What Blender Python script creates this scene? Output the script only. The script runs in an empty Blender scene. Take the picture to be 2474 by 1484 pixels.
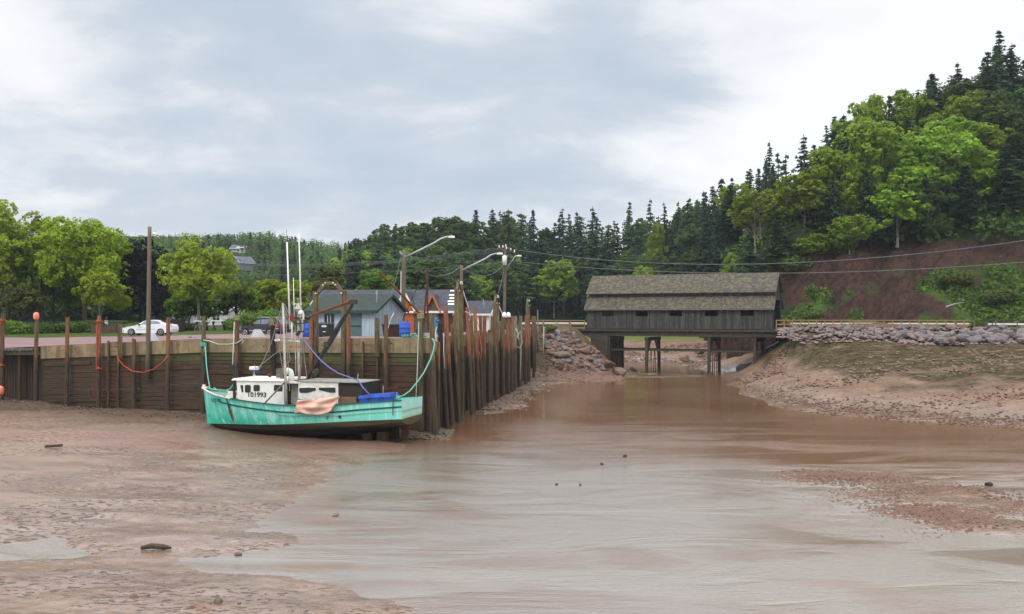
import bpy, math, random
import numpy as np
from mathutils import Vector, Matrix
R = math.radians
rnd = random.Random(7)
npr = np.random.default_rng(11)
scene = bpy.context.scene
COL = scene.collection
# ---- camera model: eye 1.3 m above the wharf deck, looking along +Y; helpers turn sight lines + distances into places
F, U0, V0, CZ = 2376.0, 1237.0, 770.0, 1.3
WATER = -5.6
def P(u, v, D): return Vector(((u-U0)*D/F, D, CZ-(v-V0)*D/F))
def G(u, v, z): return P(u, v, (CZ-z)*F/(v-V0))
def lerp(a, b, t): return a+(b-a)*t
def interp(x, pts):
    return float(np.interp(x, [p[0] for p in pts], [p[1] for p in pts]))

# ------------------------------------------------------------------ mesh builder
class MB:
    def __init__(s): s.v = []; s.f = []; s.m = []
    def add(s, vs, fs, mi=0):
        o = len(s.v); s.v += [tuple(p) for p in vs]
        for f in fs: s.f.append(tuple(i+o for i in f)); s.m.append(mi)
        return s
    def hexa(s, p, mi=0):           # 8 corners: bottom ring, top ring
        return s.add(p, [(3,2,1,0),(4,5,6,7),(0,1,5,4),(1,2,6,5),(2,3,7,6),(3,0,4,7)], mi)
    def box(s, c, d, rz=0, mi=0, taper=1.0):
        hx, hy, hz = d[0]/2, d[1]/2, d[2]/2; cs, sn = math.cos(rz), math.sin(rz); ps = []
        for z, k in ((-hz,1.0),(hz,taper)):
            for x, y in ((-hx,-hy),(hx,-hy),(hx,hy),(-hx,hy)):
                ps.append((c[0]+(x*cs-y*sn)*k, c[1]+(x*sn+y*cs)*k, c[2]+z))
        return s.hexa(ps, mi)
    def beam(s, a, b, w, h, mi=0, up=(0,0,1)):      # rectangular bar from a to b
        a, b = Vector(a), Vector(b); d = (b-a).normalized(); up = Vector(up)
        if abs(d.dot(up)) > .95: up = Vector((0,1,0))
        x = d.cross(up).normalized()*w/2; y = x.cross(d).normalized()*h/2
        return s.hexa([a-x-y, a+x-y, b+x-y, b-x-y, a-x+y, a+x+y, b+x+y, b-x+y], mi)
    def tube(s, pts, r, n=6, mi=0, caps=True):
        pts = [Vector(p) for p in pts]; rs = r if isinstance(r, (list, tuple)) else [r]*len(pts)
        o = len(s.v); ref = None
        for i, p in enumerate(pts):
            d = (pts[min(i+1, len(pts)-1)]-pts[max(i-1, 0)]).normalized()
            if ref is None: ref = Vector((0,0,1)) if abs(d.z) < .9 else Vector((1,0,0))
            x = d.cross(ref).normalized(); y = x.cross(d).normalized(); ref = y
            for k in range(n):
                a = 2*math.pi*k/n; s.v.append(tuple(p+(x*math.cos(a)+y*math.sin(a))*rs[i]))
        for i in range(len(pts)-1):
            for k in range(n):
                k2 = (k+1) % n; s.f.append((o+i*n+k, o+i*n+k2, o+(i+1)*n+k2, o+(i+1)*n+k)); s.m.append(mi)
        if caps:
            s.f.append(tuple(o+k for k in range(n))[::-1]); s.m.append(mi)
            q = o+(len(pts)-1)*n; s.f.append(tuple(q+k for k in range(n))); s.m.append(mi)
        return s
    def prism(s, poly, off, mi=0):      # planar polygon (3D points) pushed along off
        n = len(poly); off = Vector(off); a = [Vector(p) for p in poly]
        return s.add(a+[p+off for p in a], [tuple(range(n))[::-1], tuple(range(n, 2*n))]+[(i, (i+1)%n, n+(i+1)%n, n+i) for i in range(n)], mi)
    def quads(s, c, n, sz, asp=.62, mi=0):          # many small leaf-shaped rhombi
        N = len(c); rv = npr.normal(size=(N,3)); a = np.cross(n, rv); a /= np.linalg.norm(a, axis=1)[:,None]+1e-9
        b = np.cross(n, a); b /= np.linalg.norm(b, axis=1)[:,None]+1e-9
        sz = np.asarray(sz)[:,None]; nn = n/(np.linalg.norm(n,axis=1)[:,None]+1e-9)
        q = np.stack([c+a*sz, c+b*sz*asp-nn*sz*.15, c-a*sz, c-b*sz*asp-nn*sz*.15], 1).reshape(-1,3)
        o = len(s.v); s.v += list(map(tuple, q)); s.f += [(o+4*i, o+4*i+1, o+4*i+2, o+4*i+3) for i in range(N)]; s.m += [mi]*N
        return s
    def mesh(s, name, mats, org=(0,0,0), smooth=False, recalc=False):
        me = bpy.data.meshes.new(name); o = Vector(org)
        v = np.array(s.v, dtype=float).reshape(-1,3)-np.array(o)
        me.from_pydata([tuple(p) for p in v], [], s.f)
        for m in (mats if isinstance(mats, (list, tuple)) else [mats]): me.materials.append(m)
        me.polygons.foreach_set('material_index', s.m)
        if smooth: me.polygons.foreach_set('use_smooth', [True]*len(s.f))
        if recalc:
            import bmesh
            b = bmesh.new(); b.from_mesh(me); bmesh.ops.recalc_face_normals(b, faces=b.faces); b.to_mesh(me); b.free()
        me.update(); return me
WL = {}
def link(o, parent=None):
    COL.objects.link(o)
    if parent is not None: o.parent = parent
    return o
def tag(o, label=None, cat=None, group=None, kind=None):
    if label: o['label'] = label
    if cat: o['category'] = cat
    if group: o['group'] = group
    if kind: o['kind'] = kind
    return o
def thing(name, label, cat, loc=(0,0,0), group=None):
    o = bpy.data.objects.new(name, None); o.empty_display_size = .3; link(o); o.location = loc; WL[o.name] = Vector(loc)
    return tag(o, label, cat, group)
def part(name, mb, m, parent, smooth=False, recalc=True, label=None):   # geometry in world coordinates
    org = WL[parent.name]
    o = bpy.data.objects.new(name, mb.mesh(name, m, org, smooth, recalc)); link(o, parent); WL[o.name] = org.copy()
    return tag(o, label)
def solo(name, mb, m, label, cat, loc=None, group=None, smooth=False, kind=None, recalc=True):
    loc = Vector(loc) if loc is not None else Vector(mb.v[0])
    o = bpy.data.objects.new(name, mb.mesh(name, m, loc, smooth, recalc)); o.location = loc; link(o); WL[o.name] = loc
    return tag(o, label, cat, group, kind)
def copy_tree(o, parent=None):
    c = o.copy(); COL.objects.link(c)
    if parent is not None: c.parent = parent
    for ch in list(o.children): copy_tree(ch, c)
    return c
def sag(a, b, drop, n=14):
    a, b = Vector(a), Vector(b)
    return [a.lerp(b, i/n)-Vector((0,0,drop*4*(i/n)*(1-i/n))) for i in range(n+1)]

# ------------------------------------------------------------------ materials
class NT:
    def __init__(s, name):
        s.mat = bpy.data.materials.new(name); s.mat.use_nodes = True; s.t = s.mat.node_tree; s.b = s.t.nodes['Principled BSDF']
    def n(s, typ, **k):
        nd = s.t.nodes.new(typ)
        for a, b in k.items():
            if a.startswith('i_'):
                key = a[2:]; nd.inputs[int(key) if key.isdigit() else key].default_value = b
            else: setattr(nd, a, b)
        return nd
    def l(s, a, b): s.t.links.new(a, b)
    def noise(s, vec, scale, detail=4, rough=.6, dist=0):
        nd = s.n('ShaderNodeTexNoise', i_Scale=scale, i_Detail=detail, i_Roughness=rough, i_Distortion=dist)
        if vec is not None: s.l(vec, nd.inputs['Vector'])
        return nd.outputs['Fac']
    def ramp(s, fac, stops, interp='LINEAR'):
        nd = s.n('ShaderNodeValToRGB'); cr = nd.color_ramp; cr.interpolation = interp
        while len(cr.elements) < len(stops): cr.elements.new(.5)
        for e, (p, c) in zip(cr.elements, stops):
            e.position = p; e.color = (c, c, c, 1) if isinstance(c, (int, float)) else (*c, 1)
        s.l(fac, nd.inputs['Fac']); return nd.outputs['Color']
    def mix(s, fac, a, b, mode='MIX'):
        nd = s.n('ShaderNodeMix', data_type='RGBA', blend_type=mode)
        for sock, v in ((nd.inputs['Factor'], fac), (nd.inputs['A'], a), (nd.inputs['B'], b)):
            if isinstance(v, (int, float)): sock.default_value = v if sock.type == 'VALUE' else (v, v, v, 1)
            elif isinstance(v, tuple): sock.default_value = (*v, 1)
            else: s.l(v, sock)
        return nd.outputs['Result']
    def math(s, op, a, b=0.0, clamp=False):
        nd = s.n('ShaderNodeMath', operation=op, use_clamp=clamp)
        for sock, v in ((nd.inputs[0], a), (nd.inputs[1], b)):
            if isinstance(v, (int, float)): sock.default_value = v
            else: s.l(v, sock)
        return nd.outputs[0]
    def mapr(s, v, a, b, c=0.0, d=1.0):
        nd = s.n('ShaderNodeMapRange', interpolation_type='SMOOTHSTEP'); s.l(v, nd.inputs[0])
        for i, x in enumerate((a, b, c, d)): nd.inputs[i+1].default_value = x
        return nd.outputs[0]
    def pos(s, scale=(1,1,1), obj=False, rz=0):
        if obj: o = s.n('ShaderNodeTexCoord').outputs['Object']
        else: o = s.n('ShaderNodeNewGeometry').outputs['Position']
        mp = s.n('ShaderNodeMapping'); mp.inputs['Scale'].default_value = scale; mp.inputs['Rotation'].default_value = (0,0,rz)
        s.l(o, mp.inputs['Vector']); return mp.outputs[0]
    def sep(s, vec):
        nd = s.n('ShaderNodeSeparateXYZ'); s.l(vec, nd.inputs[0]); return nd.outputs
    def bump(s, h, strength=.3, dist=.05):
        nd = s.n('ShaderNodeBump', i_Strength=strength, i_Distance=dist); s.l(h, nd.inputs['Height']); s.l(nd.outputs[0], s.b.inputs['Normal']); return nd
    def done(s, col=None, rough=None, spec=None, metal=None):
        for k, v in (('Base Color', col), ('Roughness', rough), ('Specular IOR Level', spec), ('Metallic', metal)):
            if v is None: continue
            if isinstance(v, (int, float)): s.b.inputs[k].default_value = v
            elif isinstance(v, tuple): s.b.inputs[k].default_value = (*v, 1)
            else: s.l(v, s.b.inputs[k])
        return s.mat
def M(name, c1, c2=None, scale=3.0, rough=.7, spec=.3, bump=.15, st=(1,1,1), metal=0.0, stain=None, dist=.03):
    t = NT(name); c2 = c2 or tuple(x*.72 for x in c1); p = t.pos(st)
    f = t.noise(p, scale, 6, .65); c = t.mix(t.mapr(f, .35, .65), c1, c2)
    if stain: c = t.mix(t.mapr(t.noise(t.pos(stain[1]), 1.0, 5, .7), stain[2], stain[2]+.12), c, stain[0])
    if bump: t.bump(t.noise(p, scale*4, 5, .7), bump, dist)
    return t.done(c, rough, spec, metal)
def leafmat(name, c1, c2, c3=None, var=.10):
    t = NT(name); c3 = c3 or c1
    oi = t.n('ShaderNodeObjectInfo').outputs['Random']
    p = t.n('ShaderNodeNewGeometry').outputs['Position']
    c = t.mix(t.mapr(t.noise(p, .55, 3), .35, .65), c1, c2)
    c = t.mix(t.math('MULTIPLY', t.mapr(t.noise(p, 3.2, 2), .5, .7), .6), c, c3)
    hs = t.n('ShaderNodeHueSaturation'); t.l(c, hs.inputs['Color'])
    t.l(t.math('ADD', t.math('MULTIPLY', oi, var*.35), .5-var*.175), hs.inputs['Hue'])
    t.l(t.math('ADD', t.math('MULTIPLY', oi, var*5), 1-var*2.5), hs.inputs['Value'])
    t.b.inputs['Roughness'].default_value = .65; t.b.inputs['Specular IOR Level'].default_value = .15
    t.l(hs.outputs[0], t.b.inputs['Base Color'])
    tr = t.n('ShaderNodeBsdfTranslucent'); t.l(hs.outputs[0], tr.inputs['Color'])
    mx = t.n('ShaderNodeMixShader'); mx.inputs[0].default_value = .38
    t.l(t.b.outputs[0], mx.inputs[1]); t.l(tr.outputs[0], mx.inputs[2])
    t.l(mx.outputs[0], t.t.nodes['Material Output'].inputs['Surface']); return t.mat

def timber_mat(name, dry1, dry2, wet1, wet2, moss, line=-1.55, vert=True):
    """weathered timber with the tide's dark algae band below `line`"""
    t = NT(name); z = t.sep(t.n('ShaderNodeNewGeometry').outputs['Position'])[2]
    st = (9, 9, .9) if vert else (.8, .8, 9)
    g = t.noise(t.pos(st), 1.6, 6, .7); big = t.noise(t.pos((1.3,1.3,.5)), 1.0, 4, .65)
    dry = t.mix(t.mapr(g, .40, .60), dry1, dry2); wet = t.mix(t.mapr(g, .40, .62), wet1, wet2)
    dry = t.mix(t.mapr(t.noise(t.pos((5,5,.35)) if vert else t.pos((.4,.4,5)), 1.3, 5, .7), .54, .64, 0, .75), dry, tuple(x*.4 for x in dry2))
    dry = t.mix(t.mapr(big, .52, .68, 0, .8), dry, moss)
    wet = t.mix(t.mapr(t.noise(t.pos((2,2,.6)), .8, 4, .7), .5, .68, 0, .75), wet, tuple(x*.45 for x in moss))
    zz = t.math('ADD', z, t.math('MULTIPLY', t.math('SUBTRACT', big, .5), 2.2))
    c = t.mix(t.mapr(zz, line-.35, line+.35), wet, dry)
    if not vert: c = t.mix(t.mapr(t.noise(t.pos((.22,.22,.08)), 1.0, 3, .5), .52, .66, 0, .7), c, (.095,.042,.024)); c = t.mix(t.mapr(t.math('ADD', z, t.math('MULTIPLY', big, .6)), -1.5, -.75, 0, .55), c, (.085,.10,.035))
    t.bump(g, .5, .03)
    return t.done(c, t.mapr(zz, line-.3, line+.3, .6, .85), .2)
m = {}
m['pile_rust'] = timber_mat('pile_rust', (.29,.115,.06), (.15,.07,.042), (.08,.052,.034), (.045,.032,.023), (.20,.13,.06))
m['pile_brown'] = timber_mat('pile_brown', (.18,.10,.055), (.10,.06,.036), (.085,.054,.034), (.042,.029,.02), (.14,.125,.055))
m['pile_moss'] = timber_mat('pile_moss', (.16,.125,.065), (.09,.065,.037), (.085,.058,.035), (.045,.033,.022), (.20,.20,.08), -.9)
m['pile_dark'] = timber_mat('pile_dark', (.035,.028,.022), (.022,.018,.015), (.06,.042,.03), (.032,.024,.018), (.05,.045,.03), -1.9)
m['pile_grey'] = timber_mat('pile_grey', (.24,.22,.18), (.15,.135,.11), (.08,.06,.045), (.045,.035,.025), (.19,.18,.1), -1.4)
m['wall_timber'] = timber_mat('wall_timber', (.12,.095,.045), (.07,.055,.028), (.085,.054,.032), (.04,.027,.017), (.10,.105,.04), -1.35, False)
m['wall_vert'] = timber_mat('wall_vert', (.085,.052,.034), (.05,.032,.022), (.065,.042,.028), (.034,.023,.016), (.07,.062,.03), -1.9)
def cap_mat():
    t = NT('cap_concrete'); pz = t.pos((1,1,1)); n1 = t.noise(pz, 1.2, 6, .7); n2 = t.noise(t.pos((3,3,.35)), 1.0, 5, .7)
    c = t.mix(t.mapr(n1, .35, .65), (.30,.23,.13), (.205,.155,.09))
    c = t.mix(t.mapr(n2, .50, .64, 0, .75), c, (.13,.095,.055))
    c = t.mix(t.mapr(t.noise(t.pos((1.6,1.6,.25)), .9, 3), .60, .66, 0, .6), c, (.2,.09,.04))
    t.bump(t.noise(pz, 14, 5, .7), .25, .02); return t.done(c, .85, .2)
m['cap'] = cap_mat()
m['rope_green'] = M('rope_green', (.16,.42,.33), (.10,.30,.25), 30)
m['rope_pale'] = M('rope_pale', (.48,.52,.42), (.36,.40,.32), 30)
m['rope_orange'] = M('rope_orange', (.62,.10,.03), (.42,.07,.025), 30)
m['rope_blue'] = M('rope_blue', (.16,.20,.42), (.10,.13,.3), 30)
m['rope_grey'] = M('rope_grey', (.32,.31,.28), None, 30)
m['buoy_pink'] = M('buoy_pink', (.85,.25,.16), (.8,.2,.12), 5, .35, .5, 0)
m['white'] = M('white_paint', (.78,.77,.73), (.70,.68,.62), 2.5, .45, .4, .05)
m['white_worn'] = M('white_worn', (.74,.72,.66), (.60,.56,.47), 3, .55, .35, .1, stain=((.22,.19,.1), (4,4,3), .62))
m['black'] = M('black_paint', (.018,.018,.02), (.03,.03,.03), 4, .45, .4, .05)
m['dark_metal'] = M('dark_metal', (.035,.032,.03), (.06,.045,.035), 6, .5, .5, .1, metal=.3)
m['rust'] = M('rusty_steel', (.20,.065,.03), (.10,.04,.025), 5, .8, .2, .2)
m['rust_dark'] = M('rust_dark', (.11,.048,.03), (.06,.03,.022), 5, .8, .2, .2)
m['grey_metal'] = M('galvanised', (.42,.44,.45), (.34,.36,.37), 6, .45, .5, .05, metal=.4)
m['aluminium'] = M('mast_metal', (.55,.53,.48), (.36,.33,.27), 4, .5, .4, .1, st=(2,2,.6))
m['glass'] = NT('dark_glass').done((.012,.014,.016), .06, .6)
m['blue_plastic'] = M('blue_plastic', (.025,.10,.50), (.02,.08,.42), 3, .4, .45, .05)
m['pole_wood'] = M('pole_wood', (.17,.14,.10), (.11,.09,.065), 2, .85, .2, .3, st=(8,8,.5))
m['wire'] = M('cable', (.10,.10,.10), (.16,.16,.16), 5, .6)
m['new_wood'] = M('new_wood', (.31,.19,.088), (.24,.14,.065), 3, .75, .25, .2, st=(2,2,2))
m['grey_wood'] = M('grey_wood', (.17,.155,.13), (.10,.09,.075), 3, .85, .2, .3, st=(6,6,.6))
m['bark'] = M('bark', (.10,.085,.065), (.055,.045,.035), 3, .9, .15, .6, st=(3,3,.8))
m['bark_pale'] = M('bark_pale', (.30,.28,.24), (.18,.165,.14), 3, .9, .15, .5, st=(3,3,.8))
m['bark_dark'] = M('bark_dark', (.05,.04,.032), (.03,.025,.02), 3, .9, .15, .5, st=(3,3,.8))
m['leaf_bright'] = leafmat('leaf_bright', (.31,.42,.022), (.215,.315,.018), (.42,.49,.05))
m['leaf_maple'] = leafmat('leaf_maple', (.32,.38,.03), (.225,.285,.022), (.42,.45,.06))
m['leaf_mid'] = leafmat('leaf_mid', (.15,.235,.028), (.095,.16,.022), (.23,.30,.04))
m['leaf_olive'] = leafmat('leaf_olive', (.115,.12,.028), (.075,.085,.02), (.16,.155,.035))
m['leaf_purple'] = leafmat('leaf_purple', (.026,.014,.018), (.016,.010,.014), (.045,.022,.024), .05)
m['leaf_hill'] = leafmat('leaf_hill', (.25,.35,.03), (.17,.26,.025), (.34,.41,.06), .10)
m['needle'] = leafmat('needle', (.066,.115,.055), (.044,.08,.042), (.11,.145,.05), .13)
m['needle_dark'] = leafmat('needle_dark', (.048,.09,.05), (.033,.065,.038), (.085,.11,.045), .11)
m['leaf_wood'] = leafmat('leaf_wood', (.10,.16,.04), (.065,.115,.032), (.17,.22,.045), .14)
m['bush'] = leafmat('bush', (.15,.25,.028), (.095,.175,.022), (.21,.29,.04))
m['bush_dull'] = leafmat('bush_dull', (.115,.165,.028), (.07,.11,.022), (.17,.20,.05))
m['under'] = leafmat('under', (.085,.14,.026), (.05,.09,.02), (.14,.20,.035))
def plank_mat(name, c1, c2, c3, width=.16, ax=(1,0), rough=.85, chip=None):
    """vertical boards: colour changes from board to board along the wall direction ax"""
    t = NT(name); s = t.sep(t.n('ShaderNodeNewGeometry').outputs['Position'])
    d = t.math('ADD', t.math('MULTIPLY', s[0], ax[0]), t.math('MULTIPLY', s[1], ax[1]))
    q = t.math('DIVIDE', d, width); fl = t.math('FLOOR', q); fr = t.math('FRACT', q)
    wn = t.n('ShaderNodeTexWhiteNoise', noise_dimensions='1D'); t.l(fl, wn.inputs['W'])
    g = t.noise(t.pos((7,7,.45)), 1.7, 6, .75)
    c = t.mix(wn.outputs['Value'], c1, c2); c = t.mix(t.mapr(g, .42, .7), c, c3)
    if chip: c = t.mix(t.mapr(t.noise(t.pos((3,3,1.2)), 1.5, 6, .75), .60, .68), c, chip)
    edge = t.mapr(t.math('ABSOLUTE', t.math('SUBTRACT', fr, .5)), .43, .49)
    c = t.mix(t.math('MULTIPLY', edge, .7), c, tuple(x*.25 for x in c2))
    t.bump(t.math('SUBTRACT', g, edge), .5, .02); return t.done(c, rough, .2)
def shingle_mat(name, c1, c2, moss=None, h=.16, w=.3, ax=(1,0), mamt=.5):
    """courses of shingles: rows follow height, joints run along ax"""
    t = NT(name); s = t.sep(t.n('ShaderNodeNewGeometry').outputs['Position'])
    d = t.math('ADD', t.math('MULTIPLY', s[0], ax[0]), t.math('MULTIPLY', s[1], ax[1]))
    row = t.math('FLOOR', t.math('DIVIDE', s[2], h)); rf = t.math('FRACT', t.math('DIVIDE', s[2], h))
    q = t.math('ADD', t.math('DIVIDE', d, w), t.math('MULTIPLY', row, .37)); cb = t.n('ShaderNodeCombineXYZ')
    t.l(t.math('FLOOR', q), cb.inputs[0]); t.l(row, cb.inputs[1])
    wn = t.n('ShaderNodeTexWhiteNoise', noise_dimensions='2D'); t.l(cb.outputs[0], wn.inputs['Vector'])
    c = t.mix(wn.outputs['Value'], c1, c2)
    if moss: c = t.mix(t.mapr(t.math('ADD', t.noise(t.pos((1,1,1)), 2.2, 8, .85), t.math('MULTIPLY', wn.outputs['Value'], .12)), mamt, mamt+.14), c, moss)
    e = t.math('MAXIMUM', t.mapr(rf, .85, 1.0), t.mapr(t.math('FRACT', q), .92, 1.0))
    c = t.mix(t.math('MULTIPLY', e, .55), c, tuple(x*.3 for x in c2))
    t.bump(t.math('SUBTRACT', t.noise(t.pos(), 9, 4), e), .5, .03); return t.done(c, .9, .2)
# ------------------------------------------------------------------ camera, sun, sky
cam = bpy.data.cameras.new('camera'); co = bpy.data.objects.new('camera', cam); link(co)
cam.sensor_width = 36; cam.lens = 36*F/2474; cam.shift_y = 28/2474; cam.clip_end = 3000; cam.clip_start = .5
co.location = (0,0,CZ); co.rotation_euler = (R(90),0,0); scene.camera = co
SUN_EL, SUN_AZ = 52, 205        # azimuth from +Y clockwise: behind the camera, a little to its left
sl = bpy.data.lights.new('sun', 'SUN'); sl.energy = 1.5; sl.angle = R(22); sl.color = (1,.96,.9)
so = bpy.data.objects.new('sun', sl); link(so)
sd = Vector((math.sin(R(SUN_AZ))*math.cos(R(SUN_EL)), math.cos(R(SUN_AZ))*math.cos(R(SUN_EL)), math.sin(R(SUN_EL))))
so.rotation_euler = sd.to_track_quat('Z', 'Y').to_euler()
w = bpy.data.worlds.new('World'); scene.world = w; w.use_nodes = True
class WT(NT):
    def __init__(s, w): s.t = w.node_tree; s.mat = w
t = WT(w); bg0 = t.t.nodes['Background']; out = t.t.nodes['World Output']
sky = t.n('ShaderNodeTexSky'); sky.sky_type = 'NISHITA'; sky.sun_disc = False; sky.sun_elevation = R(SUN_EL); sky.sun_rotation = R(SUN_AZ)
t.l(sky.outputs[0], bg0.inputs['Color']); bg0.inputs['Strength'].default_value = .1
dirn = t.n('ShaderNodeTexCoord').outputs['Generated']; s3 = t.sep(dirn)
den = t.math('ADD', t.math('MAXIMUM', s3[2], 0.0), .30)
cb = t.n('ShaderNodeCombineXYZ'); t.l(t.math('DIVIDE', s3[0], den), cb.inputs[0]); t.l(t.math('DIVIDE', s3[1], den), cb.inputs[1])
mp = t.n('ShaderNodeMapping'); mp.inputs['Scale'].default_value = (1.0, 1.3, 1); mp.inputs['Rotation'].default_value = (0,0,R(-6)); mp.inputs['Location'].default_value = (3.3,1.2,0)
t.l(cb.outputs[0], mp.inputs[0])
n1 = t.noise(mp.outputs[0], 2.1, 7, .56, .25); n2 = t.noise(mp.outputs[0], .8, 3, .5)
def blob(u, v, r, amp):          # a broad brighter or darker bank of cloud in one part of the sky
    d = Vector(((u-U0)/F, 1, (V0-v)/F)).normalized()
    nd = t.n('ShaderNodeVectorMath', operation='DISTANCE'); t.l(dirn, nd.inputs[0]); nd.inputs[1].default_value = d
    return t.math('MULTIPLY', t.mapr(nd.outputs['Value'], r, 0.0), amp)
acc = t.math('ADD', t.math('MULTIPLY', n1, 1.2), t.math('MULTIPLY', n2, .45))
for b in ((2350,60,.42,.42),(2050,330,.26,.16),(1000,300,.34,-.19),(1500,260,.22,-.12),(300,330,.30,-.09),(80,90,.26,.12),(830,90,.26,.12),(1650,60,.22,-.14),(1500,470,.3,.10),(300,480,.3,.06),(600,10,.2,-.1)):
    acc = t.math('ADD', acc, blob(*b))
cc = t.ramp(t.mapr(acc, .48, 1.16), [(0,(.48,.555,.64)),(.34,(.58,.64,.715)),(.52,(.70,.735,.785)),(.68,(.82,.835,.865)),(.85,(.89,.90,.92)),(1,(.95,.96,.985))])
bg1 = t.n('ShaderNodeBackground'); t.l(cc, bg1.inputs[0])
t.l(t.math('ADD', 1.0, t.mapr(s3[2], .27, .85, 0, 1.9)), bg1.inputs[1])
mx = t.n('ShaderNodeMixShader'); mx.inputs[0].default_value = .93; t.l(bg0.outputs[0], mx.inputs[1]); t.l(bg1.outputs[0], mx.inputs[2]); t.l(mx.outputs[0], out.inputs[0])
scene.view_settings.view_transform = 'Standard'; scene.view_settings.look = 'None'; scene.view_settings.exposure = 0.15
cy = scene.cycles; cy.max_bounces = 6; cy.diffuse_bounces = 3; cy.glossy_bounces = 3; cy.transmission_bounces = 4; cy.transparent_max_bounces = 6
cy.sample_clamp_indirect = 6; cy.use_denoising = True

# ------------------------------------------------------------------ terrain
def rbf(pts, c):
    A = np.array(pts, float); X = A[:,:2]; z = A[:,2]
    K = np.sqrt(((X[:,None]-X[None])**2).sum(-1)+c*c); n = len(X)
    S = np.zeros((n+1,n+1)); S[:n,:n] = K; S[:n,n] = 1; S[n,:n] = 1
    wts = np.linalg.solve(S+np.eye(n+1)*1e-6, np.append(z, 0))
    def f(x, y):
        x = np.asarray(x, float); y = np.asarray(y, float); sh = x.shape; q = np.stack([x.ravel(), y.ravel()], 1); o = np.empty(len(q))
        for i in range(0, len(q), 40000):
            o[i:i+40000] = np.sqrt(((q[i:i+40000,None]-X[None])**2).sum(-1)+c*c)@wts[:n]+wts[n]
        return o.reshape(sh)
    return f
def vnoise(x, y, s, seed=0):        # smooth value noise
    g = np.random.default_rng(seed).random((256,256)); x = np.asarray(x)/s; y = np.asarray(y)/s
    xi = np.floor(x).astype(int); yi = np.floor(y).astype(int); fx = x-xi; fy = y-yi; fx = fx*fx*(3-2*fx); fy = fy*fy*(3-2*fy)
    a = g[xi%256, yi%256]; b = g[(xi+1)%256, yi%256]; c = g[xi%256, (yi+1)%256]; d = g[(xi+1)%256, (yi+1)%256]
    return (a*(1-fx)+b*fx)*(1-fy)+(c*(1-fx)+d*fx)*fy-.5
def sstep(a, b, x): k = np.clip((x-a)/(b-a), 0, 1); return k*k*(3-2*k)
def wall_y(x): return 58.6-.37*(x+4.95)                                    # face of the front wall
def ret_x(y): return np.interp(y, [50,58.6,74,92,120,140], [-5.8,-4.95,-3.4,-1.1,2.9,5.7])   # face of the return wall
c = []
def cp(*l):
    for u, v, z in l: p = G(u, v, z); c.append((p.x, p.y, p.z))
cp((-60,955,-4.35),(0,958,-4.4),(89,972,-4.55),(240,990,-4.75),(407,993,-4.8),(500,995,-4.85),(620,1010,-5.0),(760,1030,-5.25),(900,1040,-5.4),(1010,1042,-5.5))
cp((0,1040,-4.8),(250,1050,-5.0),(450,1060,-5.2),(550,1068,-5.42),(680,1075,-5.5),(850,1075,-5.5),(0,1150,-5.15),(300,1180,-5.33),(500,1150,-5.38),(760,1110,-5.5),(0,1280,-5.42),(300,1280,-5.47),(550,1250,-5.52),
   (-300,1484,-5.35),(0,1484,-5.42),(300,1484,-5.47),(600,1484,-5.5),(100,1400,-5.5),(300,1420,-5.5),(540,1365,-5.63),(430,1370,-5.6),(650,1365,-5.63),(60,1312,-5.615),(170,1318,-5.61),(-400,1250,-5.2),(-500,1100,-4.9))
cp((1075,1043,-5.6),(1000,1075,-5.6),(900,1110,-5.6),(810,1140,-5.6),(720,1172,-5.6),(672,1235,-5.6),(650,1300,-5.6),(700,1390,-5.6),(800,1440,-5.6),(930,1484,-5.6))
cp((1150,1035,-5.95),(1200,1100,-5.95),(1000,1160,-5.85),(900,1250,-5.8),(1500,1000,-6.1),(1500,1200,-6.0),(1700,1400,-6.0),(1200,1300,-5.95),(1237,1484,-6.0),(1900,1484,-6.0),(2500,1484,-6),(3000,1484,-6),(1300,965,-5.9),(1650,940,-6.0),(2200,1410,-5.95),(2600,1330,-5.95))
cp((1850,1145,-5.64),(2000,1140,-5.59),(2130,1150,-5.61),(2130,1190,-5.61),(2300,1180,-5.59),(2450,1192,-5.60),(2600,1200,-5.62),(2150,1240,-5.62),(2300,1245,-5.59),(2420,1255,-5.62),(2050,1225,-5.63),(2500,1290,-5.62),(2250,1285,-5.66),(2700,1260,-5.6))
cp((2000,1095,-5.95),(2250,1105,-5.95),(2500,1115,-5.95),(2800,1130,-5.9))
cp((1790,938,-5.6),(1850,967,-5.6),(2000,1001,-5.6),(2200,1019,-5.6),(2474,1034,-5.6),(2800,1050,-5.6))
cp((2000,950,-4.8),(2000,905,-3.85),(2000,870,-2.85),(2000,836,-1.6),(2240,960,-4.75),(2240,900,-3.5),(2240,840,-1.7),(2474,980,-4.75),(2474,930,-3.75),(2474,880,-2.7),(2474,846,-1.8),(1900,930,-4.85),(1900,880,-3.5),(1835,912,-5.3),(1880,852,-2.6),(1925,806,-.35),(2050,792,-.15),(2250,790,-.1),(2474,790,-.1),(2800,850,-1.8),(2800,930,-3.8),(2800,792,-.1))
c += [(3.3,121.5,-.1),(7,124.8,-.2),(9,127,-.5),(5,118,-2.3),(8,121.5,-2.6),(11,124.5,-3.2),(5.5,115,-4.6),(9,118,-4.8),(12.5,121.5,-5.15),(6,112,-5.1),(9,114,-5.3),(13,118,-5.5),(4,108,-5.45),(9,108,-5.6)]
cp((1500,900,-5.35),(1290,905,-5.1),(1250,942,-5.5),(1200,972,-5.5),(1160,995,-5.55),(1500,912,-5.55),(1600,912,-5.57),(1700,908,-5.57))
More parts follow.
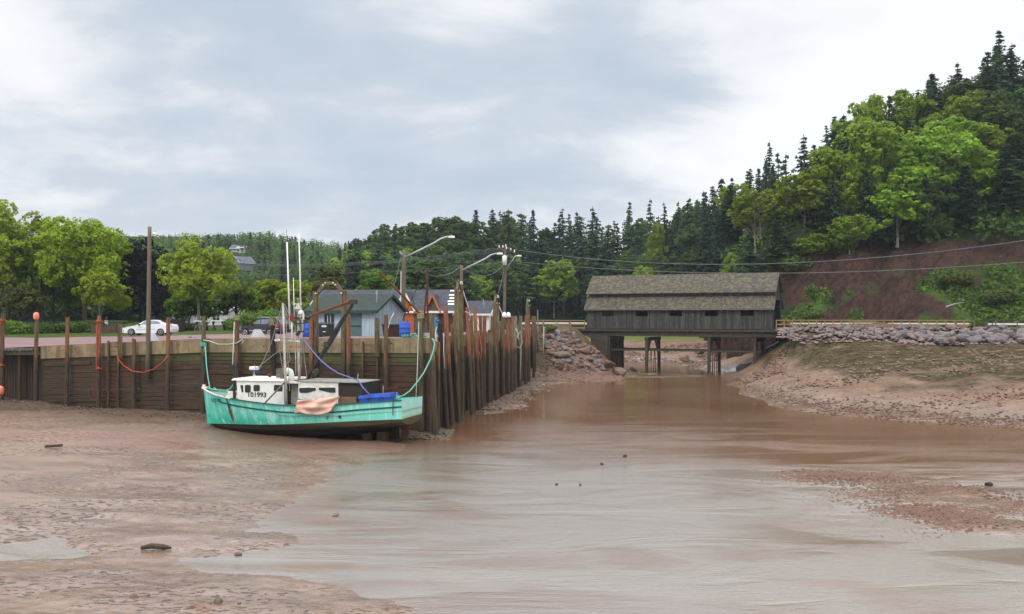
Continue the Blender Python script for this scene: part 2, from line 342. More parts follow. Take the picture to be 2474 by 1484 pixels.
for q in ((33,122,-1.0),(35,127,-1.2),(36.5,133,-1.8),(31,121,-3.2),(30,126,-5.2),(14,135,-5.75),(13.5,128,-5.6),(11,133,-4.6),(19,125,-5.95),(25,118,-5.9),(25,130,-5.95),(20,136,-5.95),(23,145,-5.85),(31,152,-5.4),(15,143,-5.5),(17,160,-5.35),(28,165,-5.0),(22,176,-4.2),(35,172,-3.4),(20,188,-2.9),(35,190,-2.4),(25,205,-2.2),(40,205,-2),(6,140,-2.5),(5,160,-2.6),(8,180,-2.4),(37,140,-3.4),(42,155,-2.8),(10,150,-4.8),
          (-60,110,-6),(-30,110,-6),(-10,95,-6.2),(-5,130,-2),(-60,90,-6),(0,170,-2.5),(-20,140,-5),(-30,76,-5.4),(-15,72,-5.8),(-7,80,-6)): c.append(q)
bed = rbf(c, 1.2)
NX, NY = 520, 620
yy = np.concatenate([np.geomspace(12, 110, 470), np.linspace(110.5, 215, NY-470)]); tt = np.linspace(-.66, .70, NX)
Yg, Tg = np.meshgrid(yy, tt, indexing='ij'); Xg = Yg*Tg
Zg = bed(Xg, Yg)
mudflat = sstep(-6.5, -5.6, Zg)*(1-sstep(-2.2, -1.2, Zg))
flat_ = sstep(-5.15, -5.4, Zg)*(Xg < 5)
rip = flat_*(vnoise(Xg*.55, Yg*1.1, 2.1, 40)*.13+vnoise(Xg*.6+Yg*.3, Yg*1.2, .8, 41)*.06)+vnoise(Xg, Yg, 1.7, 1)*.045+vnoise(Xg+.4*Yg, Yg*1.6, .5, 2)*.03+vnoise(Xg, Yg*1.5, .22, 3)*.018*(Yg < 60)
bank = sstep(-5.2, -4.2, Zg)*(Xg > 12)+.9*((Xg < -5)&(Yg > wall_y(Xg)-5))
bar = sstep(14, 17, Xg)*sstep(15, 20, Xg)*(1-sstep(57, 64, Yg))
rip = rip+bank*(vnoise(Xg, Yg, 2.2, 4)*.22+vnoise(Xg, Yg, .7, 5)*.14+vnoise(Xg, Yg, .3, 9)*.06)+bar*(vnoise(Xg, Yg*1.3, 3.4, 6)*.20+vnoise(Xg, Yg, 1.1, 7)*.10+vnoise(Xg, Yg, .4, 8)*.06)
rip = rip+(Yg > 122)*(vnoise(Xg, Yg, 3, 10)*.5+vnoise(Xg, Yg, 1.0, 12)*.25)
Zg = Zg+rip*np.where(Zg > -5.85, 1, .4)
verts = np.stack([Xg, Yg, Zg], -1).reshape(-1,3)
idx = np.arange(NX*NY).reshape(NY, NX); fc = np.stack([idx[:-1,:-1], idx[:-1,1:], idx[1:,1:], idx[1:,:-1]], -1).reshape(-1,4)
def grid_obj(name, verts, fc, mat, attrs):
    me = bpy.data.meshes.new(name); me.vertices.add(len(verts)); me.vertices.foreach_set('co', verts.ravel())
    me.loops.add(fc.size); me.loops.foreach_set('vertex_index', fc.ravel()); me.polygons.add(len(fc))
    me.polygons.foreach_set('loop_start', np.arange(0, fc.size, 4)); me.polygons.foreach_set('loop_total', np.full(len(fc), 4)); me.update(calc_edges=True)
    me.polygons.foreach_set('use_smooth', np.ones(len(fc), bool)); me.materials.append(mat)
    for k, a in attrs.items():
        at = me.attributes.new(k, 'FLOAT', 'POINT'); at.data.foreach_set('value', np.asarray(a, np.float32).ravel())
    o = bpy.data.objects.new(name, me); link(o); o['kind'] = 'structure'; return o
# where the ground is of another stuff: algae on the right bank, dark silt under the wharf, red silt by the boat, gravel, grass beyond the bridge
nz = vnoise(Xg, Yg, 4, 20)+vnoise(Xg, Yg, 1.3, 21)*.7
algae = sstep(-4.35, -3.3, Zg+nz*1.5)*np.where(Xg > 14, 1, .8*(Xg > 2.3)*(Yg > 105))*(Yg < 135)
silt = np.clip(1.25-(wall_y(Xg)-Yg-2+nz*3.5)/8.5, 0, 1)*(Xg < -2)
red = np.exp(-(((Xg+13)/12)**2+((Yg-52.5)/3.2)**2))
grass = sstep(-3.0, -2.5, Zg+nz*.3)*(Yg > 150)
lawnish = sstep(-.8, -.2, Zg)*(Yg > 100)*(Xg > 20)
t = NT('mud')
def att(k): return t.n('ShaderNodeAttribute', attribute_name=k).outputs['Fac']
p1 = t.pos((1,1.6,1)); z = t.sep(t.n('ShaderNodeNewGeometry').outputs['Position'])[2]
nA = t.noise(p1, .35, 5, .6); nB = t.noise(p1, 2.4, 5, .65, .4); nC = t.noise(t.pos((1,1.7,1)), 3.8, 5, .62, .2)
col = t.mix(t.mapr(nA, .35, .65), (.24,.14,.083), (.165,.09,.05))
col = t.mix(t.mapr(nB, .54, .66, 0, .55), col, (.17,.095,.06))
pit = t.math('MULTIPLY', t.mapr(nC, .53, .575), t.mapr(t.noise(p1, .22, 3), .36, .56)); col = t.mix(t.math('MULTIPLY', pit, .92), col, (.062,.033,.02))
col = t.mix(t.math('MULTIPLY', att('red'), .75), col, (.20,.072,.04))
col = t.mix(t.math('MULTIPLY', att('silt'), .85), col, t.mix(t.mapr(nB, .4, .65), (.10,.07,.052), (.06,.043,.032)))
alg = t.mix(t.mapr(t.noise(t.pos(), 1.6, 6, .7), .38, .62), (.10,.07,.042), (.034,.034,.014)); alg = t.mix(t.mapr(t.noise(t.pos((.35,1.6,1)), 1.3, 5, .7), .56, .64, 0, .8), alg, (.24,.16,.12))
col = t.mix(att('algae'), col, alg)
col = t.mix(att('grass'), col, (.12,.16,.035)); col = t.mix(att('lawnish'), col, (.10,.08,.05))
wet = t.math('MULTIPLY', t.mapr(t.noise(t.pos((1,1.5,1)), .5, 5, .62), .28, .5), t.mapr(z, -4.6, -5.5))
dry = t.math('MAXIMUM', t.math('MAXIMUM', att('algae'), att('grass')), att('silt'))
wet = t.math('MULTIPLY', wet, t.math('SUBTRACT', 1.0, t.math('MAXIMUM', dry, t.math('MULTIPLY', pit, .9))))
hb = t.math('SUBTRACT', t.math('MULTIPLY', nB, .5), t.math('MULTIPLY', pit, .5)); hb = t.math('ADD', hb, t.math('MULTIPLY', t.noise(t.pos(), 16, 3, .6), .2))
t.bump(hb, .55, .06)
mud = t.done(col, t.math('SUBTRACT', .60, t.math('MULTIPLY', wet, .42)), t.math('ADD', t.math('MULTIPLY', t.math('SUBTRACT', 1.0, dry), .3), t.math('MULTIPLY', wet, 2.0)))
grid_obj('mud_flat', verts, fc, mud, dict(algae=algae, silt=silt, red=red, grass=grass, lawnish=lawnish))
# water: one sheet at tide-pool level, muddy brown with wind ripples
t = NT('muddy_water')
pw = t.pos((1,1,1)); big = t.noise(t.pos((.6,1.6,1), rz=R(20)), .16, 4, .6, 1.2)
col = t.mix(t.mapr(t.noise(pw, .12, 4), .35, .65), (.15,.074,.038), (.19,.102,.057)); thin = t.math('MULTIPLY', t.mapr(t.math('ADD', t.sep(pw)[1], t.math('MULTIPLY', t.math('MAXIMUM', t.sep(pw)[0], 0.0), .5)), 58, 45), t.mapr(t.noise(t.pos((.5,1.4,1), rz=R(-25)), .16, 4, .6, .8), .36, .52, .35, 1)); col = t.mix(thin, col, (.235,.195,.155))  # thin mask: sky sheen painted into the colour, brown kept where the hill reflects
r1 = t.noise(t.pos((1.1,2.6,1), rz=R(-14)), 2.6, 4, .62, .6); r2 = t.noise(t.pos((1,1.8,1), rz=R(25)), 10.5, 4, .65, .3)
calm = t.mapr(big, .40, .58, .25, 1.0)
h = t.math('MULTIPLY', t.math('ADD', t.math('MULTIPLY', r1, .7), t.math('MULTIPLY', r2, .75)), calm)
yv = t.sep(t.n('ShaderNodeNewGeometry').outputs['Position'])[1]
sp_ = t.sep(pw); rif = t.math('MULTIPLY', t.math('MULTIPLY', t.mapr(sp_[0], 9, 13), t.mapr(sp_[1], 30, 35)), t.math('MULTIPLY', t.mapr(sp_[1], 48, 43), t.mapr(t.noise(t.pos((.5,1.2,1)), .5, 4, .6), .42, .6)))
h = t.math('MULTIPLY', h, t.mapr(yv, 44, 75, 1.15, .16)); h = t.math('MULTIPLY', h, t.math('ADD', 1.0, t.math('MULTIPLY', rif, 3.0)))
t.bump(h, .42, .05); t.b.inputs['IOR'].default_value = 3.4
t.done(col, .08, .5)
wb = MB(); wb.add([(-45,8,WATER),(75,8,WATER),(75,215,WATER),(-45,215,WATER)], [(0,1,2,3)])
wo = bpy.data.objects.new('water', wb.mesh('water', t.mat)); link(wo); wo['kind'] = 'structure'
# parking lot and lawn
def cap_z(x): return interp(x, [(-45,-1.2),(-33.1,-.62),(-20,0),(-5,.14),(5,.14)])
def lot_z(x, y):
    k = 1-.62*float(sstep(66, 96, np.array(y))); b = cap_z(x)*k
    return b-.05
def lot_far(x): return interp(x, [(-70,94),(-22,95),(-16,104),(10,112)])
NXl, NYl = 80, 20; vs = []
for j in range(NYl+1):
    for i in range(NXl+1):
        x = -70+i*(70+2)/NXl; s = j/NYl
        y0 = wall_y(x)+.3 if x < -4.9 else float(np.interp(x, [-4.95,-3.4,-1.1,2.9], [58.6,74,92,120]))+3
        y = lerp(y0, max(lot_far(x), y0+2), s); vs.append((x, y, lot_z(x, y)))
vs = np.array(vs); ii = np.arange(len(vs)).reshape(NYl+1, NXl+1); lf = np.stack([ii[:-1,:-1], ii[:-1,1:], ii[1:,1:], ii[1:,:-1]], -1).reshape(-1,4)
t = NT('red_gravel'); c0 = t.mix(t.mapr(t.noise(t.pos((.3,1.5,1)), .5, 4), .35, .65), (.25,.155,.145), (.19,.12,.115))
c0 = t.mix(t.mapr(t.noise(t.pos(), 9, 4, .7), .5, .7, 0, .5), c0, (.33,.24,.22)); t.bump(t.noise(t.pos(), 20, 4), .3, .03); t.done(c0, .9, .2)
grid_obj('parking_lot', vs, lf, t.mat, {})
# lawn + hills, one sheet to the horizon
h = [(-90,94,-.75),(-60,95,-.62),(-40,95,-.35),(-28,95,-.12),(-18,105,.05),(-8,112,.12),(2,122,.0),(-60,112,-.15),(-35,112,-.05),(-20,118,.2),(-60,135,.5),(-30,135,.5),(-100,130,.5),(-5,135,.5),(2,128,-.1),(-10,160,1.5),(-40,165,1.5),
     (6,135,-3),(8,126,-3.5),(14,150,-7),(10,180,-4),(30,125,-4),(20,200,-3),(33,200,-3),(3,170,-2),(20,110,-9),(30,100,-9),(0,205,1),(10,212,-1.5),(30,214,-1.5),(-20,200,3),(48,212,18),(41,216,13),(55,205,22),
     (-80,300,8),(-62,262,7),(-40,250,10),(-20,250,14),(0,250,15),(20,250,14),(40,245,13),(58,235,17),(25,228,4),(0,225,6),(-35,215,4),
     (33,131,.2),(45,126,.3),(57,120.5,.4),(72,115,.4),(95,106,.4),(33,124,-1.5),(57,112,-2.5),(80,103,-2.5),(35,142,8.2),(50,138,11.5),(62,134,12),(82,128,12.5),(110,120,13),(38.5,150,5),(40,168,9),(41,178,13),(33,150,-3.2),(35,160,-3.2),(35,170,-2.8),(35.5,185,-1.8),(28,160,-5),(33,140,-3.2),(31,134,-3),(39,168,16),(50,167,20.5),(59,166,25),(71,165,30.5),(82,164,34),(90,162,35),(120,155,40),(120,200,44),(80,200,34),(50,205,20),
     (42,185,15),(100,110,6),(-170,420,24),(-120,420,26),(-80,400,22),(-40,400,18),(-106,372,26.6),(-91.6,332,17.6),(-85,310,12.5),(-200,500,30),(0,450,19),(100,400,24),(200,300,45),(-150,250,8),(-200,200,6),(-110,200,4),(-250,120,2),(-120,600,30),(100,650,25),(-300,350,18),(-60,360,14),(260,100,40),(260,650,30),(-330,650,28)]
hill = rbf(h, 3.0)
yh = np.concatenate([np.linspace(93.5, 190, 200), np.geomspace(191, 650, 120)]); th = np.linspace(-1.0, 1.0, 340)
Yh, Th = np.meshgrid(yh, th, indexing='ij'); Xh = Yh*Th; Zh = hill(Xh, Yh)
Zh = np.where((Yh < 133)&(Xh > ret_x(Yh)-.4)&(Xh < 29), np.minimum(Zh, -7.5), Zh); Zh = np.where((Xh > 6)&(Xh < np.where(Yh < 129, 34.5, 40))&(Yh < 200)&(Zh < -.2), np.minimum(Zh, -7.5), Zh)
slide = ((Xh > 36)&(Yh < 148))*sstep(-.3, .6, Zh)
Zh = Zh+slide*(vnoise(Xh*.9+Yh*.5, (Yh-Xh)*.35, 5, 30)*3.0-np.maximum(0, .16-np.abs(vnoise(Xh*1.0-Yh*.5, Yh*.25, 3.4, 31)))*9+vnoise(Xh*1.2+Yh*1.2, (Yh-Xh)*.35, 1.5, 36)*.8+vnoise(Xh, Yh, .8, 33)*.25)+(Yh > 150)*vnoise(Xh, Yh, 9, 32)*1.0
lawn = ((Xh < 4)&(Yh < 128))*1.0
cliffn = vnoise(Xh, Yh, 4, 34)+vnoise(Xh, Yh, 1.6, 35)*.6
soil = ((Xh > 37.5-.02*(Yh-130))&(Xh < 130))*sstep(12.8, 11.2, Zh)*sstep(146, 140, Yh)
def green_f(X, Z, Y, cn): return np.clip(sstep(.0, .22, cn+.16-.08*Z+.7*sstep(53, 58, X+.5*(Y-122)))*sstep(9.5, 6.0, Z-.05*(X-60))+sstep(.12,.3,cn-.25*np.abs((X-40)-.55*(Y-126))), 0, 1)
green_low = soil*green_f(Xh, Zh, Yh, cliffn)
soil = np.maximum(soil*(1-green_low), ((Xh > 20)&(Xh < 48)&(Yh > 125)&(Yh < 195))*sstep(1.8, .6, Zh))
hv = np.stack([Xh, Yh, Zh], -1).reshape(-1,3); ih = np.arange(hv.shape[0]).reshape(Yh.shape); hf = np.stack([ih[:-1,:-1], ih[:-1,1:], ih[1:,1:], ih[1:,:-1]], -1).reshape(-1,4)
t = NT('hill_ground')
g0 = t.mix(t.mapr(t.noise(t.pos(), .8, 6, .7), .35, .65), (.045,.065,.022), (.03,.04,.018))
gl = t.mix(t.mapr(t.noise(t.pos((.5,1.5,1)), .7, 6, .7), .35, .65), (.115,.165,.035), (.075,.12,.025)); gl = t.mix(t.mapr(t.noise(t.pos(), 5, 4, .7), .5, .7, 0, .4), gl, (.16,.17,.06))
gs = t.mix(t.mapr(t.noise(t.pos((1,1,.5), rz=R(30)), 1.0, 7, .7), .35, .65), (.112,.057,.041), (.07,.038,.029)); gs = t.mix(t.mapr(t.noise(t.pos((1.5,1.5,.25)), 1.1, 6, .7), .49, .61), gs, (.045,.029,.026))
gs = t.mix(t.mapr(t.noise(t.pos(), 3.5, 5, .75), .58, .7, 0, .7), gs, (.15,.085,.062))
cg = t.mix(att('lawn'), g0, gl); cg = t.mix(att('soil'), cg, gs); cg = t.mix(att('low'), cg, t.mix(t.mapr(t.noise(t.pos(), 1.6, 5, .7), .35, .65), (.10,.15,.03), (.065,.10,.024)))
sp_ = t.sep(t.pos()); cx_ = t.n('ShaderNodeCombineXYZ'); t.l(t.math('MULTIPLY', t.math('SUBTRACT', sp_[2], sp_[0]), .9), cx_.inputs[0]); t.l(t.math('MULTIPLY', t.math('ADD', sp_[2], sp_[0]), .12), cx_.inputs[1]); t.l(t.math('MULTIPLY', sp_[1], .25), cx_.inputs[2])
rib = t.noise(cx_.outputs[0], 1.0, 6, .65, .5)
cg = t.mix(t.math('MULTIPLY', t.math('MULTIPLY', t.mapr(rib, .52, .6), att('soil')), .6), cg, (.034,.024,.021))
t.bump(t.math('ADD', t.noise(t.pos(), 2.2, 8, .78), t.math('MULTIPLY', rib, 2.0)), 1.0, .6); t.done(cg, .95, .1)
grid_obj('hillside', hv, hf, t.mat, dict(lawn=lawn, soil=soil, low=green_low))
# ------------------------------------------------------------------ wharf
wf = thing('wharf', 'old timber harbour wharf with concrete cap and plank-faced walls', 'wharf', (-12,66,0))
fx = [-33.1,-29,-25,-20,-15,-10,-4.95]
def strip(mb, pts, top, bot, thick, inward):      # vertical slab following pts; inward = offset to the land side
    for (a, b) in zip(pts[:-1], pts[1:]):
        A0, B0 = Vector((*a,0)), Vector((*b,0)); o = Vector((*inward,0))*thick
        mb.hexa([A0+Vector((0,0,bot(a))), B0+Vector((0,0,bot(b))), B0+o+Vector((0,0,bot(b))), A0+o+Vector((0,0,bot(a))),
                 A0+Vector((0,0,top(a))), B0+Vector((0,0,top(b))), B0+o+Vector((0,0,top(b))), A0+o+Vector((0,0,top(a)))])
inF = Vector((.347,.938)); inR = Vector((-.995,.1))
front = [(x, wall_y(x)) for x in fx]; ret = [(float(ret_x(y)), y) for y in (58.62,62,68,74,80,86,92,100,110,120,126)]
mb = MB(); strip(mb, front, lambda p: cap_z(p[0]), lambda p: cap_z(p[0])-.9, .7, inF); strip(mb, ret, lambda p: .14, lambda p: -.76, .6, inR)
part('concrete_cap', mb, m['cap'], wf)
mb = MB()
zc_ = 0.0
for k in range(20):                                   # stacked horizontal timbers of the front face
    zt = -.78-zc_; th_ = rnd.choice((.21,.25,.25,.30,.33)); zc_ += th_
    for i in range(len(front)-1):
        j = rnd.uniform(-.03,.05); a, b = front[i], front[i+1]
        A = Vector((*a,0))+Vector((*inF,0))*(.09+j); B = Vector((*b,0))+Vector((*inF,0))*(.09+j); o = Vector((*inF,0))*.3
        za, zb = zt+min(0, cap_z(a[0])-.12), zt+min(0, cap_z(b[0])-.12); hh = th_-rnd.choice((.012,.016,.03))
        e = (B-A).normalized()*.006
        mb.hexa([A+e+Vector((0,0,za-hh)), B-e+Vector((0,0,zb-hh)), B-e+o+Vector((0,0,zb-hh)), A+e+o+Vector((0,0,za-hh)), A+e+Vector((0,0,za)), B-e+Vector((0,0,zb)), B-e+o+Vector((0,0,zb)), A+e+o+Vector((0,0,za))])
part('front_face', mb, m['wall_timber'], wf)
mb = MB()
for i in range(len(ret)-1):                           # close-set vertical sheet piles of the return face
    a, b = Vector((*ret[i],0)), Vector((*ret[i+1],0)); n = max(2, int((b-a).length/.33))
    for k in range(n):
        p = a.lerp(b, (k+.5)/n); j = rnd.uniform(.06,.16)
        mb.box((p.x-j, p.y, -3.5), (.22, .31, 5.4), R(-6))
part('return_face', mb, m['wall_vert'], wf)
for i in range(13):
    x = -32+i*2.05+rnd.uniform(-.4,.4); y = wall_y(x); z = cap_z(x)-rnd.uniform(.3,.55)
    mb = MB(); mb.tube([(x-.02,y-.02,z),(x+.02,y+.05,z)], .05, 6); part('bolt', mb, m['rust_dark'], wf)
# timber landing at the far left: plank deck on a beam, vertical boards set back behind it
ld = thing('timber_landing', 'low plank landing beside the concrete cap with vertical boards under it', 'landing', (-36,70.5,-1))
mb = MB()
for i in range(26):
    x = -41.2+i*.315; y = wall_y(x)+.75; mb.box((x, y+.2, -.86+rnd.uniform(-.015,.03)-.02*(-33-x)), (.27, 2.4, .16), R(-20))
part('deck', mb, m['grey_wood'], ld)
mb = MB(); mb.beam((-41.3, wall_y(-41.3)+.1, -1.22), (-33.15, wall_y(-33.15)+.1, -1.12), .2, .26); part('edge_beam', mb, m['pole_wood'], ld)
mb = MB()
for i in range(34):
    x = -41.3+i*.25; mb.box((x, wall_y(x)+1.2+rnd.uniform(0,.05), -3.4), (.235, .12, 4.7), R(-20))
part('back_boards', mb, m['wall_vert'], ld)
for u in (52, 108):
    x = -34.8-2.6*(u == 52)-.4; mb = MB(); mb.tube([(x, wall_y(x)+.55, -5.2),(x, wall_y(x)+.55, -1.15)], .14, 8); part('post', mb, m['pile_brown'], ld)
def fsolve(u, off=.35):          # where a sight line meets the front pile row
    k = (u-U0)/F; D = (58.6-1.83-off)/(1+.37*k); return k*D, D
def rsolve(u): k = (u-U0)/F; D = 12.03/(.13-k); return k*D, D
def pile_mb(x0, y0, z0, x1, y1, z1, r, slant=.0, square=False, n=10, wob=.02):
    mb = MB()
    if square:
        mb.beam((x0,y0,z0), (x1,y1,z1), r*1.8, r*1.8, up=(.35,-.94,0)); return mb
    pts = []; rs = []; K = 7
    for i in range(K+1):
        s = i/K; pts.append((lerp(x0,x1,s)+rnd.uniform(-wob,wob), lerp(y0,y1,s)+rnd.uniform(-wob,wob), lerp(z0,z1,s))); rs.append(r*(1.08-.16*s)*rnd.uniform(.97,1.04))
    mb.tube(pts, rs, n)
    for k in range(n):           # weather-cut slanted head
        v = mb.v[-n+k]; mb.v[-n+k] = (v[0], v[1], v[2]-slant*(v[0]-x1)/r*r+rnd.uniform(-.02,.02))
    return mb
FP = [  # u top, v top, u bottom, radius, material, slant, square, label
 (6,767,4,.17,'pile_brown',.2,0,'grey-brown pile wrapped with orange line at the far left end of the wharf'),
 (89,765,85,.16,'pile_brown',0,0,'pile capped by a pink buoy where the landing meets the concrete cap'),
 (163,767,161,.15,'pile_rust',-.3,0,'bare rusty pile between the buoy-capped pile and the orange-roped pile'),
 (240,765,238,.155,'pile_rust',.5,0,'pile with a long orange rope loop tied down its side beside the left ladder'),
 (290,783,290,.19,'pile_moss',0,1,'short mossy square post standing over the left ladder'),
 (324,819,323,.165,'pile_brown',.5,0,'broken-topped stub pile reaching just the cap beside the light pole'),
 (407,767,405,.15,'pile_rust',0,0,'pile with a yellow-stained head at the right end of the drooping red rope'),
 (492,764,491,.17,'pile_moss',0,0,'moss-topped pile with green mooring rope knotted round it at the bow'),
 (572,763,574,.17,'pile_brown',0,0,'brown pile with lichen rim behind the bow, left of the black car tail'),
 (659,766,661,.19,'pile_dark',.3,0,'tarred black pile with pale lichen head in front of the dark car'),
 (752,766,753,.15,'pile_rust',0,0,'bright rust-orange pile beside the front ladder frame and boom tackle'),
 (842,762,843,.16,'pile_rust',0,0,'reddish pile right of the front ladder frame'),
 (911,768,911,.16,'pile_moss',0,1,'short dark square post over the right ladder'),
 (933,761,932,.15,'pile_brown',0,0,'thin lichen-spotted pile right of the right ladder'),
 (1016,758,1018,.20,'pile_moss',0,0,'thick moss-headed pile behind the stern at the wharf corner'),
]
for (ut, vt, ub, r, mt, sl_, sq, lb) in FP:
    x, y = fsolve(ub); x1 = (ut-U0)*y/F; z1 = CZ-(vt-V0)*y/F
    zb = cap_z(x)-1.1 if sq else -6.1
    mb = pile_mb(x, y, zb, x1, y, z1, r*.88, sl_, sq); solo('wharf_pile', mb, m[mt], lb, 'wharf pile', (x, y, zb), 'timber piles along the wharf')
# lichen crowns on three heads
for (u, v, r, lb) in ((659,766,.2,'pale lichen mat capping the tarred black pile'),(572,763,.19,'pale lichen rim on the brown pile behind the bow'),(1016,758,.21,'green moss tuft on the thick pile at the wharf corner')):
    x, y = fsolve(u); z1 = CZ-(v-V0)*y/F; mb = MB(); n = 260
    a = npr.uniform(0,6.28,n); hh = npr.uniform(-.55,.03,n)*(1 if u == 659 else .5); c_ = np.stack([x+np.cos(a)*r, y+np.sin(a)*r, z1+hh],1)
    mb.quads(c_, np.stack([np.cos(a),np.sin(a),.3+0*a],1), npr.uniform(.03,.06,n)); solo('lichen_tuft', mb, m['lichen'] if 'lichen' in m else m.setdefault('lichen', M('lichen', (.30,.30,.15),(.20,.21,.10),8,.95,.1)), lb, 'lichen', (x,y,z1), 'lichen on pile heads', recalc=False)
RP = [
 (1043.5,759,1054.4,.17,'pile_moss',0,0,'lichen-topped pile at the corner with the green stern rope on it'),
 (1063.7,781,1083.8,.17,'pile_dark',-.4,0,'black leaning pile shorter than its neighbours, beside the wharf corner'),
 (1078,742,1096.4,.175,'pile_rust',-.5,0,'tall leaning rust pile with slanted head, nearest the creek corner'),
 (1093,762,1107,.12,'pile_brown',0,0,'thin brown pile paired beside a white rope loop'),
 (1098,760,1113,.13,'pile_rust',0,0,'thin rust pile carrying a white rope loop on its head'),
 (1127.9,744,1140.5,.16,'pile_rust',.3,0,'slant-headed rust pile with a white strap round its head'),
 (1140.5,762,1148,.13,'pile_brown',0,0,'slim brown pile just right of the strapped pile'),
 (1149.3,742,1161.9,.165,'pile_rust',-.5,0,'tall slanted rust pile with red rope hanging down it'),
 (1161.9,763,1165,.14,'pile_brown',0,0,'brown pile right behind the red-roped pile'),
 (1174.5,763,1168,.16,'pile_rust',-.4,0,'red-brown pile leaning the other way beside the gravel spit'),
 (1184.5,804,1183,.20,'pile_moss',0,1,'low square-sawn post with level top between taller piles'),
 (1189.6,764,1187,.14,'pile_brown',-.3,0,'brown pile behind the low square post'),
 (1197,763,1200.4,.14,'pile_brown',0,0,'plain brown pile left of the middle ladder frame'),
 (1218.5,764,1218.5,.19,'pile_brown',0,0,'left one of the two piles with white domed caps'),
 (1228.3,764,1228.6,.18,'pile_rust',0,0,'right one of the two piles with white domed caps'),
 (1237.4,764,1235,.16,'pile_rust',-.3,0,'rust pile next to the white-capped pair on the bridge side'),
 (1246,764,1243.7,.17,'pile_grey',0,0,'pale grey pile with white rope hanging from it'),
 (1252.5,764,1253.3,.14,'pile_brown',0,0,'dark pile squeezed between two pale grey piles'),
 (1258.8,764,1258.8,.16,'pile_grey',0,0,'second pale grey pile, one dark pile past the roped one'),
 (1268.9,763,1267.6,.18,'pile_rust',.3,0,'bright rust pile, left of the reddest pair before the far ladder frame'),
 (1274.7,763,1275.2,.19,'pile_rust',0,0,'bright rust pile just before the far ladder frame'),
 (1286.5,764,1289,.17,'pile_brown',0,0,'brown pile just past the far ladder frame'),
 (1294,764,1294,.17,'pile_brown',.3,0,'brown pile beside the tall thin grey post'),
 (1300.4,750,1301.6,.10,'pile_grey',0,0,'tall thin pale grey post near the bridge end of the wharf'),
 (1306,788,1306.5,.16,'pile_brown',0,0,'short pile past the thin grey post'),
 (1310,788,1310,.16,'pile_brown',0,0,'short pile second from the bridge end of the wharf'),
 (1315,774,1315,.13,'pile_grey',0,0,'last grey pile at the bridge end of the wharf'),
]
for (ut, vt, ub, r, mt, sl_, sq, lb) in RP:
    x, y = rsolve(ub); x += rnd.uniform(-.12,.12); x1 = x+(ut-ub)*y/F; z1 = CZ-(vt-V0)*y/F
    mb = pile_mb(x, y, -6.6, x1, y, z1, r*.95, sl_, sq); solo('wharf_pile', mb, m[mt], lb, 'wharf pile', (x, y, -6.6), 'timber piles along the wharf')
# second rank of shorter fender piles tight against the return face, half hidden behind the front rank
for i in range(22):
    y = 60.5+i*2.55+rnd.uniform(-.4,.4); x = float(ret_x(y))+.22; zt = rnd.choice([.1,-.15,.35,.95,1.2,.6]); mb = pile_mb(x, y, -6.2, x+rnd.uniform(-.05,.05), y, zt, .13, rnd.uniform(-.4,.4), False, 8)
    solo('fender_pile', mb, m[rnd.choice(['pile_brown','pile_brown','pile_rust','pile_moss'])], 'slim fender pile standing tight against the creek face behind the front rank', 'fender pile', (x,y,-6.2), 'fender piles behind the front rank')
# ladder frames: two timber posts with a braced head
def ladder_frame(p0, p1, z0, zt, label, wide=.27):
    p0, p1 = Vector(p0), Vector(p1); fr = thing('ladder_gantry', label, 'ladder gantry', (*p0.xy, z0), 'timber ladder gantries on the wharf edge')
    up = Vector((0,0,1)); d = (p1-p0)
    for p in (p0, p1):
        mb = MB(); mb.beam((p.x,p.y,z0), (p.x,p.y,zt), wide, wide, up=d.normalized()); part('post', mb, m['pile_moss'], fr)
    hh = d.length*.5; A = p0+up*(zt-.25); B = p1+up*(zt-.25); C = p0+d*.36+up*(zt+hh*.5); E = p0+d*.70+up*(zt+hh*.5)
    off = Vector((d.y,-d.x,0)).normalized()*-.02
    for a, b in ((A,C),(C,E),(E,B)):
        mb = MB(); q = (b-a).normalized()*.12; mb.beam(a-q+off, b+q+off, .16, .21, up=up); part('brace', mb, m['pile_moss'], fr)
    mb = MB()
    for q in (A.lerp(C,.15), A.lerp(C,.85), C.lerp(E,.1), C.lerp(E,.9), E.lerp(B,.15), E.lerp(B,.85)):
        mb.tube([q+off.normalized()*.05, q-off.normalized()*.05+off*6], .045, 6)
    for q in (A.lerp(C,.15), A.lerp(C,.85), C.lerp(E,.1), C.lerp(E,.9), E.lerp(B,.15), E.lerp(B,.85)):
        mb2 = MB(); n_ = Vector((.347,.938,0)) if abs(d.x) > abs(d.y) else Vector((-1,.1,0)); mb2.tube([q-n_*.12, q-n_*.2], .05, 6); part('bolt', mb2, m['white_worn'], fr)
    return fr
a = fsolve(762.5, .1); b = fsolve(831, .1)
fr = ladder_frame((*a,0), (*b,0), -2.9, 3.0, 'braced timber ladder frame on the front wall before the blue shed')
mb = MB(); mb.beam((a[0],a[1],-2.55),(b[0],b[1],-2.55),.16,.1); part('sill_beam', mb, m['pile_rust'], fr)
for (u, zt, lb) in ((1118,3.3,'tall dark ladder frame on the creek face, nearest the corner'),(1206,2.75,'ladder frame on the creek face left of the white-capped piles'),(1281,2.85,'far ladder frame on the creek face near the bridge')):
    x, y = rsolve(u); x -= .3; ladder_frame((x-.05,y-1.0,0), (x+.14,y+.9,0), -5.8 if u == 1118 else -5.2, zt, lb, .29)
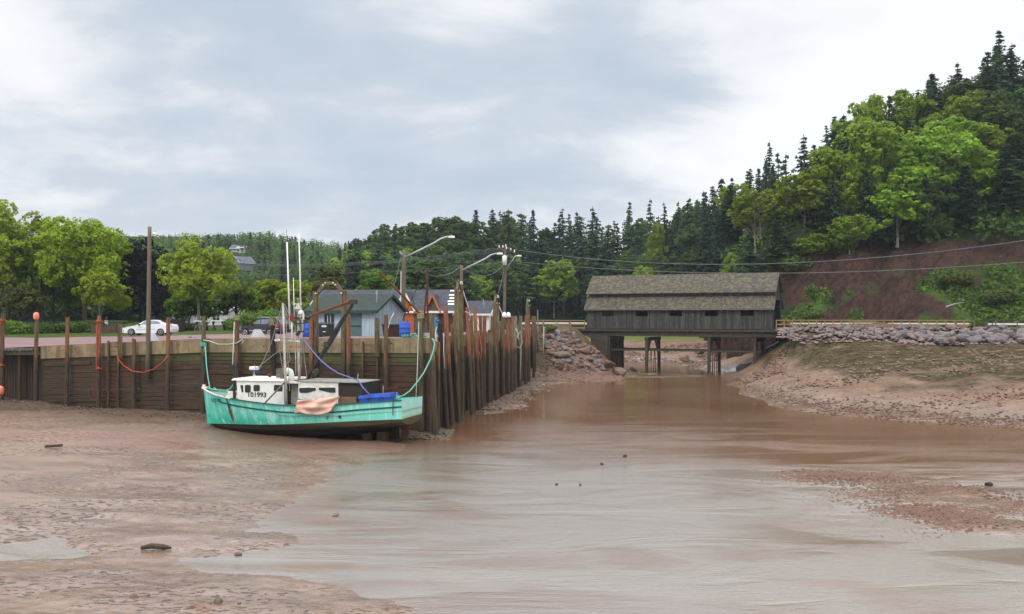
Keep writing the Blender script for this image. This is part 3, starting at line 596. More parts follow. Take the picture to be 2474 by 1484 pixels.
# ladders
def ladder(u, off, z0, z1, wd, lb):
    x, y = fsolve(u, off); L = thing('ladder', lb, 'ladder', (x,y,z0), 'ladders down the wharf face'); e = Vector((.938,-.347,0))
    for s in (-1,1):
        mb = MB(); p = Vector((x,y,0))+e*wd/2*s; mb.beam((p.x,p.y,z0),(p.x,p.y,z1),.10,.12,up=e); part('rail', mb, m['pile_brown'], L)
    mb = MB(); k = z0+.2
    while k < z1-.1: mb.tube([Vector((x,y,k))-e*wd/2, Vector((x,y,k))+e*wd/2], .022, 5); k += .30
    part('rungs', mb, m['rust_dark'], L)
ladder(274,.12,-5.0,-.2,.85,'wooden ladder with metal rungs on the left of the front wall')
ladder(894,.12,-5.3,-.1,1.0,'wooden ladder with metal rungs above the stern of the boat')
# buoys and caps on the wharf
def buoy(c_, r, h_, lb, mt, name='buoy', cat='buoy', grp=None, hook=True):
    c_ = Vector(c_); b = thing(name, lb, cat, c_, grp); mb = MB(); n = 9
    mb.tube([c_+Vector((0,0,-h_/2+h_*i/n)) for i in range(n+1)], [max(.02, r*(1-abs(2*i/n-1)**3.2)**.5) for i in range(n+1)], 14); part('body', mb, m[mt], b, True)
    if hook: mb = MB(); mb.tube([c_+Vector((0,0,h_/2-.02)), c_+Vector((0,0,h_/2+.12))], .04, 6); part('eye', mb, m['black'], b)
x, y = fsolve(88); z1 = CZ-(765-V0)*y/F; buoy((x,y-.03,z1+.02), .20, .58, 'pink-orange buoy stuck on the head of a wharf pile', 'buoy_pink')
q = P(0,944,68.2); buoy((q.x+.02,q.y,q.z), .26, .72, 'pink-orange buoy hanging low on the leftmost pile', 'buoy_pink')
for (u, lb) in ((1218.5,'left white domed cap on a creek-side pile'),(1228.3,'right white domed cap on a creek-side pile')):
    x, y = rsolve(u); z1 = CZ-(764-V0)*y/F; mb = MB(); n = 6
    mb.tube([(x,y,z1-.12)]+[(x,y,z1+.02+.34*math.sin(math.pi/2*i/n)) for i in range(n+1)], [.22]+[max(.015,.23*math.cos(math.pi/2*i/n*.98)) for i in range(n+1)], 14)
    solo('pile_cap', mb, m['white'], lb, 'pile cap', (x,y,z1), 'white domed pile caps', smooth=True)
for (u, v, D, lb) in ((1201,797,104,'small orange float hung behind the middle ladder frame'),(1212,799,106,'orange and white float hung left of the white-capped piles'),(1235,795,108,'thin orange float hung right of the white-capped piles'),(1322,812,120,'small orange ball lying among the rocks by the wharf end')):
    q = P(u,v,D); buoy(q, .17 if u != 1322 else .22, .8 if u != 1322 else .42, lb, 'buoy_pink', grp='orange floats by the creek face', hook=False)
# ropes
def rope(name, pts, r, mt, lb): mb = MB(); mb.tube(pts, r, 6); return solo(name, mb, m[mt], lb, 'rope', pts[0], smooth=True)
def coil(p, r, n=3, dz=.06, rr=.022):
    return [Vector((p[0]+math.cos(a/8*6.283)*r, p[1]+math.sin(a/8*6.283)*r, p[2]+dz*a/8)) for a in range(8*n)]
x, y = fsolve(240); fz = y-.2
rope('rope', coil((x,y,P(0,838,y).z+.9-.9),.19)+[P(237,790,fz)]+[P(237.5,840,fz),P(238,885,fz),P(237,888,fz)]+coil((x-.02,y,P(0,892,y).z),.19,2), .028, 'rope_orange', 'orange rope tied top and bottom on the pile left of the ladder') if 0 else None
def loop_rope(u, vt, vb, lb):
    x, y = fsolve(u); zt, zb = P(u,vt,y).z, P(u,vb,y).z
    rope('rope', coil((x,y,zt),.185,2)+[Vector((x-.1,y-.18,zt-.25)), Vector((x-.13,y-.18,(zt+zb)/2)), Vector((x-.13,y-.18,zb+.15))]+coil((x-.03,y,zb-.1),.185,2), .032, 'rope_orange', lb)
loop_rope(240, 778, 889, 'orange rope tied top and bottom on the pile left of the ladder'); loop_rope(6, 776, 881, 'orange rope tied down the leftmost pile above the hanging buoy')
yl = fsolve(340)[1]-.22
rope('rope', [P(283,842,fsolve(283)[1]-.2),P(284,865,yl+.6),P(297,882,yl+.5),P(320,897,yl+.1),P(345,900,yl-.2),P(370,893,yl-.4),P(390,878,yl-.8),P(405,862,fsolve(405)[1]-.18)], .03, 'rope_orange', 'red rope drooping between two piles left of the bow')
rope('rope', [P(u,v,fsolve(u)[1]-.22) for (u,v) in ((492,822),(505,824),(527,832),(552,832),(572,829),(586,820),(588,824),(583,833))], .035, 'rope_pale', 'pale green rope slung between two piles above the bow')
x, y = fsolve(491); rope('rope', coil((x,y,P(0,838,y).z),.2,4,.07)+[P(494,845,y-.25),P(492,852,y-.25)], .035, 'rope_green', 'green rope knotted round the pile at the bow')
rope('rope', [P(496,838,60.2),P(499,885,59.2),P(503,915,58.6),P(507,938,58.0),P(509,940,57.9)], .036, 'rope_green', 'green mooring rope running down from the pile to the bow')
rope('rope', [P(566,778,61),P(564,830,60),P(562,882,58.6)], .026, 'rope_pale', 'thin pale line running from pile head to the bow post')
xs, ys = rsolve(1050)
rope('rope', [P(1044,818,58.0),P(1050,829,57.6),P(1047,848,57.2),P(1040,868,56.7),P(1024,901,55.8),P(1006,926,55),P(990,945,54.5),P(975,956,54.2),P(961,960,54)], .042, 'rope_green', 'green mooring rope curving from the corner pile to the stern')
rope('rope', [P(1012,778,57.4),P(1010,830,56.8),P(1008,900,56),P(1005,958,54.9)], .02, 'rope_pale', 'thin line hanging straight from the corner pile to the transom')
rope('rope', [P(1044,818,58.0),P(1050,822,57.9),P(1054,826,57.9),P(1052,800,58.2),P(1055,790,59)], .03, 'rope_pale', 'white rope end looped over the cap at the corner')
rope('rope', [P(1148,760,73.9),P(1157,790,73.6),P(1160,820,73.4),P(1164,845,73.2),P(1161,868,73.1),P(1158,850,73.2)], .028, 'rope_orange', 'red rope hanging down the slanted creek-side pile')
rope('rope', [P(1100,746,66.5),P(1094,762,66.4),P(1101,763,66.3),P(1100,746,66.4)], .026, 'rope_pale', 'white rope loop hung on a thin creek-side pile')
rope('rope', [P(1124,753,70),P(1133,757,69.8),P(1139,757,70),P(1134,775,69.9),P(1131,772,69.9)], .026, 'rope_pale', 'white strap tied round a slant-headed creek-side pile')
rope('rope', [P(1246,794,88),P(1252,805,87.8),P(1249,815,87.8),P(1254,822,87.8),P(1251,812,87.8),P(1257,800,87.8),P(1262,828,88),P(1256,841,88),P(1250,838,88)], .035, 'rope_pale', 'tangle of white rope hanging on the pale grey piles')
rope('rope', [P(1259,840,88),P(1258,880,88),P(1256,918,88)], .02, 'rope_pale', 'thin white line hanging below the rope tangle')
rope('rope', [P(1314,790,117),P(1313.5,830,117),P(1312,872,117)], .05, 'rope_pale', 'thin white line hanging down the last pile at the wharf end')
rope('rope', [P(1062,796,64),P(1072,810,62),P(1072,850,61.5),P(1074,890,61)], .025, 'rope_pale', 'pale rope along the black leaning pile')
# light pole on the front wall
def luminaire(root, a, b, rr, hx, mt='grey_metal'):
    pts = [a, a.lerp(b,.35), a.lerp(b,.68)+Vector((0,0,.02)), a.lerp(b,.82)+Vector((0,0,.1)), b]
    mb = MB(); mb.tube(pts, rr, 8); part('lamp_arm', mb, m[mt], root, True)
    d = Vector((1,0,0)); mb = MB(); mb.box(b+d*hx/2+Vector((0,0,-.03)), (hx, .28, .15), 0, 0, .8); lh = part('lamp_head', mb, m['white'], root)
    mb = MB(); mb.tube([b+d*hx*.5+Vector((0,0,.04)), b+d*hx*.5+Vector((0,0,.13))], .05, 6); part('photocell', mb, m['grey_metal'], lh)
def wood_pole(name, lb, x, y, z0, x1, z1, r, cat, grp=None):
    t_ = thing(name, lb, cat, (x,y,z0), grp); mb = MB(); n = 6
    mb.tube([(lerp(x,x1,i/n),y,lerp(z0,z1,i/n)) for i in range(n+1)], [r*(1.12-.3*i/n) for i in range(n+1)], 10); part('pole', mb, m['pole_wood'], t_, True); return t_
x, y = fsolve(357,.2); q = P(361.5,548,y); lp = wood_pole('light_pole', 'tall bare wooden light pole bolted to the front wall left of the boat', x, y, -2.75, q.x, q.z, .145, 'light pole', 'wooden light poles on the wharf')
q = P(363,563,y); luminaire(lp, q, q+Vector((.18,0,.03)), .03, .28); q = P(374,566,y)
q1 = P(977,608,76); lp = wood_pole('light_pole', 'wooden light pole with the longest slanting arm, behind the blue barrel', P(972,0,76).x, 76, -.2, q1.x, q1.z, .19, 'light pole', 'wooden light poles on the wharf')
luminaire(lp, P(979,621,75.8), P(1083,571.5,75.8), .065, .52)
mb = MB(); mb.tube([P(971,615,75.7), P(965,607,75.7)], .06, 6); part('bracket', mb, m['grey_metal'], lp); mb = MB(); mb.tube([P(969,655,75.75),P(968,790,75.75)], .035, 6); part('conduit', mb, m['white_worn'], lp)
q1 = P(1115,641,88); lp = wood_pole('light_pole', 'wooden light pole with a slanting arm behind the tall ladder frame', P(1115,0,88).x, 88, -.2, q1.x, q1.z, .18, 'light pole', 'wooden light poles on the wharf')
luminaire(lp, P(1118,652,87.8), P(1200,612,87.8), .065, .58)
up_ = wood_pole('utility_pole', 'wooden utility pole with crossarms and a white transformer near the bridge', P(1218,0,118).x, 118, -.5, P(1221,0,118).x, P(0,597,118).z, .2, 'utility pole')
luminaire(up_, P(1221,650,117.8), P(1248,617.5,117.8), .055, .62)
mb = MB(); mb.beam(P(1201,600,117.7), P(1246,612,118.2), .12, .14); mb.beam(P(1208,597,118.4), P(1232,602,117.4), .12, .14); part('crossarm', mb, m['pole_wood'], up_)
mb = MB()
for (u, v) in ((1206,598),(1215,598),(1224,602),(1234,605),(1243,609),(1222,596)): q = P(u,v,117.7); mb.tube([q, q+Vector((0,0,.28))], [.09,.05], 7)
part('insulator', mb, m['white'], up_)
mb = MB(); q = P(1219,630,117.4); mb.tube([q+Vector((0,0,-.55)), q+Vector((0,0,.5)), q+Vector((0,0,.62))], [.29,.29,.18], 14); part('transformer', mb, m['white'], up_, True)
mb = MB(); mb.tube([P(1226,607,117.3),P(1235,622,117.3),P(1233,636,117.3)], .03, 5); mb.tube([P(1213,600,117.3),P(1214,615,117.3),P(1217,624,117.3)], .03, 5); part('jumper_wire', mb, m['wire'], up_)
def wire(a, b, drop, lb, r=.035): pts = sag(a, b, drop, 18); mb = MB(); mb.tube(pts, r, 5); solo('cable', mb, m['wire'], lb, 'overhead cable', pts[0], 'overhead cables', smooth=True)
for k, (du, dv) in enumerate(((0,0),(4,3),(9,6))):
    wire(P(1241+du*.5,603+dv,118), P(2520,575+dv*.6,86+k), 2.05, 'upper power line from the utility pole out over the right bank') if k == 0 else None
    wire(P(1203+du,600+dv,118), P(420,622+dv*.7,150), 1.5, ('top','middle','lowest')[k]+' of three power lines from the utility pole out over the park trees', .03)
wire(P(1222,630,118), P(2520,630,92), 1.35, 'lower cable crossing above the covered bridge roof')
wire(P(1218,634,118), P(560,664,140), .5, 'low cable from the utility pole towards the left hill', .025)
wire(P(1217,640,118), P(1120,648,88), 1.0, 'short drooping cable between utility pole and the nearer light pole', .03)
wire(P(1113,644,88), P(979,625,76), 1.1, 'drooping cable between the two slanting-arm light poles', .03)
wire(P(1217,655,118), P(1179,738,104), 1.3, 'drooping service cable from the utility pole to the white cottage', .03)
wire(P(970,612,76), P(942,722,72), .25, 'thin service cable from light pole to the blue shed', .02)
# rusty derrick between shed and corner
q0 = P(1032,800,72); dk = thing('derrick', 'rusty mast derrick with a long slanting boom behind the wharf corner', 'derrick', q0)
mb = MB(); mb.tube([P(1035,800,72),P(1032,720,72),P(1033,650,72)], .075, 8); mb.tube([P(1022,800,72.4),P(1029,715,72.2),P(1033,690,72)], .06, 8); part('mast', mb, m['rust_dark'], dk)
mb = MB(); mb.tube([P(1042,788,71.6),P(980,722,70),P(914,657,68.5)], .075, 8); part('boom', mb, m['rust'], dk)
mb = MB(); mb.tube([P(1033,652,72),P(1005,700,73),P(965,790,74)], .03, 5); mb.tube([P(1033,652,72), P(915,658,68.5)], .012, 5); part('stay', mb, m['rust_dark'], dk)
# ------------------------------------------------------------------ fishing boat aground beside the wharf
AB = R(14.5); BD = Vector((math.cos(AB), -math.sin(AB), 0)); BN = Vector((-math.sin(AB), -math.cos(AB), 0)); BOW = Vector((-18.25, 58.2, 0)); BL = 13.1
def B(s, t_, z): p = BOW+BD*s+BN*t_; return Vector((p.x, p.y, z))
def Bs(u, t_):              # distance along the boat where sight line u meets the plane at offset t_
    k = (u-U0)/F; p = BOW+BN*t_; return (k*p.y-p.x)/(BD.x-k*BD.y)
def Bp(u, v, t_): s = Bs(u, t_); p = B(s, t_, 0); return Vector((p.x, p.y, CZ-(v-V0)*p.y/F))
boat = thing('fishing_boat', 'turquoise inshore fishing boat resting on the mud beside the timber wharf', 'fishing boat', B(6,0,-5.4))
zsh = lambda f: interp(f, [(0,-2.84),(.05,-2.98),(.1,-3.1),(.22,-3.3),(.33,-3.42),(.45,-3.53),(.6,-3.55),(.7,-3.49),(.83,-3.32),(1,-3.15)])
zwl = lambda f: interp(f, [(0,-4.90),(.15,-4.79),(.4,-4.67),(.6,-4.5),(.8,-4.31),(1,-4.16)])
bsh = lambda f: interp(f, [(0,.03),(.04,.5),(.1,1.0),(.2,1.52),(.32,1.85),(.5,2.0),(.7,1.98),(.85,1.88),(1,1.68)])
bwl = lambda f: interp(f, [(0,.02),(.04,.22),(.1,.55),(.2,1.0),(.32,1.42),(.5,1.75),(.7,1.8),(.85,1.74),(1,1.58)])
zkl = lambda f: interp(f, [(0,-4.98),(.04,-5.2),(.1,-5.38),(.25,-5.5),(.6,-5.52),(.8,-5.2),(.9,-4.9),(1,-4.58)])
rake = lambda q, f: .28*q*max(0, 1-f*7)       # raked stem
t = NT('hull_paint'); pz = t.pos(); z = t.sep(t.n('ShaderNodeNewGeometry').outputs['Position'])
st_ = t.noise(t.pos((1.6,1.6,.22)), 1.7, 6, .7); cl = t.noise(t.pos((.5,.5,1)), .9, 4, .6)
sx = t.mapr(z[0], -16.5, -9.5); c0 = t.mix(t.mapr(cl, .35, .65), (.12,.60,.48), (.075,.54,.42))
low = t.mapr(t.math('ADD', z[2], t.math('MULTIPLY', cl, .5)), -3.95, -4.2); c0 = t.mix(t.math('MULTIPLY', low, .8), c0, (.015,.50,.32))
c0 = t.mix(t.math('MULTIPLY', sx, .42), c0, (.36,.78,.66)); c0 = t.mix(t.mapr(st_, .50, .60, 0, .8), c0, (.38,.78,.66)); c0 = t.mix(t.mapr(st_, .36, .28, 0, .6), c0, (.05,.36,.27))
c0 = t.mix(t.mapr(t.noise(t.pos((3.5,3.5,.4)), 1.9, 5, .7), .595, .66, 0, .6), c0, (.14,.17,.12))
c0 = t.mix(t.math('MULTIPLY', t.mapr(t.math('ADD', z[2], t.math('MULTIPLY', z[0], -.055)), -3.72, -4.0, 0, 1), t.mapr(st_, .48, .6, 0, .35)), c0, (.20,.22,.08))
t.bump(st_, .08, .02); m['hull'] = t.done(c0, .38, .4)
t = NT('hull_bottom'); c0 = t.mix(t.mapr(t.noise(t.pos((1,1,2)), 1.6, 6, .7), .35, .65), (.028,.019,.012), (.012,.009,.008)); c0 = t.mix(t.mapr(t.sep(t.n('ShaderNodeNewGeometry').outputs['Position'])[2], -4.75, -4.45), c0, (.075,.06,.028)); t.bump(t.noise(t.pos(), 12, 4), .3, .02); m['bottom'] = t.done(c0, .75, .25)
t = NT('transom_paint'); st_ = t.noise(t.pos((4,4,.35)), 1.4, 6, .7); c0 = t.mix(t.mapr(st_, .35, .65), (.42,.70,.60), (.34,.63,.52)); c0 = t.mix(t.mapr(t.noise(t.pos((9,9,.4)), 1.6, 4), .63, .67), c0, (.16,.28,.24)); c0 = t.mix(t.mapr(t.sep(t.n('ShaderNodeNewGeometry').outputs['Position'])[2], -3.95, -4.2), c0, (.30,.36,.10)); m['transom'] = t.done(c0, .4, .4)
m['teal_dark'] = M('teal_dark', (.012,.075,.07), (.02,.10,.09), 4, .5, .4, .05)
m['deck_grey'] = M('deck_grey', (.30,.29,.27), (.2,.19,.17), 4, .7)
NS = 44; prof = []
for i in range(NS+1):
    f = i/NS; row = []
    for side in (1,-1):
        col_ = []
        for q in (1, .8, .55, .3, .12, 0):            # sheer to waterline
            b = lerp(bwl(f), bsh(f), q**.9); zz = lerp(zwl(f), zsh(f), q); col_.append((B(f*BL-rake(q, f)+.28*max(0,1-f*7)*1, side*b, zz)))
        for k, (bb, kk) in enumerate(((.93,.35),(.72,.68),(.4,.9),(.06,1.0))):     # bilge to keel
            col_.append(B(f*BL+.28*max(0,1-f*7)+.5*kk*max(0,1-f*8), side*(bwl(f)*bb+.03), lerp(zwl(f), zkl(f), kk)))
        row.append(col_)
    prof.append(row)
mb = MB()
for side in (0,1):
    for i in range(NS):
        for j in range(9):
            q = [prof[i][side][j], prof[i+1][side][j], prof[i+1][side][j+1], prof[i][side][j+1]]
            mb.add(q, [(0,1,2,3)], 0 if j < 5 else 1)
last = prof[-1]
for j in range(9): mb.add([last[0][j], last[1][j], last[1][j+1], last[0][j+1]], [(0,1,2,3)], 2 if j < 5 else 1)
for i in range(NS): mb.add([prof[i][0][9], prof[i+1][0][9], prof[i+1][1][9], prof[i][1][9]], [(0,1,2,3)], 1)
hull = part('hull', mb, [m['hull'], m['bottom'], m['transom']], boat, False, False)
mb = MB()
for i in range(NS):                                    # deck a little below the rail
    f0, f1 = i/NS, (i+1)/NS
    if i < 1: continue
    d0, d1 = (.12 if f0 < .42 else .55), (.12 if f1 < .42 else .55)
    mb.add([B(f0*BL+.15, bsh(f0)-.04, zsh(f0)-d0), B(f1*BL+.1, bsh(f1)-.04, zsh(f1)-d1), B(f1*BL+.1, -bsh(f1)+.04, zsh(f1)-d1), B(f0*BL+.15, -bsh(f0)+.04, zsh(f0)-d0)], [(0,1,2,3)])
part('deck', mb, m['deck_grey'], boat)
for side in (1,-1):                                    # gunwale rail and the dark painted stripe
    mb = MB(); pts = [B(i/NS*BL+(0 if i else -.02), side*(bsh(i/NS)+.015), zsh(i/NS)+.02) for i in range(NS+1)]
    for i in range(NS): mb.beam(pts[i], pts[i+1]+(pts[i+1]-pts[i])*.02, (.085), .06, 0 if i < 9 else 1)
    part('gunwale', mb, [m['white_worn'], m['teal_dark']], boat)
    mb = MB()
    for i in range(6, NS):
        f0, f1 = i/NS, (i+1)/NS
        def sp(f, dz):
            zz = zsh(f)-.34+dz-.05*(1-abs(2*f-1)); q = (zz-zwl(f))/(zsh(f)-zwl(f)); return B(f*BL-rake(q,f)+.28*max(0,1-f*7), side*(lerp(bwl(f), bsh(f), q**.9)+.028), zz)
        mb.add([sp(f0,.05), sp(f1,.05), sp(f1,-.04), sp(f0,-.04)], [(0,1,2,3)])
        if 17 > i > 5 and False: pass
    part('stripe', mb, m['teal_dark'], boat)
mb = MB(); mb.box(B(.12,0,-2.78), (.34,.3,.10), -AB); mb.box(B(.02,0,-2.70), (.14,.12,.2), -AB); part('bow_fitting', mb, m['white_worn'], boat)
mb = MB(); mb.tube([Bp(547,963,1.5), Bp(556,996,1.32), Bp(566,1024,1.15)], [.02,.075,.02], 6); part('rust_streak', mb, M('rust_streak', (.14,.09,.02), (.10,.06,.03), 8), boat)
mb = MB(); mb.tube([Bp(541,957,1.35), Bp(547,966,1.46), Bp(553,985,1.44)], .03, 6); part('anchor_line', mb, m['black'], boat)
for (u, v, r) in ((790,1008.5,.085),(821,1007,.085)):
    mb = MB(); q = Bp(u, v, 1.86); mb.tube([q+BN*.03, q-BN*.1], r, 12); h1 = part('outlet', mb, m['black'], boat)
    if u == 790: mb = MB(); mb.tube([q+BN*.045, q-BN*.1], .05, 10); part('outlet_plug', mb, m['grey_metal'], h1)
# keel, rudder and propeller shaft under the stern
mb = MB(); mb.prism([B(9.0,.08,-5.1), B(12.3,.08,-4.75), B(12.3,.08,-5.42), B(9.0,.08,-5.56), B(4.0,.08,-5.6), B(4.0,.08,-5.4)], BN*-.16); part('keel', mb, m['bottom'], boat)
mb = MB(); mb.prism([B(12.45,.05,-4.6), B(12.95,.05,-4.6), B(12.9,.05,-5.4), B(12.42,.05,-5.4)], BN*-.1); part('rudder', mb, m['rust_dark'], boat)
for s_ in (10.6, 11.5):
    mb = MB(); q = B(s_, .35, -5.38); mb.box((q.x,q.y,-5.32), (.55,.45,.62), -AB); solo('support_block', mb, m['pile_brown'], ('smaller','larger')[s_ > 11]+' timber block propping the boat under its stern', 'timber block', (q.x,q.y,-5.6), 'timber blocks under the boat')
# wheelhouse
def wall_panel(mb, a0, a1, b1, b0, mi=0): mb.add([a0,a1,b1,b0], [(0,1,2,3)], mi)
HT = 1.32
def house(name, s0, s1, z0, z1, tn, tf, mat, slope=0.0):
    mb = MB(); mb.hexa([B(s0,tn,z0),B(s1,tn,z0),B(s1,-tf,z0),B(s0,-tf,z0),B(s0-slope,tn,z1),B(s1,tn,z1),B(s1,-tf,z1),B(s0-slope,-tf,z1)]); return part(name, mb, mat, boat)
s0, s1 = Bs(577,HT), Bs(686,HT); wh = house('wheelhouse', s0, s1, -3.7, -2.22, HT, HT, m['white'], .16)
mb = MB(); mb.hexa([B(s0-.42,HT+.1,-2.22),B(s1+.12,HT+.1,-2.22),B(s1+.12,-HT-.1,-2.22),B(s0-.42,-HT-.1,-2.22),B(s0-.36,HT,-2.12),B(s1+.06,HT,-2.12),B(s1+.06,-HT,-2.12),B(s0-.36,-HT,-2.12)]); part('roof', mb, m['white'], wh)
mb = MB(); mb.tube([B(s0+.15,HT-.1,-2.07), B(s1-.3,HT-.1,-2.07)], .022, 6)
for i in range(7): q = s0+.25+i*(s1-s0-.6)/6; mb.tube([B(q,HT-.1,-2.13), B(q,HT-.1,-2.07)], .018, 5)
part('roof_rail', mb, m['white'], wh)
def win(parent, quad, t_, depth=.02, fr=.03):         # rounded dark pane with a pale rim; quad in photo coordinates (u,v)
    ps = [Bp(u, v, t_) for u, v in quad]; c_ = sum(ps, Vector())/len(ps); n = len(ps); rp = []
    for i in range(n):
        a, b, d = ps[i-1], ps[i], ps[(i+1)%n]; e1 = (a-b); e2 = (d-b); r = min(.07, e1.length*.35, e2.length*.35); e1.normalize(); e2.normalize()
        rp += [b+e1*r, b+e1*r*.3+e2*r*.3, b+e2*r]
    mb = MB(); mb.prism([c_+(p-c_)*1.0+(p-c_).normalized()*fr+BN*depth*.6 for p in rp], BN*-.04); f_ = part('window_frame', mb, m['white_worn'], parent)
    mb = MB(); mb.prism([p+BN*depth for p in rp], BN*-.05); part('pane', mb, m['glass'], f_)
for q in (((580.5,930.5),(587.5,930.5),(588,948),(584.5,948)), ((592,930.3),(606,930.3),(606,948.5),(592,948.5)), ((613,930),(628,930),(628,945.5),(613,945.5)), ((662,930),(683,930),(683,945.5),(662,945.5))): win(wh, q, HT)
mb = MB(); mb.add([B(s0-.118-.02,.25,-2.4),B(s0-.118-.02,1.15,-2.4),B(s0-.07-.02,1.15,-2.85),B(s0-.07-.02,.25,-2.85)], [(0,1,2,3)]); mb.add([B(s0-.138,-1.15,-2.4),B(s0-.138,-.25,-2.4),B(s0-.09,-.25,-2.85),B(s0-.09,-1.15,-2.85)], [(0,1,2,3)]); part('windscreen', mb, m['glass'], wh)
def lettering(name, body, parent, p, wd, ht, mat, shear=0.0, dirv=BD, nv=BN):
    cu = bpy.data.curves.new(name, 'FONT'); cu.body = body; cu.size = 1; cu.offset = .018 if len(body) > 4 else .0; cu.extrude = .012; cu.shear = shear; tmp = bpy.data.objects.new(name, cu); COL.objects.link(tmp)
    dg = bpy.context.evaluated_depsgraph_get(); dg.update(); me = bpy.data.meshes.new_from_object(tmp.evaluated_get(dg)); bpy.data.objects.remove(tmp)
    v = np.array([q.co[:] for q in me.vertices]); mn, mx_ = v.min(0), v.max(0); k = (wd/(mx_[0]-mn[0]), ht/(mx_[1]-mn[1])); up = Vector((0,0,1))
    for q in me.vertices: q.co = Vector(p)+Vector(dirv)*((q.co.x-mn[0])*k[0])+up*((q.co.y-mn[1])*k[1])+Vector(nv)*(q.co.z)-WL[parent.name]
    me.materials.clear(); me.materials.append(mat); o = bpy.data.objects.new(name, me); link(o, parent); WL[o.name] = WL[parent.name].copy(); return o
p0, p1 = Bp(600,959,HT+.012), Bp(643,959,HT+.012); lettering('registration_number', '101993', wh, p0, (p1-p0).length, 11.5*p0.y/F, m['black'])
# boat name on the bow, laid on the flared side
for (txt, ua, ub_, va, vb, sh) in (('LCJ', 509,523,972.5,961,.35), ('II', 525.5,532,970.5,962,0)):
    tt_ = lambda u: interp(u, [(505,.62),(520,.98),(535,1.2)]); p0, p1 = Bp(ua, va, tt_(ua)+.05), Bp(ub_, va+2.0, tt_(ub_)+.05); d_ = (p1-p0); d_ = Vector((d_.x, d_.y, d_.z)); L_ = d_.length; d_.normalize()
    lettering('name_lettering', txt, boat, p0, L_, (va-vb)*p0.y/F, m['black'], sh, d_, BN)
mb = MB(); mb.hexa([B(1.9,.75,-3.25),B(3.0,1.05,-3.3),B(3.0,-1.05,-3.3),B(1.9,-.75,-3.25),B(2.0,.65,-2.95),B(3.0,.95,-2.88),B(3.0,-.95,-2.88),B(2.0,-.65,-2.95)]); part('trunk_cabin', mb, m['white_worn'], boat)
mb = MB(); mb.tube([Bp(566,962,1.0),Bp(566,925,1.0),Bp(565.5,900,1.0),Bp(565,878,1.0)], [.085,.085,.05,.05], 8); mb.box(Bp(565,884,1.0), (.42,.2,.16), -AB); part('bow_post', mb, m['black'], boat)
# aft shelter: white side panel with two slanted windows, then a dark curtain
s2, s3 = Bs(721,HT), Bs(817,HT); z1 = -2.24; s5 = Bs(873,HT)
ah = house('aft_shelter', s2, s3, -3.42, z1, HT+.01, HT, m['white_worn'])
win(ah, ((723,937.5),(752,936.5),(752,944),(735,948),(723,947.5)), HT+.01); win(ah, ((758,936.5),(787,936),(787,947),(779,946.5),(758,943)), HT+.01) if False else None
win(ah, ((724,938),(763.5,937),(763.5,943.5),(743,949.5),(724,949.5)), HT+.012); win(ah, ((770.5,936.8),(811,936.3),(811,949),(796,948.5),(770.5,942.5)), HT+.012)
house('dark_curtain', s3+.01, s5, -3.5, z1-.03, HT-.08, HT-.05, M('tarp_black', (.02,.019,.02),(.035,.025,.02),3,.7))
mb = MB(); mb.hexa([B(s2-.1,HT+.07,z1),B(s5+.05,HT+.07,z1-.02),B(s5+.05,-HT,z1-.02),B(s2-.1,-HT,z1),B(s2-.1,HT+.07,z1+.05),B(s5+.05,HT+.07,z1+.03),B(s5+.05,-HT,z1+.03),B(s2-.1,-HT,z1+.05)]); part('shelter_roof', mb, m['deck_grey'], boat)
mb = MB(); mb.tube([B(s5,HT,-3.5), B(s5,HT,z1)], .045, 6); part('shelter_post', mb, m['dark_metal'], boat)
# gap between the houses: recessed grey bulkhead with open doorway
house('bulkhead', s1+.05, s2-.05, -3.6, -2.3, HT-.45, HT-.2, M('bulkhead_grey', (.36,.35,.31), (.22,.2,.17), 3, .6, stain=((.12,.06,.03),(3,3,1),.6)))
mb = MB(); q0, q1 = Bs(695,HT-.44), Bs(703,HT-.44); mb.hexa([B(q0,HT-.43,-3.55),B(q1,HT-.43,-3.55),B(q1,HT-.5,-3.55),B(q0,HT-.5,-3.55),B(q0,HT-.43,-2.42),B(q1,HT-.43,-2.42),B(q1,HT-.5,-2.42),B(q0,HT-.5,-2.42)]); part('doorway', mb, M('door_dark', (.05,.03,.025),(.02,.015,.012),3,.7), boat)
mb = MB(); mb.box(B((s1+s2)/2,HT-.3,-2.3), (s2-s1+.3, .7, .08), -AB); part('walkway_roof', mb, m['white_worn'], boat)
# exhaust elbow, box, radar, horn
T0 = .9
mb = MB(); mb.tube([Bp(704,922,T0),Bp(704,905,T0),Bp(701.5,898,T0),Bp(696,895,T0),Bp(693,899,T0),Bp(692.5,904,T0)], [.16,.16,.17,.17,.15,.13], 12); part('exhaust_elbow', mb, m['white'], boat, True)
mb = MB(); mb.box(Bp(678,904,T0-.2), (.42,.3,.62), -AB); part('exhaust_box', mb, m['grey_wood'], boat)
rd = Bp(614,889,.6); mb = MB(); mb.tube([rd+Vector((0,0,-.11)), rd+Vector((0,0,-.09)), rd+Vector((0,0,.05)), rd+Vector((0,0,.08))], [.25,.28,.28,.24], 18); ra = part('radar', mb, m['white'], boat)
mb = MB(); mb.tube([rd+Vector((0,0,-.16)), rd+Vector((0,0,-.11))], [.26,.27], 18); part('radar_base', mb, m['blue_plastic'], ra)
mb = MB()
for a in (0,2.1,4.2): mb.tube([rd+Vector((0,0,-.15)), Vector((rd.x,rd.y,-2.0))+Vector((0,0,.1)), Vector((rd.x+.2*math.cos(a), rd.y+.2*math.sin(a), -2.13))], .02, 5)
part('radar_mast', mb, m['white_worn'], ra)
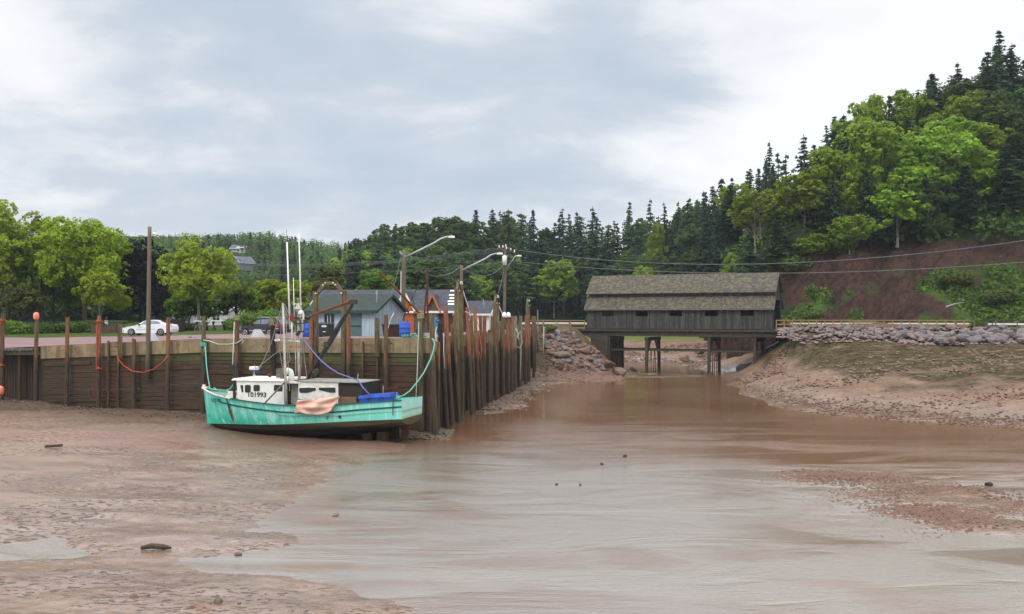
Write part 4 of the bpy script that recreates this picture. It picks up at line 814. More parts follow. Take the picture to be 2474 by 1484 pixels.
q = Bp(650,907,.5); mb = MB(); mb.tube([q+BD*-.12, q+BD*.02, q+BD*.1], [.04,.1,.12], 10); mb.tube([q, Vector((q.x,q.y,-2.12))], .02, 5); part('searchlight', mb, M('red_dark',(.12,.02,.02),None,4,.4), boat)
# masts, antennas, rigging
T1, T2 = 1.25, .35
def mp_(name, uvs, t_, r, mat, n=7): mb = MB(); mb.tube([Bp(u,v,t_) for u, v in uvs], r, n); return part(name, mb, mat, boat, True)
mt1 = mp_('mast', ((692,978),(689,900),(686,800),(683.5,732)), 1.5, [.075,.075,.065,.055], m['aluminium'], 9)
mb = MB(); q = Bp(683.5,731,1.5); mb.tube([q+BD*-.3, q+BD*.3], .05, 6); mb.tube([Bp(680,733,1.5),Bp(677,742,1.5)], .03, 5); part('mast_cap', mb, m['rust_dark'], mt1)
mt2 = mp_('mast', ((723,921),(721.5,850),(721,790),(720.5,768)), T2, [.085,.085,.08,.08], m['aluminium'], 9)
mp_('mast', ((715,905),(714,850),(713,780)), T2, .035, m['aluminium']); mp_('mast', ((732,826),(731,790),(730,770)), T2-.4, .04, m['white'])
mp_('mast', ((706,826),(705.5,800),(705,778)), T2+.5, .05, m['white'])
mb = MB(); mb.beam(Bp(700,781,T2), Bp(738,781,T2), .5, .05); mb.beam(Bp(708,768.5,T2), Bp(732,768.5,T2), .4, .06); mb.beam(Bp(712,800,T2), Bp(736,802,T2), .06, .06); part('mast_platform', mb, m['dark_metal'], mt2)
mb = MB(); mb.beam(Bp(697,823,T2+.3), Bp(724,825,T2+.3), .08, .08); mb.tube([Bp(667+6*math.cos(a/8*6.28)+3,822+2.2*math.sin(a/8*6.28),1.4+.2*math.sin(a/8*6.28)) for a in range(9)], .03, 6); mb.beam(Bp(676,822,1.4), Bp(697,823,T2+.3), .06, .06); part('mast_bracket', mb, m['white_worn'], mt2)
mb = MB()
for (u, v, h_) in ((726,772,.5),(733,772,.35),(728,762,.3)): q = Bp(u,v,T2); mb.tube([q, q+Vector((0,0,h_))], .06, 7)
q = Bp(727,755,T2); mb.tube([q+Vector((0,0,-.08)), q+Vector((0,0,.06)), q+Vector((0,0,.12))], [.16,.15,.05], 10); part('navigation_light', mb, m['white'], mt2)
mb = MB(); q = Bp(720,746,T2); k = .27; mb.add([q+Vector((0,0,k*1.2)), q+BD*k*.9, q+BN*k*.9, q-BD*k*.9, q-BN*k*.9, q-Vector((0,0,k*1.2))], [(0,1,2),(0,2,3),(0,3,4),(0,4,1),(5,2,1),(5,3,2),(5,4,3),(5,1,4)]); mb.tube([q, q+Vector((0,0,.6))], .02, 5); mb.tube([q, Bp(720,768,T2)], .03, 5); part('radar_reflector', mb, m['aluminium'], mt2, False, True)
mb = MB(); q = Bp(704,769,T2+.5); mb.tube([q+Vector((0,0,-.15)), q+Vector((0,0,.15))], .1, 8); part('red_lamp', mb, M('red_plastic',(.45,.015,.02),None,4,.35), mt2)
mb = MB(); mb.beam(Bp(717,810,T2+.2), Bp(725,800,T2+.2), .18, .12); part('floodlight', mb, m['black'], mt2)
mb = MB(); mb.tube([Bp(707,735,T2), Bp(729,735,T2)], .03, 6); part('antenna_spreader', mb, m['white'], mt2)
mp_('antenna', ((701,795),(697,690),(693.5,585)), T2+.3, [.055,.05,.04], m['white']); mp_('antenna', ((693.5,585),(692,555)), T2+.3, .012, m['black'], 5)
mp_('antenna', ((727,768),(725,660),(722,562)), T2, [.045,.04,.03], m['white']); mp_('antenna', ((711.5,770),(710,720),(708.8,671)), T2, [.04,.03,.015], m['white'])
bm_ = mp_('boom', ((738,922),(790,838),(850,738),(857,727)), .1, [.09,.115,.10,.08], m['black'], 8)
mb = MB(); mb.tube([Bp(760,880,-.1), Bp(815,785,.3), Bp(850,735,.1)], .03, 5); mb.tube([Bp(783,862,.35), Bp(822,795,.35)], .03, 5); mb.box(Bp(790,832,.1), (.32,.25,.3), -AB); mb.box(Bp(854,730,.1), (.35,.25,.25), -AB); mb.tube([Bp(764,898,.1)+BN*.2, Bp(764,898,.1)-BN*.1], .17, 10); part('boom_fittings', mb, m['dark_metal'], bm_)
mb = MB(); mb.tube([Bp(848,728,.1), Bp(800,745,.1), Bp(748,764,.1)], [.085,.06,.05], 7); mb.tube([Bp(848,733,.15), Bp(790,752,.15), Bp(750,767,.15)], .025, 5); mb.tube([Bp(838,731,.1), Bp(846,729,.1)], .13, 8); part('tackle', mb, m['rust'], bm_)
mb = MB(); q = Bp(741,768,.1); mb.tube([q-BD*.2, q+BD*.2], [.09,.11], 8); mb.tube([Bp(738,769,.1), Bp(733,800,.1), Bp(731,840,.1)], .015, 4); part('tackle_block', mb, m['black'], bm_)
rig = (((683,733),(655,830),(628,890),1.4),((684,735),(706,800),(714,830),1.2),((682,740),(676,850),(685,905),1.4),((687,745),(694,820),(701,870),1.4),((701,870),(697,876),(689,879),1.4),((690,750),(697,900),(700,945),1.4),((688,735),(704,775),(712,790),.9),((618,892),(660,858),(708,828),1.0),((618,892),(616,886),(614,880),.9),((731,826),(737,880),(742,915),.3),((730,826),(728,880),(725,918),.3))
mb = MB()
for a, b, c_, t_ in rig: mb.tube([Bp(*a,t_), Bp(*b,t_), Bp(*c_,t_)], .018, 4)
part('rigging', mb, m['rope_grey'], boat)
mb = MB(); mb.tube([Bp(688,924,1.6), Bp(640,974,1.95)], .05, 6); part('stay_pole', mb, m['grey_wood'], boat)
mb = MB(); mb.tube([Bp(689,838,T2+.8), Bp(722,838.5,T2+.3)], .02, 4); mb.tube([Bp(720,838.5,T2+.5), Bp(724,838.5,T2+.5)], .05, 6); part('orange_line', mb, m['rope_orange'], boat)
pts = [Bp(u,v,t_) for u,v,t_ in ((733.5,820,.4),(752,845,.8),(774,870,1.2),(795,888,1.35),(817,902,1.4),(842,911,1.4),(864.5,919,1.4),(878,938,1.5),(894,955,1.6))]
mb = MB(); mb.tube(pts, .035, 6); solo('rope', mb, m['rope_blue'], 'blue-grey rope sagging from the boat mast to its stern rail', 'rope', pts[0], smooth=True)
# deck cargo
def tote(lb):
    a, b = Bs(869,1.35), Bs(943,1.35); T = thing('fish_tote', lb, 'fish tote', B((a+b)/2,1.0,-3.95)); mb = MB()
    za, zb = Bp(872,966,1.35).z, Bp(940,960,1.35).z; mb.hexa([B(a+.05,1.35,-3.95),B(b-.05,1.35,-3.8),B(b-.05,.3,-3.8),B(a+.05,.3,-3.95),B(a,1.4,-3.12),B(b,1.4,-2.98),B(b,.25,-2.98),B(a,.25,-3.12)])
    body = part('tub', mb, m['blue_plastic'], T); mb = MB(); mb.hexa([B(a-.05,1.45,-3.12),B(b+.05,1.45,-2.98),B(b+.05,.2,-2.98),B(a-.05,.2,-3.12),B(a-.02,1.42,-2.95),B(b+.02,1.42,-2.80),B(b+.02,.23,-2.80),B(a-.02,.23,-2.95)])
    part('lid', mb, m['blue_plastic'], T)
    for f in (.3,.72): mb = MB(); q = B(lerp(a,b,f),1.47,lerp(-3.13,-2.99,f)); mb.box(q, (.16,.04,.1), -AB); part('latch', mb, m['dark_metal'], T)
tote('bright blue insulated fish tub with lid on the boat stern')
a, b = Bs(819,1.3), Bs(862,1.3); T = thing('crate', 'brown wooden crate on the boat deck between cloth and blue tub', 'crate', B((a+b)/2,.9,-4.0)); mb = MB()
for k in range(5): zz = -3.95+k*.185; mb.hexa([B(a,1.3,zz),B(b,1.3,zz),B(b,.4,zz),B(a,.4,zz),B(a,1.3,zz+.175),B(b,1.3,zz+.175),B(b,.4,zz+.175),B(a,.4,zz+.175)])
part('slats', mb, m['new_wood_dull'] if 'new_wood_dull' in m else m.setdefault('new_wood_dull', M('new_wood_dull',(.22,.13,.07),(.15,.09,.05),3,.8)), T)
mb = MB(); [mb.box(B(q,1.32,-3.5), (.08,.05,.9), -AB) for q in (a+.05, b-.05)]; part('battens', mb, m['grey_wood'], T)
mb = MB(); mb.beam(B(s5+.1,-1.55,-2.85), B(BL-1.5,-1.5,-2.62), .3, .12); mb.beam(B(s5+.1,-1.5,-3.1), B(BL-1.6,-1.45,-2.9), .06, .3); part('far_rail_plank', mb, m['rust_dark'], boat)
mb = MB(); [mb.tube([Bp(u,v0,t_), Bp(u+1,v1,t_)], .025, 5) for u,v0,v1,t_ in ((864,922,903,1.3),(925,955,932,.2),(958,962,948,1.5))]; part('stanchion', mb, m['grey_metal'], boat)
mb = MB(); mb.tube([Bp(950,958,1.75)+BN*.03, Bp(950,975,1.8)+BN*.03, Bp(950,1004,1.72)+BN*.04], .025, 5); part('hanging_line', mb, m['dark_metal'], boat)
# pink cloth over the rail: a draped sheet with folds
ca, cb_ = 711, 820; NU, NVv = 36, 16; mb = MB(); vs_ = []
for j in range(NVv+1):
    for i in range(NU+1):
        a, b = i/NU, j/NVv
        u = lerp(lerp(719,711,b)-3*math.sin(b*3.1)*0, lerp(821,lerp(812,801,min(1,b*1.2)),b), a)
        v = lerp(interp(a,[(0,967),(.5,963),(.9,959),(1,957)]), interp(a,[(0,999),(.15,997.5),(.35,1001),(.6,1003),(.85,1000),(.97,995),(1,985)]), b)
        t_ = 2.03+.10*math.sin(b*math.pi)+.07*math.sin(a*9+b*5+2*math.sin(b*3))+.05*math.sin(a*17-b*9)*b+.05*math.sin((b+.35*(a-.5)**2)*14)*(.4+.6*math.sin(a*3.1))
        vs_.append(Bp(u, v, t_))
mb.add(vs_, [(j*(NU+1)+i, j*(NU+1)+i+1, (j+1)*(NU+1)+i+1, (j+1)*(NU+1)+i) for j in range(NVv) for i in range(NU)])
cl_ = solo('cloth', mb, M('pink_cloth', (.72,.46,.37), (.60,.37,.29), 1.5, .9, .1, .2), 'dusty pink cloth hung over the side rail of the boat', 'cloth', Bp(765,980,2), smooth=True, recalc=False)
sol = cl_.modifiers.new('thick', 'SOLIDIFY'); sol.thickness = .015
mb = MB(); mb.beam(Bp(722,967,1.98), Bp(815,966,1.98), .1, .11); part('rail_board', mb, M('brown_board',(.12,.06,.035),None,3,.8), boat)
mb = MB(); mb.tube([Bp(u,v,t_) for u,v,t_ in ((509,940,.5),(520,942,.6),(532,943,.8),(545,944,.9),(556,940,1.0),(563,931,1.0),(566,926,1.0))], .045, 6); mb.tube([Bp(u,v,t_) for u,v,t_ in ((513,942,.3),(518,938,.2),(524,942,.4),(516,944,.5),(528,944,.6))], .05, 6)
solo('rope', mb, m['rope_green'], 'green rope lying along the bow deck of the boat', 'rope', Bp(520,942,.6), smooth=True)
mb = MB(); mb.tube([Bp(u,v,t_) for u,v,t_ in ((958,961,1.75),(962,957,1.75),(968,957,1.7),(963,962,1.8),(957,963,1.8))], .06, 6); solo('rope', mb, m['rope_green'], 'green rope bunched round the cleat at the stern quarter', 'rope', Bp(962,960,1.75), smooth=True)
# ------------------------------------------------------------------ covered bridge
A25 = R(25); BRA = Vector((31.3,118,0)); BE = Vector((-math.cos(A25), math.sin(A25), 0)); BW = Vector((math.sin(A25), math.cos(A25), 0)); BRL, BRW = 23.8, 6.0
def K(s, t_, z): p = BRA+BE*s+BW*t_; return Vector((p.x, p.y, z))
def Ku(u, t_=0): k = (u-U0)/F; p = BRA+BW*t_; return (k*p.y-p.x)/(BE.x-k*BE.y)
def Kp(u, v, t_=0): s = Ku(u, t_); p = K(s, t_, 0); return Vector((p.x, p.y, CZ-(v-V0)*p.y/F))
br = thing('covered_bridge', 'weathered grey covered wooden bridge on trestle legs over the creek', 'covered bridge', K(12,3,0))
bax = (BE.x, BE.y)
m['bridge_board'] = plank_mat('bridge_board', (.036,.034,.032), (.095,.087,.074), (.025,.024,.023), .17, bax, chip=(.20,.175,.135))
m['bridge_roof'] = shingle_mat('bridge_roof', (.078,.071,.063), (.044,.042,.041), (.155,.13,.078), .13, .28, bax, .50)
m['trestle'] = timber_mat('trestle', (.075,.06,.045), (.045,.036,.03), (.07,.046,.03), (.035,.026,.02), (.07,.065,.03), -3.6)
m['soot'] = M('inside_dark', (.02,.018,.016), None, 3, .9)
ZB, ZE = .02, 2.58
wins = [(582,680,495,530),(863,965,490,528),(1152,1255,487,524),(1447,1555,484,522),(1750,1862,479,519)]
ws = []
for x0, x1, y0, y1 in wins:
    ua, ub = (2000+x0*.4446)/1.5522, (2000+x1*.4446)/1.5522; ws.append((Ku(ub), Ku(ua)))
ws.sort(); WZ0, WZ1 = 1.62, 2.30
for t0_, name in ((0,'near'),(BRW,'far')):
    mb = MB(); t1_ = t0_+.12*(1 if t0_ == 0 else -1)
    def seg(s0, s1, z0, z1): mb.hexa([K(s1,t0_,z0),K(s0,t0_,z0),K(s0,t1_,z0),K(s1,t1_,z0),K(s1,t0_,z1),K(s0,t0_,z1),K(s0,t1_,z1),K(s1,t1_,z1)])
    e0 = 0
    s = e0
    for a, b in (ws if t0_ == 0 else []): seg(s, a, ZB, ZE+.12); seg(a, b, ZB, WZ0); seg(a, b, WZ1, ZE+.12); s = b
    seg(s, BRL, ZB, ZE+.12); part('side_wall', mb, m['bridge_board'], br)
# roof: two tiers each side with a boarded clerestory band, and the gable ends
def roof_side(fl):
    T = lambda q: q if fl == 0 else BRW-q
    mb = MB(); mb.hexa([K(-.25,T(-.38),2.46),K(BRL+.25,T(-.38),2.46),K(BRL+.25,T(.86),3.98),K(-.25,T(.86),3.98),K(-.25,T(-.38),2.54),K(BRL+.25,T(-.38),2.54),K(BRL+.25,T(.86),4.08),K(-.25,T(.86),4.08)]); part('lower_roof', mb, m['bridge_roof'], br)
    mb = MB(); mb.hexa([K(0,T(.86),3.9),K(BRL,T(.86),3.9),K(BRL,T(1.0),3.9),K(0,T(1.0),3.9),K(0,T(.86),4.85),K(BRL,T(.86),4.85),K(BRL,T(1.0),4.85),K(0,T(1.0),4.85)]); part('clerestory', mb, m['bridge_board'], br)
    mb = MB(); mb.hexa([K(-.3,T(.42),4.47),K(BRL+.3,T(.42),4.47),K(BRL+.3,T(2.995),6.86),K(-.3,T(2.995),6.86),K(-.3,T(.42),4.56),K(BRL+.3,T(.42),4.56),K(BRL+.3,T(2.995),6.97),K(-.3,T(2.995),6.97)]); part('upper_roof', mb, m['bridge_roof'], br)
    mb = MB(); mb.hexa([K(-.26,T(-.41),2.36),K(BRL+.26,T(-.41),2.36),K(BRL+.26,T(-.38),2.36),K(-.26,T(-.38),2.36),K(-.26,T(-.41),2.50),K(BRL+.26,T(-.41),2.50),K(BRL+.26,T(-.38),2.50),K(-.26,T(-.38),2.50)]); part('eave_board', mb, m['grey_wood'], br)
roof_side(0); roof_side(1)
gp = plank_mat('gable_board', (.05,.047,.042), (.085,.078,.068), (.03,.028,.026), .17, (BW.x, BW.y))
for s_, d_ in ((0,1),(BRL,-1)):                     # boarded portal with a roadway opening
    mb = MB()
    for poly in ([(0,.05),(.7,.05),(.7,3.6),(.7,3.86),(0,2.6)], [(6,.05),(6,2.6),(5.3,3.86),(5.3,.05)], [(.7,3.6),(5.3,3.6),(5.3,3.86),(5.12,4.4),(4.9,4.98),(3,6.78),(1.1,4.98),(.88,4.4),(.7,3.86)]):
        mb.prism([K(s_+.01*d_,a,b) for a,b in poly], BE*.1*d_)
    part('portal', mb, gp, br)
mb = MB(); mb.hexa([K(-.3,.05,-.32),K(BRL+.3,.05,-.32),K(BRL+.3,5.95,-.32),K(-.3,5.95,-.32),K(-.3,.05,-.03),K(BRL+.3,.05,-.03),K(BRL+.3,5.95,-.03),K(-.3,5.95,-.03)]); part('deck', mb, m['trestle'], br)
for t_ in (.5, 3, 5.5):
    mb = MB(); mb.beam(K(-1.5,t_,-.65), K(BRL+2.5,t_,-.65), .35, .6); part('girder', mb, m['trestle'], br)
mb = MB(); mb.beam(K(-.6,3,-2.75), K(BRL-2.5,3.3,-2.65), .2, .26); mb.beam(K(1.5,.6,-2.72), K(BRL-3.0,.6,-2.7), .12, .2); part('tie_beam', mb, m['trestle'], br)
for x in (640, 958, 1483, 1868):
    s_ = Ku((2000+x*.4446)/1.5522, .4)
    for (ta, tb, zt) in ((.4,.25,-1.1),(5.6,5.9,-1.1)):
        mb = MB(); mb.beam(K(s_,tb,-6.6), K(s_,ta,zt), .34, .34, up=BE); part('leg', mb, m['trestle'], br)
    mb = MB(); mb.beam(K(s_,.1,-1.3), K(s_,5.9,-1.3), .45, .45); part('cap_beam', mb, m['trestle'], br)
    for a, b in ((.5,1.9),(5.5,4.1)): mb = MB(); mb.beam(K(s_,a,-3.2), K(s_,b,-1.4), .22, .22, up=BE); part('brace', mb, m['trestle'], br)
    mb = MB(); [mb.tube([K(s_+q*.14,t_,-6.2), K(s_+q*.08,t_,-2.7)], .05, 5) for q, t_ in ((-1,1.8),(1,2.6),(-2,3.4),(2,4.2))]; part('bracing_rod', mb, m['rust_dark'], br)
# abutments: timber cribs at each end
def crib(s0, s1, lb, zt=-.5, zb=-6):
    C_ = thing('abutment', lb, 'abutment', K((s0+s1)/2, 3, zb), 'timber crib abutments'); mb = MB(); z_ = zb
    while z_ < zt: mb.hexa([K(s0,-.1,z_),K(s1,-.1,z_),K(s1,6.2,z_),K(s0,6.2,z_),K(s0,-.1,z_+.29),K(s1,-.1,z_+.29),K(s1,6.2,z_+.29),K(s0,6.2,z_+.29)]); z_ += .3
    part('crib', mb, m['trestle'], C_)
crib(-5.6, -2.6, 'timber crib under the right end of the covered bridge', -.36, -3.6)
crib(BRL-2.9, BRL-.6, 'timber crib under the left end of the covered bridge', -1.2)
for (a, b, c_) in ((Kp(1880,826,-.1), Kp(1852,841,-.1), 'right'), (Kp(1420,812,-.1), Kp(1462,828,-.1), 'left')):
    mb = MB(); mb.beam(a, b, .14, .2); part('raking_strut', mb, m['trestle'], br)
# approach decks, guard rails
def road_strip(name, pts, wd, z, mat):
    mb = MB(); n = len(pts); vs_ = []
    for i, p in enumerate(pts):
        d = (Vector(pts[min(i+1,n-1)])-Vector(pts[max(i-1,0)])).normalized(); q = Vector((-d.y,d.x)); vs_ += [(p[0]-q.x*wd/2,p[1]-q.y*wd/2,z), (p[0]+q.x*wd/2,p[1]+q.y*wd/2,z)]
    mb.add(vs_+[(a,b,c_-.35) for a,b,c_ in vs_], [(2*i,2*i+1,2*i+3,2*i+2) for i in range(n-1)]+[(2*i,2*i+2,2*n+2*i+2,2*n+2*i) for i in range(n-1)]+[(2*i+1,2*n+2*i+1,2*n+2*i+3,2*i+3) for i in range(n-1)])
    o = bpy.data.objects.new(name, mb.mesh(name, mat)); link(o); o['kind'] = 'structure'
asph = M('asphalt', (.055,.053,.052), (.045,.043,.042), 4, .9, .2, .2)
rc = [K(0,3,0).xy, K(-8,3,0).xy, K(-16,2.6,0).xy, (K(-26,1.5,0)).xy, K(-40,-1.5,0).xy, K(-60,-6,0).xy]
road_strip('road', [tuple(p) for p in rc], 6.2, .02, asph)
lc = [K(BRL,3,0).xy, K(BRL+6,3,0).xy, K(BRL+14,2,0).xy, K(BRL+30,-2,0).xy]
road_strip('road', [tuple(p) for p in lc], 6.0, .02, asph)
def fence(name, lb, cat, pts, zf, hgt, step, rails, mat_p, mat_r, brace=True, pw=.11, grp=None, rail_th=.05):
    G_ = thing(name, lb, cat, (pts[0][0],pts[0][1],zf), grp); P_ = [Vector((*p,0)) for p in pts]; L = [0]
    for a, b in zip(P_[:-1], P_[1:]): L.append(L[-1]+(b-a).length)
    def at(s):
        for i in range(len(L)-1):
            if s <= L[i+1] or i == len(L)-2: return P_[i].lerp(P_[i+1], (s-L[i])/(L[i+1]-L[i])), (P_[i+1]-P_[i]).normalized()
    n = int(L[-1]/step); 
    for k in range(n+1):
        p, d = at(min(k*step, L[-1]-.01)); mb = MB(); hh = hgt+rnd.uniform(-.02,.03); mb.beam(p+Vector((0,0,zf-.25)), p+Vector((0,0,zf+hh)), pw, pw, up=d)
        if brace: q = Vector((-d.y,d.x,0)); q = q if q.y < 0 else -q; mb.beam(p+q*.32+Vector((0,0,zf-.2)), p+q*.06+Vector((0,0,zf+.6)), pw*.8, pw*.6, up=d)
        part('post', mb, mat_p, G_)
    for (z_, h_) in rails:
        mb = MB()
        for a, b in zip(P_[:-1], P_[1:]):
            d = (b-a).normalized(); q = Vector((-d.y,d.x,0)); q = q if q.y > 0 else -q; mb.beam(a+q*(pw/2+.03)+Vector((0,0,zf+z_)), b+q*(pw/2+.03)+Vector((0,0,zf+z_)), rail_th, h_)
        part('rail', mb, mat_r, G_)
    return G_
edge = lambda s, t_: tuple(K(s, t_, 0).xy)
fence('guard_fence', 'tan wooden guard fence on the road edge right of the covered bridge', 'guard fence', [edge(-.4,.1), edge(-14,.1), edge(-21.5,-.2)], .05, 1.12, .93, ((1.05,.12),(.55,.16),(.12,.18)), m['new_wood'], m['new_wood'], grp='wooden guard fences of the road')
fence('guard_fence', 'old dark guard fence at the far right end of the road edge', 'guard fence', [edge(-21.9,-.2), edge(-32,-1.2), edge(-46,-3.6)], .05, 1.1, 2.1, ((1.02,.10),(.5,.12)), m['grey_wood'], m['rust_dark'], False, .12, grp='wooden guard fences of the road')
fence('guard_fence', 'tan wooden guard fence between the wharf end and the covered bridge', 'guard fence', [edge(BRL+.35,.15), edge(BRL+8.5,-.6)], .0, 1.12, 1.9, ((1.05,.12),(.55,.16),(.08,.18)), m['new_wood'], m['new_wood'], grp='wooden guard fences of the road')
fence('guard_rail', 'pale steel guard rail on the far edge of the road right of the bridge', 'guard rail', [edge(-1,6.1), edge(-16,5.7), edge(-26,4.7), edge(-44,1.2)], .05, .72, 3.8, ((.58,.30),), m['grey_wood'], m['white'], False, .14, rail_th=.06)
fence('guard_rail', 'pale steel guard rail on the far edge of the road left of the bridge', 'guard rail', [edge(BRL+1,6.1), edge(BRL+12,5.7)], .05, .72, 3.8, ((.58,.30),), m['grey_wood'], m['white'], False, .14, rail_th=.06)

# ------------------------------------------------------------------ buildings on the wharf
def building(name, lb, o, ang, wd, dp, z0, ze, zr, walls, roofm, trim, over=.25, ridge='x', cat='house', grp=None):
    """o = near front-right corner; front runs left along e; ridge 'x' runs along the front. walls = (front, right, back, left) materials"""
    e = Vector((-math.cos(ang), math.sin(ang), 0)); n_ = Vector((math.sin(ang), math.cos(ang), 0)); o = Vector((o[0], o[1], 0)); U = Vector((0,0,1))
    X = lambda s, t_, z: o+e*s+n_*t_+U*z
    H = thing(name, lb, cat, X(wd/2, dp/2, z0), grp)
    def quad(ps, mat): mb = MB(); mb.prism(ps, (sum(ps,Vector())/len(ps)-X(wd/2,dp/2,(z0+ze)/2)).normalized()*-.0+ps_off(ps)*.08); return part('wall', mb, mat, H)
    def ps_off(ps):
        c_ = X(wd/2,dp/2,(z0+ze)/2)-sum(ps,Vector())/len(ps); nn = (ps[1]-ps[0]).cross(ps[2]-ps[1]).normalized(); return nn if nn.dot(c_) > 0 else -nn
    if ridge == 'x':
        quad([X(0,0,z0),X(wd,0,z0),X(wd,0,ze),X(0,0,ze)], walls[0]); quad([X(0,dp,z0),X(wd,dp,z0),X(wd,dp,ze),X(0,dp,ze)], walls[0])
        for s_ in (0.002, wd-.002): quad([X(s_,.09,z0),X(s_,dp-.09,z0),X(s_,dp-.09,ze),X(s_,dp/2,zr-.03),X(s_,.09,ze)], walls[1])
        sl_ = (zr-ze)/(dp/2); mb = MB()
        for t0_, sg in ((0,1),(dp,-1)):
            a, b = t0_-sg*over, dp/2; za = ze-over*sl_+.02
            mb.hexa([X(-over,a,za),X(wd+over,a,za),X(wd+over,b,zr+.02),X(-over,b,zr+.02),X(-over,a,za+.09),X(wd+over,a,za+.09),X(wd+over,b,zr+.12),X(-over,b,zr+.12)])
        part('roof', mb, roofm, H)
        mb = MB(); mb.beam(X(-over-.02,-over-.03,ze-over*sl_+.0), X(wd+over+.02,-over-.03,ze-over*sl_+.0), .05, .2)
        for s_ in (-over-.03, wd+over+.03):
            mb.beam(X(s_,-over,ze-over*sl_), X(s_,dp/2,zr+.02), .05, .2); mb.beam(X(s_,dp/2,zr+.02), X(s_,dp+over,ze-over*sl_), .05, .2)
        part('trim', mb, trim, H)
    H['_'] = 0; del H['_']
    return H, X
def bwin(H, X, s0, s1, z0, z1, frm, bars=(1,0), t_=-.0, glass=None, name='window'):
    mb = MB(); c_ = X((s0+s1)/2, t_-.02, (z0+z1)/2); W_ = .08
    for a, b in ((X(s0,t_-.03,z0),X(s1,t_-.03,z0)),(X(s0,t_-.03,z1),X(s1,t_-.03,z1)),(X(s0,t_-.03,z0),X(s0,t_-.03,z1)),(X(s1,t_-.03,z0),X(s1,t_-.03,z1))): mb.beam(a, b, .07, W_)
    w_ = part(name, mb, frm, H)
    mb = MB(); mb.hexa([X(s0,t_-.02,z0),X(s1,t_-.02,z0),X(s1,t_+.03,z0),X(s0,t_+.03,z0),X(s0,t_-.02,z1),X(s1,t_-.02,z1),X(s1,t_+.03,z1),X(s0,t_+.03,z1)]); part('pane', mb, glass or m['glass'], w_)
    mb = MB(); k = 0
    for i in range(1, bars[0]+1): s_ = lerp(s0,s1,i/(bars[0]+1)); mb.beam(X(s_,t_-.035,z0), X(s_,t_-.035,z1), .04, .05); k = 1
    for i in range(1, bars[1]+1): z_ = lerp(z0,z1,i/(bars[1]+1)); mb.beam(X(s0,t_-.035,z_), X(s1,t_-.035,z_), .04, .05); k = 1
    if k: part('glazing_bar', mb, m['white'], w_)
    return w_
fr_ang = R(20)
ax20 = (-math.cos(fr_ang), math.sin(fr_ang))
m['blue_board'] = plank_mat('blue_board', (.42,.52,.57), (.36,.46,.52), (.29,.36,.39), .2, ax20, chip=(.13,.12,.10))
m['blue_board2'] = plank_mat('blue_board2', (.36,.45,.50), (.31,.40,.46), (.15,.165,.17), .13, (math.sin(fr_ang), math.cos(fr_ang)), chip=(.13,.12,.10))
m['green_shingle'] = shingle_mat('green_shingle', (.05,.066,.056), (.038,.05,.044), (.07,.085,.06), .12, .3, ax20, .62)
m['grey_shingle'] = shingle_mat('grey_shingle', (.085,.085,.10), (.06,.06,.072), None, .14, .3, ax20)
m['brown_shingle'] = shingle_mat('brown_shingle', (.10,.075,.062), (.07,.055,.048), None, .14, .3, ax20)
m['orange_shingle'] = shingle_mat('orange_shingle', (.52,.15,.035), (.42,.11,.03), None, .22, .22, ax20)
m['maroon_shingle'] = shingle_mat('maroon_shingle', (.085,.04,.032), (.06,.03,.026), None, .2, .22, ax20)
m['green_trim'] = M('green_trim', (.03,.07,.06), None, 4, .6)
m['green_door'] = M('green_door', (.10,.16,.16), (.08,.125,.125), 3, .6)
m['orange_trim'] = M('orange_trim', (.55,.15,.055), (.42,.11,.04), 4, .6)
m['white_clap'] = plank_mat('white_clap', (.76,.76,.74), (.70,.70,.69), (.66,.66,.65), .3, ax20, .6)
# blue shed
cR = P(905,0,70.5); H, X = building('blue_shed', 'pale blue board shed with green shingle roof on the wharf', (cR.x,cR.y), fr_ang, 5.35, 4.6, -.15, 1.92, 3.0, (m['blue_board'],m['blue_board2']), m['green_shingle'], m['green_trim'], .3, cat='shed')
bwin(H, X, 3.35, 4.05, .72, 1.58, m['green_trim'], (2,0))
mb = MB(); mb.hexa([X(1.05,-.05,-.1),X(1.95,-.05,-.1),X(1.95,.02,-.1),X(1.05,.02,-.1),X(1.05,-.05,1.68),X(1.95,-.05,1.68),X(1.95,.02,1.68),X(1.05,.02,1.68)]); dr = part('door', mb, m['green_door'], H)
mb = MB(); mb.beam(X(1.05,-.07,.78),X(1.95,-.07,.78),.04,.05); part('door_bar', mb, m['black'], dr)
mb = MB(); mb.tube([X(.35,1.0,2.45),X(.35,1.0,3.05)], .035, 6); mb.tube([X(.55,1.0,2.35),X(.2,1.0,2.35)], .05, 6); mb.tube([X(.35,1.0,3.05),X(.35,1.0,3.35)], .07, 6); part('service_mast', mb, m['grey_metal'], H)
mb = MB(); mb.box(X(-.03,1.2,1.0), (.1,.16,.3), -fr_ang); part('meter_box', mb, m['grey_metal'], H)
# long row behind: orange, grey-board and maroon fronts under one roof
DB = 92.0
cR = P(1098,0,DB); LW = 13.6
H, X = building('long_building', 'long grey-roofed wharf building with orange, board and maroon fronts', (cR.x,cR.y-2), R(8), LW, 6.5, -.3, 2.05, 3.95, (m['maroon_shingle'],m['maroon_shingle']), m['grey_shingle'], m['white'], .25, cat='building')
def Xs(u, tt_=0):                                      # along-front distance at sight line u
    k = (u-U0)/F; p = X(0,tt_,0); q = X(1,tt_,0); d = q-p; return (k*p.y-p.x)/(d.x-k*d.y)
def front_panel(s0, s1, z0, z1, mat, name='front_panel', peak=None, th=.06, t_=-.03):
    ps = [X(s0,t_,z0),X(s1,t_,z0),X(s1,t_,z1)]+([X((s0+s1)/2,t_,peak)] if peak else [])+[X(s0,t_,z1)]
    n_ = X(0,1,0)-X(0,0,0); mb = MB(); mb.prism(ps, n_*th); return part(name, mb, mat, H)
